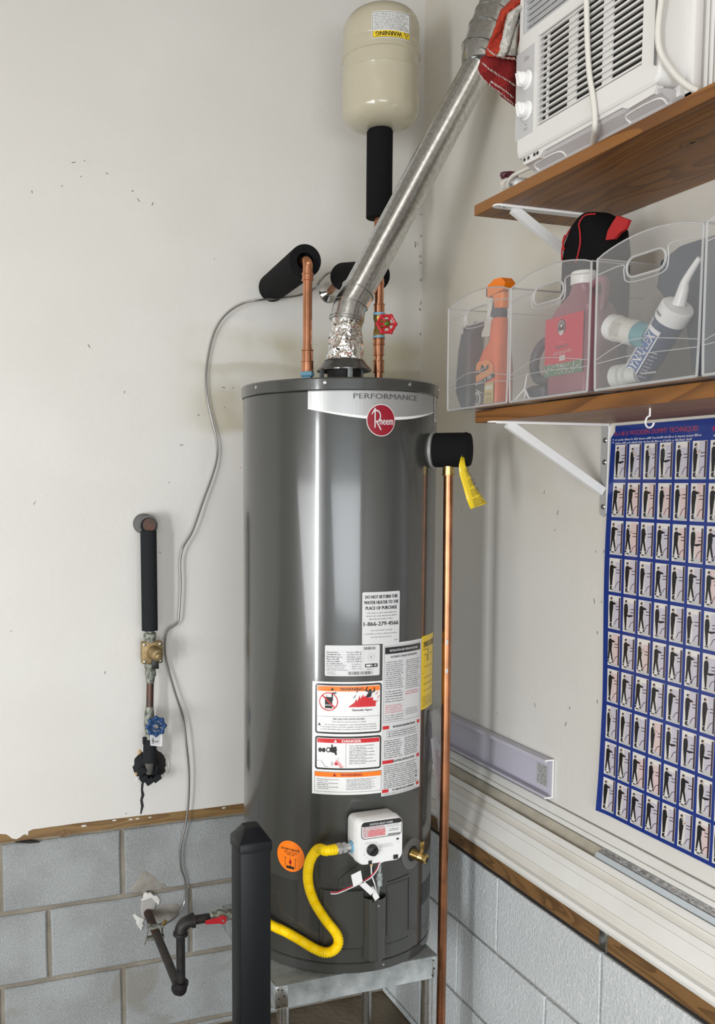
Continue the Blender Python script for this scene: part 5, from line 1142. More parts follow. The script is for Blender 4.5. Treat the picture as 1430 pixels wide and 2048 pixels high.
tq = g_*0.36+i_*0.64; sh.build('bead_holes', lambda x, y, l: SP(tq, yA-0.012-x, 0.0052+l)+sdir.normalized()*y, o)
sh = Sheet(); y9 = st_at(1005, 1587); 
for px, py in ((926, 1546), (920, 1541), (904, 1528), (908, 1530), (1033, 1603), (915, 1538)):
    t_, y_ = st_at(px, py); sh.rect(-y_-0.004, t_, -y_+0.004, t_+0.03, 'dgrey', 1)
# lilac channel standing on the stack
YC0, YC1 = -0.17, -0.684; zc0, zc1 = 0.836, 0.928
ch = thing('vinyl_channel', (-0.016, (YC0+YC1)/2, zc0), 'lilac-white vinyl channel leaning on the wall behind the copper pipe', 'channel')
mb = MB(); mb.loft([[V(-0.003, y, zc1), V(-0.003, y, zc0), V(-0.026, y, zc0), V(-0.026, y, zc0+0.006), V(-0.024, y, zc0+0.006), V(-0.024, y, zc0+0.0022), V(-0.0055, y, zc0+0.0022), V(-0.0055, y, zc1-0.0022), V(-0.024, y, zc1-0.0022), V(-0.024, y, zc1-0.008), V(-0.026, y, zc1-0.008), V(-0.026, y, zc1)] for y in (YC0, YC1)]); mb.build('channel_body', M_PURP, ch, smooth=False)
mb = MB(); mb.loft([[V(x_, y_, z_) for x_, z_ in ((-0.0025, zc0-0.001), (-0.0268, zc0-0.001), (-0.0268, zc0+0.0025), (-0.0058, zc0+0.0025), (-0.0058, zc1-0.0025), (-0.0268, zc1-0.0025), (-0.0268, zc1+0.001), (-0.0025, zc1+0.001))] for y_ in (YC1-0.0015, YC1+0.002)]); mb.build('cut_edge', M_WHITEP, ch, smooth=False)
sh = Sheet(); sh.rect(0.018, 0.018, 0.060, 0.070, 'lgrey', 1).small(0.021, 0.020, 0.057, 0.068, 9, 'dgrey', 2, 0.6, 3, justify=True); sh.build('spec_sticker', plane_map((-0.0056, YC1, zc0), (0, 1, 0), (0, 0, 1), (-1, 0, 0)), ch)
# ================================================================== SHELVES AND BRACKETS
zU0, zU1 = 2.1385, 2.160; zL0, zL1 = 1.7095, 1.7345
yUs = PX(948, 430, -0.29).y; yLs = PX(950, 842, -0.285).y
mb = MB(); mb.box((-0.290, -2.4, zU0), (-0.001, yUs, zU1), bev=0.0015); us = tag(mb.build('shelf_board', M_WOODS, smooth=False), 'upper stained wooden shelf carrying the air conditioner', 'shelf', 'wall shelves')
mb = MB(); mb.box((-0.285, -2.4, zL0), (-0.001, yLs, zL1), bev=0.0015); ls = tag(mb.build('shelf_board', M_WOODS, smooth=False), 'lower stained wooden shelf carrying the clear plastic bins', 'shelf', 'wall shelves')
sh = Sheet(); pk = PX(1360, 295, -0.29)
kx = onk = PZ(1385, 285, zU0); 
for r, c in ((0.026, M_SILL), (0.019, M_WOODS), (0.011, M_SILL), (0.006, M_DARK)): sh.disc(kx.y, kx.x, r, c, 1+int((0.03-r)*200), 24, 0.5)
sh.build('wood_knot', lambda x, y, l: V(y, x, zU0-0.0001-l*0.3), us, off=0.0002)
def bracket(yb, zt, leg, depth, label):
    br = thing('shelf_bracket', (0, yb, zt-leg), label, 'bracket', 'white shelf brackets'); wd = 0.0125
    mb = MB(); mb.loft([[V(-0.0005, yb+s*wd, zt-leg+e) for s, e in ((-1, 0.010), (-0.6, 0.003), (0, 0), (0.6, 0.003), (1, 0.010))]+[V(-0.0005, yb+wd, zt), V(-0.0005, yb-wd, zt)], [V(-0.0030, yb+s*wd, zt-leg+e) for s, e in ((-1, 0.010), (-0.6, 0.003), (0, 0), (0.6, 0.003), (1, 0.010))]+[V(-0.0030, yb+wd, zt), V(-0.0030, yb-wd, zt)]]); mb.build('wall_leg', mat('bracket_grey', (0.42, 0.42, 0.41), 0.5), br, smooth=False)  # wall leg in a darker grey than the other bracket parts
    mb = MB(); mb.loft([[V(-0.0005, yb-wd, z_), V(-depth+0.012, yb-wd, z_), V(-depth+0.002, yb-wd*0.6, z_), V(-depth, yb, z_), V(-depth+0.002, yb+wd*0.6, z_), V(-depth+0.012, yb+wd, z_), V(-0.0005, yb+wd, z_)] for z_ in (zt-0.003, zt)]); mb.build('shelf_leg', M_WHITEP, br, smooth=False)
    # rib along the near edge
    mb = MB(); mb.box((-depth+0.01, yb-wd-0.0008, zt-0.0052), (-0.002, yb-wd+0.0015, zt-0.0005), bev=0.0005); mb.box((-0.0055, yb-wd-0.0008, zt-leg+0.008), (-0.0005, yb-wd+0.0015, zt-0.002), bev=0.0005); mb.build('edge_rib', M_WHITEP, br)
    a_, b_ = V(-depth+0.045, yb, zt-0.004), V(-0.006, yb, zt-leg+0.055); d_ = (b_-a_).normalized()
    mb = MB(); mb.obox((a_+b_)/2, d_, (0, 1, 0), d_.cross(V(0, 1, 0)), (b_-a_).length/2, 0.0060, 0.0090, bev=0.0006); mb.build('brace', M_WHITEP, br, smooth=False)
    for z_ in (zt-0.035, zt-0.082, zt-leg+0.022):
        mb = MB(); mb.lathe([(0.0060, 0), (0.0062, 0.0008), (0.0045, 0.0025), (0.0018, 0.0026), (0.0016, 0.0012)], (-0.003, yb, z_), (-1, 0, 0), seg=16); mb.build('screw', M_GALV, br)
    mb = MB(); mb.lathe([(0.004, 0), (0.003, 0.002)], (-depth+0.022, yb, zt-0.003), (0, 0, -1), seg=12); mb.build('screw', M_STEEL, br)
bracket(-0.832, zL0, 0.200, 0.295, 'white steel bracket under the lower shelf beside the blue poster')
bracket(-0.838, zU0, 0.200, 0.297, 'white steel bracket under the upper shelf behind the black bag')
hk = PX(1300, 818, -0.225)
mb = MB(); hp = [V(-0.225, hk.y, zL0+0.004), V(-0.225, hk.y, zL0-0.012)]
for k in range(11): a_ = R_(100+k*25); hp.append(V(-0.225, hk.y-0.0005-0.010*math.cos(a_)*-1*-1, zL0-0.0225+0.010*math.sin(a_)))
mb.tube(spline(hp, 3), 0.0016, 10); tag(mb.build('cup_hook', M_WHITEP), 'small white cup hook screwed under the lower shelf above the poster', 'hook')
# ================================================================== POSTER
PY0, PZ1, PZ0 = -0.848, 1.7035, 0.862; PW = 0.60; PH = PZ1-PZ0
def pmap(x, y, l):
    """x right along the wall, y up from the bottom edge; slightly wavy paper"""
    curl = 0.006*max(0, (0.05-x)/0.05)**2*max(0, (0.25-y)/0.25)+0.002*max(0, (0.10-y)/0.10)**2
    wav = 0.0010*math.sin(x*15+y*4)+0.0007*math.sin(y*13)
    return V(-0.004-wav-curl-l, PY0-x-0.0035*math.sin(y*9)*max(0, (0.08-x)/0.08), PZ0+y)
sh = Sheet(0.012, 0.015)
nx_, ny_ = 48, 68; vs = []; fs = []
for j in range(ny_+1):
    for i in range(nx_+1):
        x = PW*i/nx_; y = PH*j/ny_
        if i == 0 and j >= ny_-1: x += 0.012
        if i == 0 and j == ny_: y -= 0.004
        vs.append((x, y))
for j in range(ny_):
    for i in range(nx_): b_ = j*(nx_+1)+i; fs.append((b_, b_+1, b_+nx_+2, b_+nx_+1))
sh._add(vs, fs, M_POSTER, 0)
sh.text('WOODEN DUMMY TECHNIQUES', 0.152, PH-0.0165, 0.0098, 'title', 1, width=0.188)
for i, ch_ in enumerate('木人椿法'): sh.text(ch_, 0.015+i*0.0115, PH-0.017, 0.0095, 'title', 1, width=0.0095)
sh.small(0.014, PH-0.0335, 0.255, PH-0.0265, 1, 'thermo', 1, 0.6, 2, justify=True).small(0.014, PH-0.0405, 0.235, PH-0.0335, 1, 'thermo', 1, 0.6, 6, justify=True).small(0.006, PH-0.038, 0.010, PH-0.026, 2, 'thermo', 1, 0.7).small(0.282, PH-0.026, 0.40, PH-0.016, 1, 'red', 1, 0.8, justify=True).small(0.284, PH-0.036, 0.42, PH-0.029, 1, 'thermo', 1, 0.6, justify=True)
rr = random.Random(21); cw, chh, px_, pz_ = 0.0362, 0.0725, 0.0437, 0.0800
for row in range(10):
    for colm in range(13):
        x0 = 0.0155+colm*px_; y1 = PH-0.0405-row*pz_; y0 = y1-chh
        if y0 < 0.004: y0 = 0.012
        sh.rect(x0, y0, x0+cw, y1, 'cellw', 1)
        t_ = rr.choice(('cellb', 'cellp', 'cellb')); sh.rect(x0+cw*rr.uniform(0.36, 0.50), y0+0.006, x0+cw*0.90, y1-rr.uniform(0.0, 0.012), t_, 2).poly([(x0+cw*0.15, y0+0.0005), (x0+cw, y0+0.0005), (x0+cw, y0+0.008), (x0+cw*0.45, y0+0.011)], 'lgrey', 2)
        sh.rect(x0+cw*0.86, y0+0.004, x0+cw*0.985, y1-0.001-0.002*(row % 3), 'wood', 3)
        cx_ = x0+cw*rr.uniform(0.20, 0.30); H_ = chh*rr.uniform(0.86, 0.92); yb = y0+chh*0.05; kind = rr.choice((0, 0, 1, 1, 2, 2, 3, 4)); F = lambda dx, t: (cx_+dx*cw, yb+t*H_)
        for t in (0.70, 0.60): sh.line(F(0.36, t), (x0+cw*0.90, yb+(t+0.01)*H_), 0.0015, 'black', 3)
        sh.line((x0+cw*0.90, yb+0.33*H_), (x0+cw*0.68, yb+0.27*H_), 0.0014, 'wood', 3).line((x0+cw*0.68, yb+0.27*H_), (x0+cw*0.52, yb+0.10*H_), 0.0014, 'wood', 3)
        sh.poly([F(-0.06, .90), F(0.10, .90), F(0.10, .97), F(0.02, .985), F(-0.06, .96)], 'black', 4).poly([F(0.03, .885), F(0.11, .885), F(0.12, .94), F(0.05, .95)], 'skin', 5)
        sh.poly([F(-0.06, .86), F(0.10, .865), F(0.16, .80), F(0.18, .66), F(0.13, .48), F(-0.13, .48), F(-0.14, .66), F(-0.13, .80)], 'black', 4)
        if kind in (1, 2): sh.poly([F(-0.05, .86), F(0.12, .84), F(0.42, .80), F(0.42, .765), F(0.10, .74)], 'black', 5)
        if kind == 3: sh.poly([F(0.02, .85), F(0.09, .85), F(0.28, .74), F(0.13, .66), F(0.24, .70)], 'cellw', 5).line(F(0.10, .70), F(0.34, .77), 0.0018, 'skin', 6)
        if kind == 0: sh.poly([F(0.08, .74), F(0.24, .70), F(0.24, .665), F(0.08, .66)], 'black', 5)
        if kind == 2: sh.poly([F(0.37, .80), F(0.46, .81), F(0.46, .77), F(0.38, .765)], 'skin', 6)
        if kind == 4:
            sh.poly([F(-0.13, .49), F(0.10, .49), F(0.07, .06), F(-0.03, .06)], 'black', 4).poly([F(0.05, .56), F(0.13, .50), F(0.56, .53), F(0.60, .49), F(0.30, .44), F(0.0, .47)], 'black', 5)
        elif row % 3 == 2 or kind == 1:
            sh.poly([F(-0.13, .49), F(0.02, .49), F(-0.10, .06), F(-0.19, .06)], 'black', 4).poly([F(-0.02, .49), F(0.13, .49), F(0.30, .06), F(0.20, .06)], 'black', 4).line(F(-0.17, .13), F(-0.08, .145), 0.0012, 'thermo', 6).line(F(0.18, .145), F(0.29, .13), 0.0012, 'thermo', 6)
        else:
            sh.poly([F(-0.13, .49), F(0.13, .49), F(0.06, .10), F(0.02, .04), F(-0.10, .04), F(-0.09, .25)], 'black', 4).line(F(-0.10, .13), F(0.08, .16), 0.0012, 'thermo', 6)
        sh.poly([F(-0.10, .045), F(0.10, .045), F(0.13, .012), F(-0.10, .012)], 'black', 4)
po = sh.build('technique_poster', pmap, off=0.00028)
tag(po, 'large blue wall poster with rows of small martial arts photos', 'poster')
# ================================================================== AIR CONDITIONER
AX = -0.320; AY0, AY1 = -0.944, -1.318; AZ0, AZ1 = 2.186, 2.488
acx = PY(1380, 100, AY1).x
ac = thing('air_conditioner', (-0.18, (AY0+AY1)/2, zU1), 'white window air conditioner with two knobs on the upper shelf', 'air conditioner')
mb = MB()
def fr(x, ins, r): return [V(x, (AY0+AY1)/2+a_, (AZ0+AZ1)/2+b_) for a_, b_ in rr2((AY0-AY1)/2-ins, (AZ1-AZ0)/2-ins, r, 4)]
FB = -0.245
# bezel as ring with a real opening for the intake grille and the outlet
gy0, gy1 = PX(1076, 150, AX).y, PX(1284, 120, AX).y
gz0, gz1 = PX(1076, 253, AX).z, PX(1076, 72, AX).z
oz0 = PX(1050, 68, AX).z; oz1 = 2.470
def pl(a_, b_, x=AX): return V(x, a_, b_)
mb.loft([fr(FB, 0.002, 0.010), fr(AX+0.010, 0.0, 0.012), fr(AX+0.003, 0.002, 0.012), fr(AX, 0.006, 0.012)], caps=False)
bm = mb.bm; outer = [bm.verts.new(p) for p in fr(AX, 0.006, 0.012)]
def hole(y0, y1, z0, z1): return [bm.verts.new(V(AX, *p)) for p in ((y0, z0), (y1, z0), (y1, z1), (y0, z1))]
E_ = []
for loop in (outer, hole(gy0, gy1, gz0, gz1), hole(gy0+0.048, AY1+0.020, oz0, oz1)):
    for k in range(len(loop)): E_.append(bm.edges.new((loop[k], loop[(k+1) % len(loop)])))
bmesh.ops.triangle_fill(bm, use_beauty=True, edges=E_)
bmesh.ops.remove_doubles(bm, verts=bm.verts[:], dist=0.0001)
bez = mb.build('front_bezel', M_ACW, ac, angle=30)
mb = MB(); mb.box((AX+0.014, AY1+0.006, AZ0+0.006), (AX+0.018, AY0-0.006, gz0)); mb.build('bezel_back', M_ACW, ac)
mb = MB(); mb.box((AX+0.0115, gy1-0.006, gz0-0.006), (AX+0.0135, gy0+0.006, gz1+0.006)); mb.build('filter_cavity', M_DARK, ac)
# sides of the opening
for y_ in (gy0, gy1): mb = MB(); mb.box((AX+0.0005, y_-0.001, gz0), (AX+0.012, y_+0.001, gz1)); mb.build('grille_edge', M_ACW, ac)
for z_ in (gz0, gz1): mb = MB(); mb.box((AX+0.0005, gy1, z_-0.001), (AX+0.012, gy0, z_+0.001)); mb.build('grille_edge', M_ACW, ac)
nsl = 15; pit = (gz1-gz0)/nsl
for k in range(nsl-0):
    z_ = gz0+pit*(k+0.5); mb = MB(); mb.obox(V(AX+0.0035, (gy0+gy1)/2, z_), (0, 1, 0), V(1, 0, 0), V(0, 0, 1), (gy0-gy1)/2, 0.0014, 0.0016, bev=0.0008); mb.build('louvre', M_ACW, ac)
for fy in (0.075, 0.305, 0.64):
    mb = MB(); y_ = gy0+(gy1-gy0)*fy+(-0.008 if fy > 0.1 else 0); wdt = 0.003 if fy < 0.1 else 0.012; mb.box((AX+0.0062, y_-wdt, gz0), (AX+0.0085, y_+wdt, gz1)); mb.build('grille_rib', M_ACW, ac)
mb = MB(); mb.box((AX+0.0125, AY1+0.018, oz0-0.004), (AX+0.0145, gy0+0.050, oz1+0.004)); mb.box((AX+0.001, gy0+0.047, oz0), (AX+0.03, gy0+0.049, oz1)); mb.box((AX+0.001, AY1+0.019, oz0-0.001), (AX+0.03, gy0+0.048, oz0+0.001)); mb.build('outlet_duct', mat('outlet_light_grey', (0.55, 0.55, 0.55), 0.5), ac)  # outlet back plate and edges in plain light grey
for k in range(6):
    z_ = oz0+(oz1-oz0)*(k+0.5)/6; mb = MB(); mb.obox(V(AX+0.010, (gy0+0.048+AY1+0.020)/2, z_), (0, 1, 0), V(0.86, 0, 0.5).normalized(), V(-0.5, 0, 0.86).normalized(), (gy0+0.048-AY1-0.020)/2, 0.0048, 0.0014, bev=0.0007); mb.build('outlet_louvre', M_ACG, ac)
# knobs and panel
ka, kb_ = PX(1034, 105, AX), PX(1066, 258, AX); kz1 = PX(1050, 100, AX).z
mb = MB(); mb.loft([[V(AX-0.0006, a_, b_) for a_, b_ in ((ka.y, kb_.z-0.004), (kb_.y, kb_.z-0.004), (kb_.y, kz1), (ka.y, kz1))], [V(AX+0.0002, a_, b_) for a_, b_ in ((ka.y+0.001, kb_.z-0.005), (kb_.y-0.001, kb_.z-0.005), (kb_.y-0.001, kz1+0.001), (ka.y+0.001, kz1+0.001))]]); kp = mb.build('control_panel', M_ACG, ac, smooth=False)
for pyk in (160, 221):
    kc = PX(1054, pyk, AX); mb = MB(); mb.lathe([(0.0165, 0), (0.0165, 0.0015), (0.0135, 0.003), (0.0125, 0.014), (0.0105, 0.016)], kc, (-1, 0, 0), seg=28); mb.obox(kc+V(-0.0165, 0, 0), (0, 0.3, 0.95), (0, 0.95, -0.3), (1, 0, 0), 0.0122, 0.003, 0.004, bev=0.001); mb.build('knob', M_WHITEP, ac)
sh = Sheet()
for pyk in (160, 221):
    kc = PX(1054, pyk, AX)
    for k in range(8): a_ = R_(20+k*20 if pyk < 200 else 200+k*20); sh.line((-kc.y+0.0195*math.cos(a_), kc.z+0.0195*math.sin(a_)), (-kc.y+0.0215*math.cos(a_), kc.z+0.0215*math.sin(a_)), 0.0008, 'grey', 1)
kc = PX(1054, 118, AX)
for k in range(4): sh.line((-kc.y-0.006+k*0.004, kc.z-0.003), (-kc.y-0.004+k*0.004, kc.z+0.006-k*0.001), 0.0007, 'grey', 1)
kc = PX(1053, 250, AX); sh.disc(-kc.y, kc.z, 0.0012, 'black', 1).small(-kc.y-0.006, kc.z-0.010, -kc.y+0.006, kc.z-0.004, 2, 'grey', 1)
sh.build('dial_print', plane_map((AX-0.0006, 0, 0), (0, -1, 0), (0, 0, 1), (-1, 0, 0)), kp)
# tray under the bezel and cabinet behind
mb = MB(); 
mb.loft([[V(x, y, z) for y, z in ((AY0-0.012, AZ0+0.004), (AY1+0.012, AZ0+0.004), (AY1+0.020, AZ0-0.010), (AY1+0.075, AZ0-0.012), (AY1+0.090, AZ0-0.005), (AY0-0.080, AZ0-0.005), (AY0-0.066, AZ0-0.013), (AY0-0.020, AZ0-0.012))] for x in (AX+0.006, AX+0.020)]); mb.build('lower_trim', M_ACW, ac, angle=20)
mb = MB(); mb.box((AX+0.042, AY1+0.004, zU1+0.012), (-0.03, AY0-0.010, AZ1-0.01), bev=0.004); mb.build('cabinet', M_ACW, ac)
mb = MB(); mb.loft([[V(AX+0.010, y_, AZ0-0.004), V(AX+0.014, y_, AZ0-0.010), V(-0.288, y_, zU1+0.006), V(-0.284, y_, zU1+0.0006), V(-0.04, y_, zU1+0.0006), V(-0.04, y_, zU1+0.014), V(AX+0.030, y_, AZ0-0.002)] for y_ in (AY1+0.012, AY0-0.016)]); mb.build('base_pan', M_ACT, ac, angle=20)
for ya_, yb2 in ((AY0-0.030, AY0-0.110), (AY1+0.100, AY1+0.020)):
    mb = MB(); mb.tube(spline([V(-0.287, ya_, zU1+0.004), V(-0.300, ya_-0.006, zU1+0.013), V(-0.300, yb2+0.006, zU1+0.013), V(-0.287, yb2, zU1+0.004)], 5), 0.0018, 8); mb.build('tray_rib', M_ACW, ac)
sh = Sheet()
for px, py in ((1048, 311), (1056, 307), (1068, 300), (1074, 297), (1285, 168), (1292, 164), (1299, 160), (1306, 156)):
    q_ = PX(px, py, AX+0.004); sh.rect(-q_.y-0.003, q_.z-0.0105, -q_.y+0.003, q_.z-0.005, M_DARK, 1)
sh.build('vent_slots', plane_map((AX+0.0055, 0, 0), (0, -1, 0), (0, 0, 1), (-1, 0, 0)), ac)
# side: slot, screw, then accordion curtain in its frame
sm_ = plane_map((0, AY1+0.0036, 0), (1, 0, 0), (0, 0, 1), (0, -1, 0))
sh = Sheet(); a_ = PY(1314, 130, AY1); sh.rrect(a_.x-0.004, a_.z, a_.x+0.0015, 2.50, 0.002, 'grey', 1); b_ = PY(1338, 146, AY1); sh.ring(b_.x, b_.z, 0.0025, 0.0040, 'dgrey', 1); sh.build('side_slot', sm_, ac)
mb = MB(); xf0 = PY(1384, 170, AY1-0.012).x; mb.box((xf0, AY1-0.014, zU1+0.002), (xf0+0.016, AY1+0.004, 2.52), bev=0.002); mb.box((xf0, AY1-0.014, zU1+0.001), (-0.03, AY1+0.004, zU1+0.016), bev=0.002); mb.build('curtain_frame', M_ACW, ac)
mb = MB(); pr = []; x_ = xf0+0.016; k = 0
while x_ < -0.035: pr.append((x_, AY1-0.010 if k % 2 else AY1-0.002)); x_ += 0.0055 if k % 2 else 0.0045; k += 1
mb.loft([[V(x_, y_, z_) for x_, y_ in pr] for z_ in (zU1+0.014, 2.52)], caps=False, closed=False); mb.build('accordion_curtain', M_ACW, ac, smooth=False)
# cords
cordg = thing('power_cord', (AX, -1.13, zU1), 'cream power cord wrapped around the front of the air conditioner', 'cord')
mb = MB(); mb.tube(spline([V(-0.20, PX(1168, -90, AX).y, AZ1+0.004), V(AX+0.004, PX(1168, -90, AX).y, AZ1+0.004), PX(1170, -30, AX-0.010), PX(1173, 10, AX-0.010), PX(1174, 60, AX-0.008), PX(1176, 110, AX-0.007), PX(1179, 150, AX-0.007), PX(1185, 190, AX-0.007), PX(1189, 225, AX-0.007), PX(1190, 255, AX-0.004), PX(1188, 272, AX+0.014), PX(1186, 284, AX+0.030)], 8), 0.0046, 12); mb.build('cord_loop', M_CORD, cordg)
mb = MB(); mb.tube(spline([V(-0.26, AY1+0.06, AZ1+0.004), V(-0.275, AY1-0.004, AZ1+0.002), PY(1330, -40, AY1-0.010), PY(1322, 10, AY1-0.008), PY(1317, 50, AY1-0.006), PY(1317, 85, AY1-0.006), PY(1324, 112, AY1-0.006), PY(1340, 137, AY1-0.008), PY(1358, 158, AY1-0.012), PY(1378, 174, AY1-0.018), PY(1394, 182, AY1-0.024)], 8), 0.0048, 12); mb.build('cord_side', M_CORD, cordg)
mb = MB(); mb.tube(spline([V(AX+0.04, -1.04, zU1+0.010), PX(1083, 328, -0.285), PX(1062, 334, -0.285), PX(1040, 344, -0.285), PX(1026, 352, -0.283), PX(1017, 363, -0.280), PX(1017, 374, -0.274), PX(1026, 380, -0.262)], 8), 0.0042, 12); mb.build('cord_end', M_CORD, cordg)
mb = MB(); mb.tube([PX(1085, 331, -0.279), PX(1093, 331, -0.279)], 0.0035, 10); mb.build('cord_clip', M_BLACKP, cordg)
pg = thing('cord_plug', PX(1036, 362, -0.255), 'small white plug lying under the left corner of the air conditioner', 'plug')
mb = MB(); c_ = PX(1034, 360, -0.255); c_.z = zU1+0.013; mb.obox(c_, (0, 1, 0), (1, 0, 0), (0, 0, 1), 0.014, 0.010, 0.012, bev=0.004); mb.build('plug_body', M_WHITEP, pg)
for k in (-1, 1): mb = MB(); mb.obox(c_+V(-0.012, k*0.004, 0.0), (1, 0, 0), (0, 1, 0), (0, 0, 1), 0.006, 0.0008, 0.003); mb.build('plug_prong', M_STEEL, pg)
# crumpled wrapper behind the plug
mb = MB(); wb = PX(1017, 360, -0.25); rings = []; rr = random.Random(8)
for i in range(12):
    t = i/11; zc = zU1+0.0005+t*0.050; ring = []
    for k in range(16): a_ = 2*math.pi*k/16; r2 = 0.017*(1-0.25*t)+rr.uniform(-0.0035, 0.0035); ring.append(V(wb.x+r2*1.2*math.cos(a_), wb.y+r2*math.sin(a_), zc))
    rings.append(ring)
mb.loft(rings[:9], mi=0); mb.loft([[p+V(0, 0, 0.0003) for p in r] for r in rings[8:]], mi=1); tag(mb.build('crumpled_wrapper', [mat('wrapper_white', (0.62, 0.58, 0.52), 0.3, var=(0.40, 0.36, 0.33), vscale=60), mat('wrapper_maroon', (0.08, 0.02, 0.03), 0.35)], smooth=False), 'crumpled white and maroon wrapper standing at the upper shelf end', 'wrapper')
# red fleece
bl = thing('fleece_blanket', (AX+0.05, -0.93, 2.30), 'red fleece blanket with white stitching draped beside the air conditioner', 'blanket')
def cloth(rows, yb, name, m, wav=0.006, th=0.004, nk=10, amp2=0.0015):
    R2 = []
    dense = []
    for i in range(len(rows)-1):
        for s_ in range(6): t = s_/6; dense.append(tuple(rows[i][q_]*(1-t)+rows[i+1][q_]*t for q_ in range(4)))
    dense.append(rows[-1])
    mb = MB()
    for i, (lx, ly, rx, ry) in enumerate(dense):
        R2.append([PY(lx+(rx-lx)*k/nk, ly+(ry-ly)*k/nk, yb+wav*math.sin(k*0.8+i*0.25)+amp2*math.sin(k*2.3+i*1.3)-0.010*math.sin(math.pi*k/nk)) for k in range(nk+1)])
    mb.loft(R2, caps=False, closed=False); o = mb.build(name, m, bl); sm = o.modifiers.new('thickness', 'SOLIDIFY'); sm.thickness = th; sm.offset = 0; return R2
up = cloth([(1042, -30, 1095, -30), (1022, 2, 1078, -4), (1002, 22, 1052, 18), (990, 55, 1042, 50), (979, 85, 1036, 85), (971, 103, 1032, 108), (973, 112, 1032, 119)], -0.925, 'upper_fold', M_REDF)
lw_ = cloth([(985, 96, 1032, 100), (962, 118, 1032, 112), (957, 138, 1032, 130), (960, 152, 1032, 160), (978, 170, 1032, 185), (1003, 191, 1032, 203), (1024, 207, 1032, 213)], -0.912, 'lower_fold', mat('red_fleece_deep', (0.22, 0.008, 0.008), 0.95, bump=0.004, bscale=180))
cloth([(1066, -12, 1086, -24), (1034, 14, 1052, 10), (1016, 28, 1040, 24), (1010, 50, 1032, 52), (1004, 78, 1022, 84), (998, 100, 1014, 104), (994, 111, 1007, 114)], -0.942, 'white_band', M_WHF, th=0.003, nk=4)
cloth([(1040, 28, 1050, 24), (1030, 60, 1036, 56), (1022, 88, 1033, 84), (1012, 110, 1033, 112)], -0.936, 'lining', mat('fleece_lining', (0.34, 0.32, 0.28), 0.95, bump=0.003, bscale=200), nk=3)
mb = MB(); rr = random.Random(2)
def stitches(P_, n, ln, y_):
    for k in range(n):
        t = k/(n-1)*(len(P_)-1); i = min(int(t), len(P_)-2); f = t-i; x_ = P_[i][0]*(1-f)+P_[i+1][0]*f; z_ = P_[i][1]*(1-f)+P_[i+1][1]*f
        a_ = PY(x_+rr.uniform(-.8, .8), z_+rr.uniform(-1, 1), y_); b_ = PY(x_+rr.uniform(-2.0, 0.5), z_-ln*rr.uniform(0.6, 1.2), y_-0.002); mb.tube([a_, b_], 0.0007, 5)
stitches([(966, 128), (975, 137), (985, 144), (1000, 154), (1015, 163), (1030, 172)], 26, 3.5, -0.936)
stitches([(957, 145), (963, 156), (975, 168), (990, 180), (1005, 191), (1026, 209)], 30, 4, -0.934)
stitches([(976, 100), (985, 109), (1000, 116), (1015, 118), (1030, 119)], 22, 4, -0.944)
stitches([(982, 165), (996, 174), (1010, 183), (1026, 196)], 18, 4, -0.936)
o = mb.build('stitching', M_WHF, bl); o['kind'] = 'stuff'
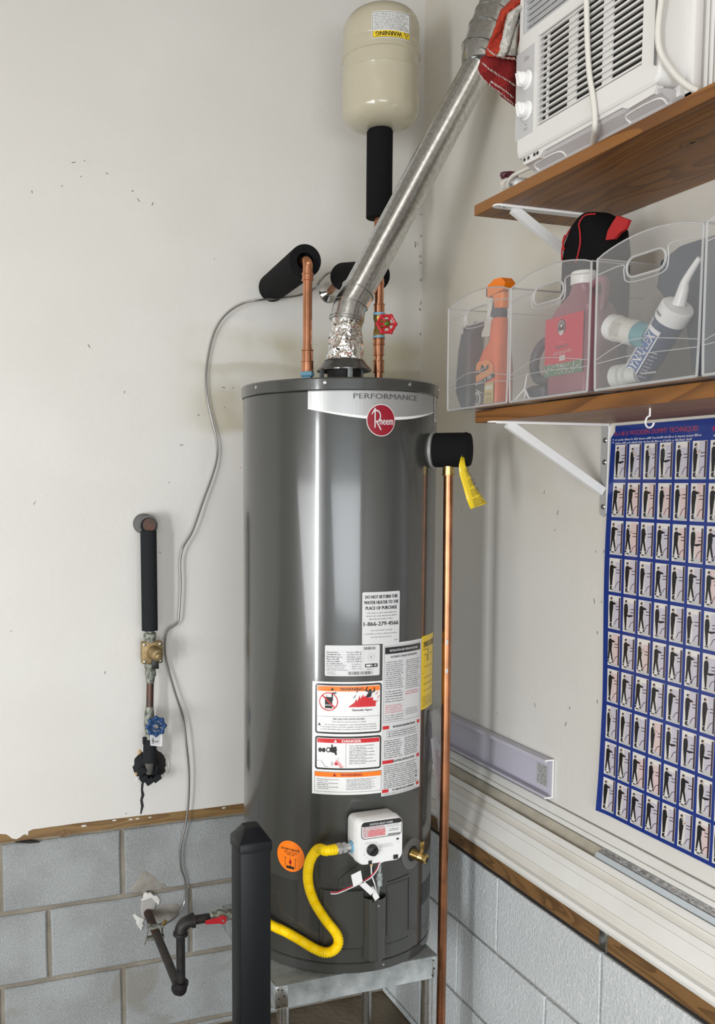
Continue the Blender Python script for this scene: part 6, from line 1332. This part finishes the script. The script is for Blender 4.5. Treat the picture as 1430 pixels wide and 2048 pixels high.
# ================================================================== CLEAR BINS ON THE LOWER SHELF
BZ = zL1+0.0008; BXF, BXB = -0.330, -0.020
def make_bin(ya, yb, label, ht=0.214):
    """ya: far end (left in view), yb: near end"""
    bn = thing('storage_bin', ((BXF+BXB)/2, (ya+yb)/2, BZ), label, 'bin', 'clear plastic bins on the lower shelf')
    W = ya-yb; zt = BZ+ht; fl = 0.004
    arc = lambda s_: zt+0.019*math.sin(math.pi*min(max(s_, 0), 1))**0.8
    zc = zt-0.030; hy = (ya+yb)/2; hwd, hht = W*0.185, 0.0155
    # front wall with handle hole
    def front(x, name):
        mb = MB(); bm = mb.bm; n = 14
        P_ = [(yb+fl*0.8, BZ+0.0018), (ya-fl*0.8, BZ+0.0018), (ya-fl*0.35, BZ+0.06)]+[(ya-W*k/n, arc(k/n)) for k in range(n+1)]+[(yb+fl*0.35, BZ+0.06)]
        o_ = [bm.verts.new(V(x, a_, b_)) for a_, b_ in P_]
        hp_ = []
        for sx, a0 in ((1, -90), (-1, 90)):
            for k in range(9): a_ = R_(a0+180*k/8); hp_.append((hy+sx*(hwd-hht)+hht*math.cos(a_), zc+hht*math.sin(a_)))
        h_ = [bm.verts.new(V(x, a_, b_)) for a_, b_ in hp_]; E2 = []
        for loop in (o_, h_):
            for k in range(len(loop)): E2.append(bm.edges.new((loop[k], loop[(k+1) % len(loop)])))
        bmesh.ops.triangle_fill(bm, use_beauty=True, edges=E2)
        mb.build(name, M_BIN, bn, smooth=False)
        return P_, hp_
    P_, hp_ = front(BXF, 'front_wall')
    mb = MB()
    sgn = -1
    rim = lambda x: [V(x, a_, b_) for a_, b_ in P_[3:18]]
    mb.tube(rim(BXF), 0.0013, 6); mb.tube([V(BXF-0.0005, a_, b_) for a_, b_ in hp_], 0.0019, 8, closed=True)
    mb.build('handle_rim', M_BINE, bn)
    mb = MB(); 
    gr = [V(BXF-0.0008, ya-0.002, zt-0.026), V(BXF-0.0008, hy+hwd+0.010, zt-0.022), V(BXF-0.0008, hy+hwd+0.006, zc-0.004), V(BXF-0.0008, hy+hwd-0.006, zc-hht-0.006), V(BXF-0.0008, hy-hwd+0.006, zc-hht-0.006), V(BXF-0.0008, hy-hwd-0.006, zc-0.004), V(BXF-0.0008, hy-hwd-0.009, zt-0.012), V(BXF-0.0008, yb+0.002, zt-0.018)]
    mb.tube(spline(gr, 4), 0.0010, 6); mb.build('moulded_ridge', M_BINE, bn)
    for h0, h1, h2 in ((0.050, 0.072, 0.054), (0.044, 0.048, 0.043)):
        mb = MB(); mb.tube(spline([V(BXF-0.0005, ya-0.002, BZ+h0), V(BXF-0.0005, hy+W*0.1, BZ+h1), V(BXF-0.0005, yb+0.002, BZ+h2)], 8), 0.0007, 6); mb.build('moulded_arc', M_BINE, bn)
    for y_, nm in ((ya, 'side_wall'), (yb, 'side_wall')):
        d_ = -1 if y_ == ya else 1
        mb = MB(); n = 10; b_ = mb.bm
        lo_ = [V(BXF+(BXB-BXF)*k/n, y_+d_*fl*0.6, BZ+0.0018) for k in range(n+1)]; hi_ = [V(BXF+(BXB-BXF)*k/n, y_, zt+0.001) for k in range(n+1)]
        mb.loft([lo_, hi_], caps=False, closed=False); mb.build(nm, M_BINS, bn)
        mb = MB(); mb.tube(hi_, 0.0012, 6); mb.build('side_rim', M_BINE, bn)
        mb = MB(); mb.tube([V(BXF, y_+d_*fl*0.8, BZ+0.002), V(BXF, y_+d_*fl*0.35, BZ+0.05), V(BXF, y_+d_*0.0006, zt)], 0.0019, 8); mb.build('corner_edge', M_BINE, bn)
    mb = MB(); mb.loft([[V(BXB, ya, BZ+0.0018), V(BXB, yb, BZ+0.0018)], [V(BXB, ya, zt), V(BXB, yb, zt)]], caps=False, closed=False); mb.build('back_wall', M_BINS, bn)
    mb = MB(); mb.loft([[V(BXF+0.001, ya-fl, BZ+0.0012), V(BXF+0.001, yb+fl, BZ+0.0012), V(BXB, yb+fl, BZ+0.0012), V(BXB, ya-fl, BZ+0.0012)], [V(BXF+0.001, ya-fl, BZ+0.0024), V(BXF+0.001, yb+fl, BZ+0.0024), V(BXB, yb+fl, BZ+0.0024), V(BXB, ya-fl, BZ+0.0024)]]); mb.build('bin_floor', M_BIN, bn, smooth=False)
    mb = MB(); mb.tube([V(BXF, ya-fl, BZ+0.0018), V(BXF, yb+fl, BZ+0.0018)], 0.0022, 8); mb.build('bottom_edge', M_BINE, bn)
    for y_ in (ya-0.03, yb+0.03):
        for x_ in (-0.26, -0.04): mb = MB(); mb.box((x_-0.008, y_-0.006, BZ-0.0002), (x_+0.008, y_+0.006, BZ+0.0014), bev=0.0004); mb.build('foot', M_BINE, bn)
    return bn
Y1a, Y1b = PX(896, 822, BXF).y, PX(1015, 808, BXF).y
Y2a, Y2b = Y1b-0.004, PX(1176, 796, BXF).y
Y3a, Y3b = PX(1190, 788, BXF).y, PX(1396, 768, BXF).y
make_bin(Y1a+0.004, Y1b, 'leftmost clear bin holding the orange spray bottle')
make_bin(Y2a, Y2b, 'clear bin holding the pink wash jug and black ring')
make_bin(Y3a+0.004, Y3b, 'clear bin holding the caulk tube and white jar')
make_bin(Y3b-0.005, Y3b-0.24, 'rightmost clear bin cut by the photo edge')
BF = BZ+0.0032
def rsec(cx_, cy_, z, hx, hy_, r): r = min(r, hx*0.98, hy_*0.98); return [V(cx_+a_, cy_+b_, z) for a_, b_ in rr2(hx, hy_, r, 4)]
# orange spray bottle (front faces -x)
xb = -0.276; c0_ = PX(946, 790, xb-0.024).y-0.041; hb = 0.041
sb = thing('spray_bottle', (xb, c0_, BF), 'orange spray bottle of wheel cleaner inside the leftmost bin', 'spray bottle')
mb = MB(); yN = PX(1000, 640, xb).y
def lerp(a_, b_, t): return a_+(b_-a_)*t
mb.loft([rsec(xb, c0_, BF, 0.020, hb-0.003, 0.012), rsec(xb, c0_, BF+0.004, 0.024, hb, 0.014), rsec(xb, c0_, BF+0.075, 0.024, hb, 0.014), rsec(xb, lerp(c0_, yN, 0.15), BF+0.095, 0.022, hb-0.003, 0.014), rsec(xb, lerp(c0_, yN, 0.5), BF+0.115, 0.020, 0.030, 0.012), rsec(xb, yN, BF+0.132, 0.018, 0.021, 0.015), rsec(xb, yN, BF+0.172, 0.016, 0.018, 0.014), rsec(xb, yN, BF+0.178, 0.014, 0.014, 0.012)]); mb.build('bottle_body', M_ORBOT, sb)
mb = MB(); mb.lathe([(0.0145, 0.178), (0.0145, 0.194), (0.012, 0.198)], (xb, yN, BF), seg=24); mb.build('collar', M_DKGREY, sb)
mb = MB(); hz_ = BF+0.196; mb.loft([[V(x, y, z) for y, z in ((yN+0.030, hz_+0.028), (yN-0.028, hz_+0.034), (yN-0.034, hz_+0.046), (yN-0.020, hz_+0.058), (yN+0.004, hz_+0.060), (yN+0.030, hz_+0.051))] for x in (xb-0.012, xb+0.012)]); mb.loft([rsec(xb, yN-0.006, hz_, 0.010, 0.014, 0.005), rsec(xb, yN-0.004, hz_+0.030, 0.011, 0.019, 0.005)]); th_ = mb.build('trigger_head', M_ORANGE, sb, angle=25)
mb = MB(); mb.box((xb-0.0105, yN+0.0295, hz_+0.029), (xb+0.0105, yN+0.040, hz_+0.050), bev=0.004); mb.build('nozzle', M_BLACKP, sb)
mb = MB(); mb.tube(spline([V(xb, yN+0.020, hz_+0.028), V(xb, yN+0.022, hz_+0.010), V(xb, yN+0.030, hz_-0.010)], 5), 0.004, 10); mb.build('trigger', M_DKGREY, sb)
LM = plane_map((xb-0.0243, c0_, BF), (0, -hb/0.031, 0), (0, 0, 1), (-1, 0, 0))
sh = Sheet(); sh.poly([(-0.029, 0.045), (-0.029, 0.075), (-0.018, 0.094), (0.014, 0.094), (0.026, 0.080), (0.026, 0.062)], 'orng2', 1).rect(-0.029, 0.006, 0.002, 0.050, 'dgrey', 1).poly([(0.001, 0.006), (0.028, 0.006), (0.028, 0.048), (0.004, 0.046)], 'tan', 2)
sh.poly([(-0.030, 0.040), (0.029, 0.056), (0.029, 0.066), (-0.030, 0.050)], 'black', 3).text('WHEEL & TIRE', 0.0, 0.0535, 0.0075, 'white', 4, width=0.050, rot=0.26, bold=0.0003).text('EXTREME', -0.003, 0.0640, 0.0050, 'tan', 4, width=0.030, rot=0.26)
sh.poly([(-0.022, 0.066), (-0.016, 0.078), (-0.010, 0.074), (-0.006, 0.088), (0.000, 0.083), (0.004, 0.079), (0.014, 0.086), (0.014, 0.076)], 'black', 3).text('ARMOR ALL', -0.003, 0.0765, 0.0045, 'white', 4, width=0.028, rot=0.30)
sh.ring(-0.017, 0.018, 0.006, 0.010, 'lgrey', 3, sy=1.6).line((-0.017, 0.006), (-0.017, 0.032), 0.0015, 'lgrey', 3).line((-0.025, 0.040), (-0.002, 0.028), 0.002, 'lgrey', 3)
sh.rect(0.005, 0.034, 0.026, 0.042, 'cream', 3).small(0.005, 0.022, 0.024, 0.028, 2, 'black', 3, 0.5).small(0.004, 0.009, 0.024, 0.019, 4, 'dgrey', 3, 0.5).small(-0.012, 0.008, 0, 0.011, 1, 'white', 3)
sh.build('front_label', LM, sb)
# dark jug with handle gap behind, pale box
xj = -0.302; j0, j1 = Y1a-0.010, PX(938, 700, xj-0.018).y
jw = (j0-j1)/2; jy = (j0+j1)/2
jg = thing('dark_jug', (xj, jy, BF), 'dark slate jug standing left of the orange spray bottle in the bin', 'jug')
mb = MB(); S2 = []
for z, w_, dy in ((0, 0.014, -0.008), (0.006, 0.020, -0.006), (0.035, 0.030, 0.002), (0.07, 0.030, 0.002), (0.12, 0.026, 0.0), (0.155, 0.020, -0.006)): S2.append(rsec(xj, jy+dy, BF+z, 0.018, w_*jw/0.030, 0.010))
mb.loft(S2); mb.loft([rsec(xj, jy-0.006, BF+0.150, 0.015, 0.018, 0.01), rsec(xj, jy-0.022, BF+0.168, 0.013, 0.020, 0.01), rsec(xj, jy-0.034, BF+0.174, 0.010, 0.010, 0.008)]); mb.build('jug_body', M_DKGREY, jg)
mb = MB(); mb.lathe([(0.012, 0), (0.012, 0.014), (0.010, 0.016)], (xj, jy+0.004, BF+0.155), seg=20); mb.build('jug_cap', M_BLACKP, jg)
xq = -0.262; yq = jy-0.004
mb = MB(); mb.loft([rsec(xq, yq, BF, 0.019, 0.021, 0.012), rsec(xq, yq, BF+0.10, 0.019, 0.021, 0.012), rsec(xq, yq, BF+0.135, 0.014, 0.014, 0.010), rsec(xq, yq, BF+0.150, 0.012, 0.012, 0.010)]); tag(mb.build('beige_bottle', M_BEIGEJ), 'beige bottle half hidden behind the dark slate jug', 'bottle')
# pink wash jug
xb = -0.268; a_, b_ = PX(1092, 760, xb-0.035).y, PX(1172, 760, xb-0.035).y; yc = (a_+b_)/2; hb = (a_-b_)/2
pj = thing('wash_jug', (xb, yc, BF), 'pink car wash jug with a red label inside the second bin', 'jug')
mb = MB(); mb.loft([rsec(xb, yc, BF, 0.034, hb-0.004, 0.016), rsec(xb, yc, BF+0.005, 0.040, hb, 0.018), rsec(xb, yc, BF+0.135, 0.040, hb, 0.018), rsec(xb, yc, BF+0.158, 0.032, hb-0.010, 0.018), rsec(xb, yc+0.002, BF+0.180, 0.020, 0.024, 0.016), rsec(xb, yc+0.002, BF+0.196, 0.018, 0.019, 0.016)]); mb.build('jug_body', M_PINKB, pj)
mb = MB(); mb.lathe([(0.0215, 0.196), (0.0225, 0.199), (0.0225, 0.216), (0.020, 0.219)], (xb, yc+0.002, BF), seg=28); mb.build('jug_cap', M_WHITEP, pj)
mb = MB(); mb.tube(spline([V(xb, yc-hb*0.35, BF+0.190), V(xb, yc-hb*0.9, BF+0.196), V(xb, yc-hb*1.0, BF+0.170), V(xb, yc-hb*0.85, BF+0.145)], 5), 0.007, 12); mb.build('jug_handle', M_PINKB, pj)
sh = Sheet(); w2 = hb-0.003
sh.rect(-w2, 0.058, w2, 0.140, 'crimson', 1).rect(-w2, 0.037, w2, 0.058, 'green', 2)
rr = random.Random(6)
for k in range(46): sh.disc(rr.uniform(-w2+.002, w2-.002), rr.uniform(0.039, 0.057), 0.0016, 'cellb', 3, 7)
sh.disc(-0.006, 0.121, 0.0115, 'black', 2, 24, 1.25).ring(-0.006, 0.121, 0.0060, 0.0102, 'dgrey', 3, sy=1.25)
for i, ch_ in enumerate('CHEMICAL'): a_ = R_(168-i*22); sh.text(ch_, -0.006+0.0084*math.cos(a_), 0.121+0.0100*math.sin(a_), 0.0034, 'white', 5, rot=a_-math.pi/2)
sh.poly([(-0.0135, 0.1145), (0.0015, 0.1145), (-0.0005, 0.1085), (-0.006, 0.1065), (-0.0115, 0.1085)], 'white', 4).text('GUYS', -0.006, 0.1115, 0.0036, 'black', 5, width=0.010).disc(-0.006, 0.1235, 0.0030, 'thermo', 4, 10)
sh.text('Watermelon', -0.004, 0.0875, 0.0075, 'dgrey', 3, width=0.036, rot=0.04).text('SNOW FOAM AUTO WASH', -0.002, 0.0765, 0.0055, 'pink', 3, width=0.050, bold=0.0003, rot=0.05).small(-0.016, 0.093, 0.006, 0.097, 1, 'pink', 3)
sh.rect(-0.010, 0.062, 0.006, 0.071, 'white', 3).small(-0.009, 0.063, 0.005, 0.0705, 3, 'dgrey', 4, 0.5).small(-0.012, 0.0465, 0.012, 0.0570, 3, 'thermo', 4, 0.5, justify=True)
sh.build('front_label', plane_map((xb-0.0404, yc, BF), (0, -1, 0), (0, 0, 1), (-1, 0, 0)), pj)
# black ring (applicator) leaning
rc = PX(1073, 715, -0.286); rg = V(rc.x, min(rc.y, Y2a-0.050), BF+0.072)
mb = MB(); K = 48; mb.tube([rg+V(0.004*math.sin(2*math.pi*k/K), 0.033*math.cos(2*math.pi*k/K), 0.036*math.sin(2*math.pi*k/K)) for k in range(K)], 0.0092, 12, closed=True); tag(mb.build('rubber_ring', M_DKGREY), 'thick black rubber ring standing beside the pink wash jug', 'ring')
xs_, ys_ = PX(1040, 790, -0.305).y, PX(1060, 790, -0.305).y; mb = MB()
xs_, ys_ = xs_-0.010, ys_-0.006; t0 = V(-0.318, ys_-0.002, BF+0.046)
mb.tube([t0+V(0, -0.004, 0.002), t0, t0+V(0, 0.006, -0.025)], 0.0018, 8); mb.tube([t0+V(0, 0.006, -0.025), V(-0.318, xs_+0.006, BF+0.003)], 0.0018, 8); mb.tube([t0+V(0, 0.006, -0.025), V(-0.318, ys_-0.010, BF+0.002), V(-0.318, ys_-0.018, BF+0.002)], 0.0022, 8); mb.tube([t0+V(0, 0.006, -0.025), V(-0.314, ys_+0.008, BF+0.002)], 0.0012, 8); tag(mb.build('wire_stand', M_WHITEP), 'tiny white wire stand at the bottom left of the second bin', 'wire stand')
a_, b_ = Y2a-0.008, yc+hb+0.004
mb = MB(); mb.loft([rsec(-0.278, (a_+b_)/2, BF+z, 0.026+dx, (a_-b_)/2-0.003+dx, 0.01) for z, dx in ((0.0005, -0.002), (0.006, 0.0), (0.022, 0.0), (0.027, -0.006))]); tag(mb.build('dark_pouch', M_DKGREY), 'low dark pouch under the black rubber ring in the second bin', 'pouch')
# black bag with red piping
bx = -0.180; a_, b_ = PX(1112, 500, -0.215).y, PX(1212, 500, -0.215).y; by = (a_+b_)/2; hw_ = (a_-b_)/2; tz = PX(1185, 430, -0.18).z
bag = thing('tool_bag', (bx, by, BF), 'black bag with red piping and red strap rising behind the pink jug', 'bag')
mb = MB(); S2 = []
for z, s_, sx in ((BF+0.001, 0.80, 0.95), (BF+0.02, 0.95, 1), (BF+0.12, 1.0, 1), (tz-0.085, 1.0, 1), (tz-0.045, 0.92, 0.97), (tz-0.018, 0.68, 0.90), (tz-0.005, 0.42, 0.8), (tz, 0.2, 0.65)): S2.append(rsec(bx, by+0.010*(1-s_), z, 0.036*sx, hw_*s_, 0.03))
mb.loft(S2); mb.build('bag_body', M_BAG, bag)
mb = MB()
fx_ = bx-0.0365
pipl = [(1113, 520), (1117, 490), (1121, 468), (1130, 447)]; pipr = [(1152, 525), (1160, 490), (1160, 465), (1158, 448), (1165, 435), (1175, 429), (1190, 428)]
mb.tube(spline([PX(x, y, fx_-0.001+0.012*max(0, (460-y)/40)) for x, y in pipr], 5), 0.0016, 8); mb.tube(spline([PX(x, y, fx_+0.002+0.010*max(0, (480-y)/40)) for x, y in [(1124, 520), (1124, 500), (1129, 480), (1138, 462), (1150, 448)]], 5), 0.0016, 8); mb.build('red_piping', M_REDFAB, bag)
mb = MB(); q_ = [PX(x, y, fx_-0.003) for x, y in ((1211, 480), (1215, 462), (1224, 446), (1234, 431), (1258, 440), (1250, 458), (1238, 466), (1228, 478))]; mb.prism(q_, (0.006, 0, 0)); mb.build('red_strap', M_REDFAB, bag, smooth=False)
mb = MB(); mb.tube(spline([PX(1130, 470, fx_-0.002), PX(1126, 485, fx_-0.003), PX(1128, 500, fx_-0.003)], 5), 0.002, 8); mb.build('zip_pull', M_REDFAB, bag)
# third bin: navy bag, jar, caulk tube, roller
nx2 = -0.172; a_, b_ = Y3a-0.014, Y3b+0.012
mb = MB(); mb.loft([rsec(nx2, (a_+b_)/2-dy, BF+z, 0.078*s_, (a_-b_)/2*s_-dy, 0.03) for z, s_, dy in ((0.001, 0.85, 0.045), (0.02, 0.97, 0.045), (0.09, 1, 0.040), (0.130, 1, 0.022), (0.165, 0.98, 0.004), (0.205, 0.94, 0.004), (0.222, 0.80, 0.01))]); tag(mb.build('navy_bag', M_NAVY), 'dark navy bag filling the back of the third bin', 'bag')
jr = thing('white_jar', PX(1250, 660, -0.24), 'small white jar with a teal band leaning in the third bin', 'jar')
ja, jb = PX(1222, 654, -0.300), PX(1300, 674, -0.296); ja.z -= 0.0; ax = (jb-ja).normalized(); Lj = (jb-ja).length
mb = MB(); mb.lathe([(0.020, 0.0), (0.0215, 0.002), (0.0215, 0.018)], ja, ax, seg=32); mb.build('jar_cap', M_WHITEP, jr)
mb = MB(); mb.lathe([(0.0205, 0.018), (0.0205, Lj*0.72), ], ja, ax, seg=32); mb.build('jar_body', mat('jar_cream', (0.70, 0.68, 0.62), 0.4), jr)
mb = MB(); mb.lathe([(0.0207, Lj*0.72), (0.0207, Lj*0.95), (0.018, Lj)], ja, ax, seg=32); mb.build('jar_band', INK['teal'], jr)
sh = Sheet(0.004); sh.small(-0.012, 0.0, 0.012, 0.022, 7, 'dgrey', 1, 0.5, 4); jx = ax.cross(V(-1, 0, 0)).normalized()
sh.build('jar_print', lambda x, y, l: ja+ax*(0.022+y)+(V(-1, 0, 0)*math.cos(x/0.0205)+jx*math.sin(x/0.0205))*(0.0207+l), jr)
ck = thing('caulk_tube', PX(1250, 775, -0.275), 'blue and white caulk tube with a white nozzle leaning in the third bin', 'caulk tube')
xk = -0.288; ka_, kb2 = PX(1276, 748, xk+0.01), PX(1352, 620, xk); ax = (kb2-ka_).normalized(); Lk = (kb2-ka_).length; rk = 0.0245; 
xx = (V(-1, 0, 0)-ax*V(-1, 0, 0).dot(ax)).normalized(); yy = ax.cross(xx)
if yy.dot(V(0, -1, 0)) < 0: yy = -yy
mb = MB(); mb.lathe([(rk-0.002, 0), (rk, 0.002), (rk, Lk*0.86), ], ka_, ax, seg=40); mb.build('tube_body', INK['navy'], ck)
mb = MB(); mb.lathe([(rk+0.0006, Lk*0.86), (rk+0.0012, Lk*0.88), (rk+0.0012, Lk*1.04), (rk-0.001, Lk*1.06), (0.011, Lk*1.075)], ka_, ax, seg=40); mb.build('tube_collar', M_WHITEP, ck)
nz0 = ka_+ax*Lk*1.07; nz1 = PX(1372, 560, xk-0.002); nz2 = PX(1399, 516, xk-0.002)
mb = MB(); mb.tube(spline([nz0, nz0.lerp(nz1, 0.6), nz1, nz2], 4), [0.0105-0.0068*k/12 for k in range(13)], 20); mb.build('nozzle', M_WHITEP, ck)
sh = Sheet(0.003)
def wrap_strip(u0, u1, h0, h1, c, lay): sh.rect(u0, h0, u1, h1, c, lay)
wrap_strip(-0.040, -0.006, 0.012, Lk*0.84, 'lgrey', 1); sh.small(-0.036, 0.014, -0.010, Lk*0.80, 22, 'dgrey', 2, 0.6, 3, justify=True)
wrap_strip(-0.006, 0.016, 0.010, Lk*0.70, 'mblue', 1); wrap_strip(-0.0075, -0.0050, 0.010, Lk*0.72, 'white', 2); wrap_strip(0.0150, 0.0170, 0.010, Lk*0.72, 'white', 2); wrap_strip(-0.0075, 0.017, Lk*0.70, Lk*0.76, 'white', 2)
sh.text('DYNAFLEX', 0.005, Lk*0.375, 0.0150, 'white', 3, width=Lk*0.62, rot=math.pi/2, bold=0.0004)
sh.text('DAP', -0.026, Lk*0.80, 0.009, 'white', 3, width=0.018, bold=0.0004).small(0.020, 0.01, 0.034, Lk*0.5, 8, 'cellb', 2, 0.5)
sh.build('tube_label', lambda x, y, l: ka_+ax*y+(xx*math.cos(x/rk)+yy*math.sin(x/rk))*(rk+l), ck)
sh = Sheet(); sh.text('WHITE', 0.0, 0, 0.004, 'black', 1, width=0.014, bold=0.0002); sh.build('collar_print', lambda x, y, l: ka_+ax*(Lk*0.94+y)+(xx*math.cos(x/rk-0.1)+yy*math.sin(x/rk-0.1))*(rk+0.0014+l), ck)
ro = thing('caster_wheel', PX(1250, 750, -0.30), 'translucent white caster with a metal rod at the third bin bottom', 'caster')
ra = PX(1228, 748, -0.300); ra.z = BF+0.0205; M_NYL = mat('nylon_white', (0.62, 0.64, 0.60), 0.35)
mb = MB(); mb.lathe([(0.014, 0), (0.019, 0.003), (0.019, 0.018), (0.014, 0.021)], ra, (0.15, -1, 0), seg=28); mb.build('wheel_disc', M_NYL, ro)
mb = MB(); mb.lathe([(0.011, 0.021), (0.019, 0.024), (0.019, 0.030), (0.014, 0.033), (0.013, 0.050)], ra, (0.15, -1, 0), seg=28); mb.build('hub', M_NYL, ro)
mb = MB(); rs_ = ra+V(0.15, -1, 0).normalized()*0.045; mb.tube([rs_, rs_+V(0.004, -0.042, -0.001)], 0.0022, 10); mb.build('rod', M_STEEL, ro)
# fourth bin content
mb = MB(); mb.loft([rsec(-0.16, Y3b-0.12, BF+z, 0.10*s_, 0.095*s_, 0.03) for z, s_ in ((0.001, 0.85), (0.02, 0.97), (0.13, 1), (0.16, 0.9), (0.172, 0.7))]); tag(mb.build('slate_cloth_bundle', mat('slate_cloth', (0.12, 0.16, 0.19), 0.8)), 'slate blue cloth bundle inside the rightmost bin', 'cloth')
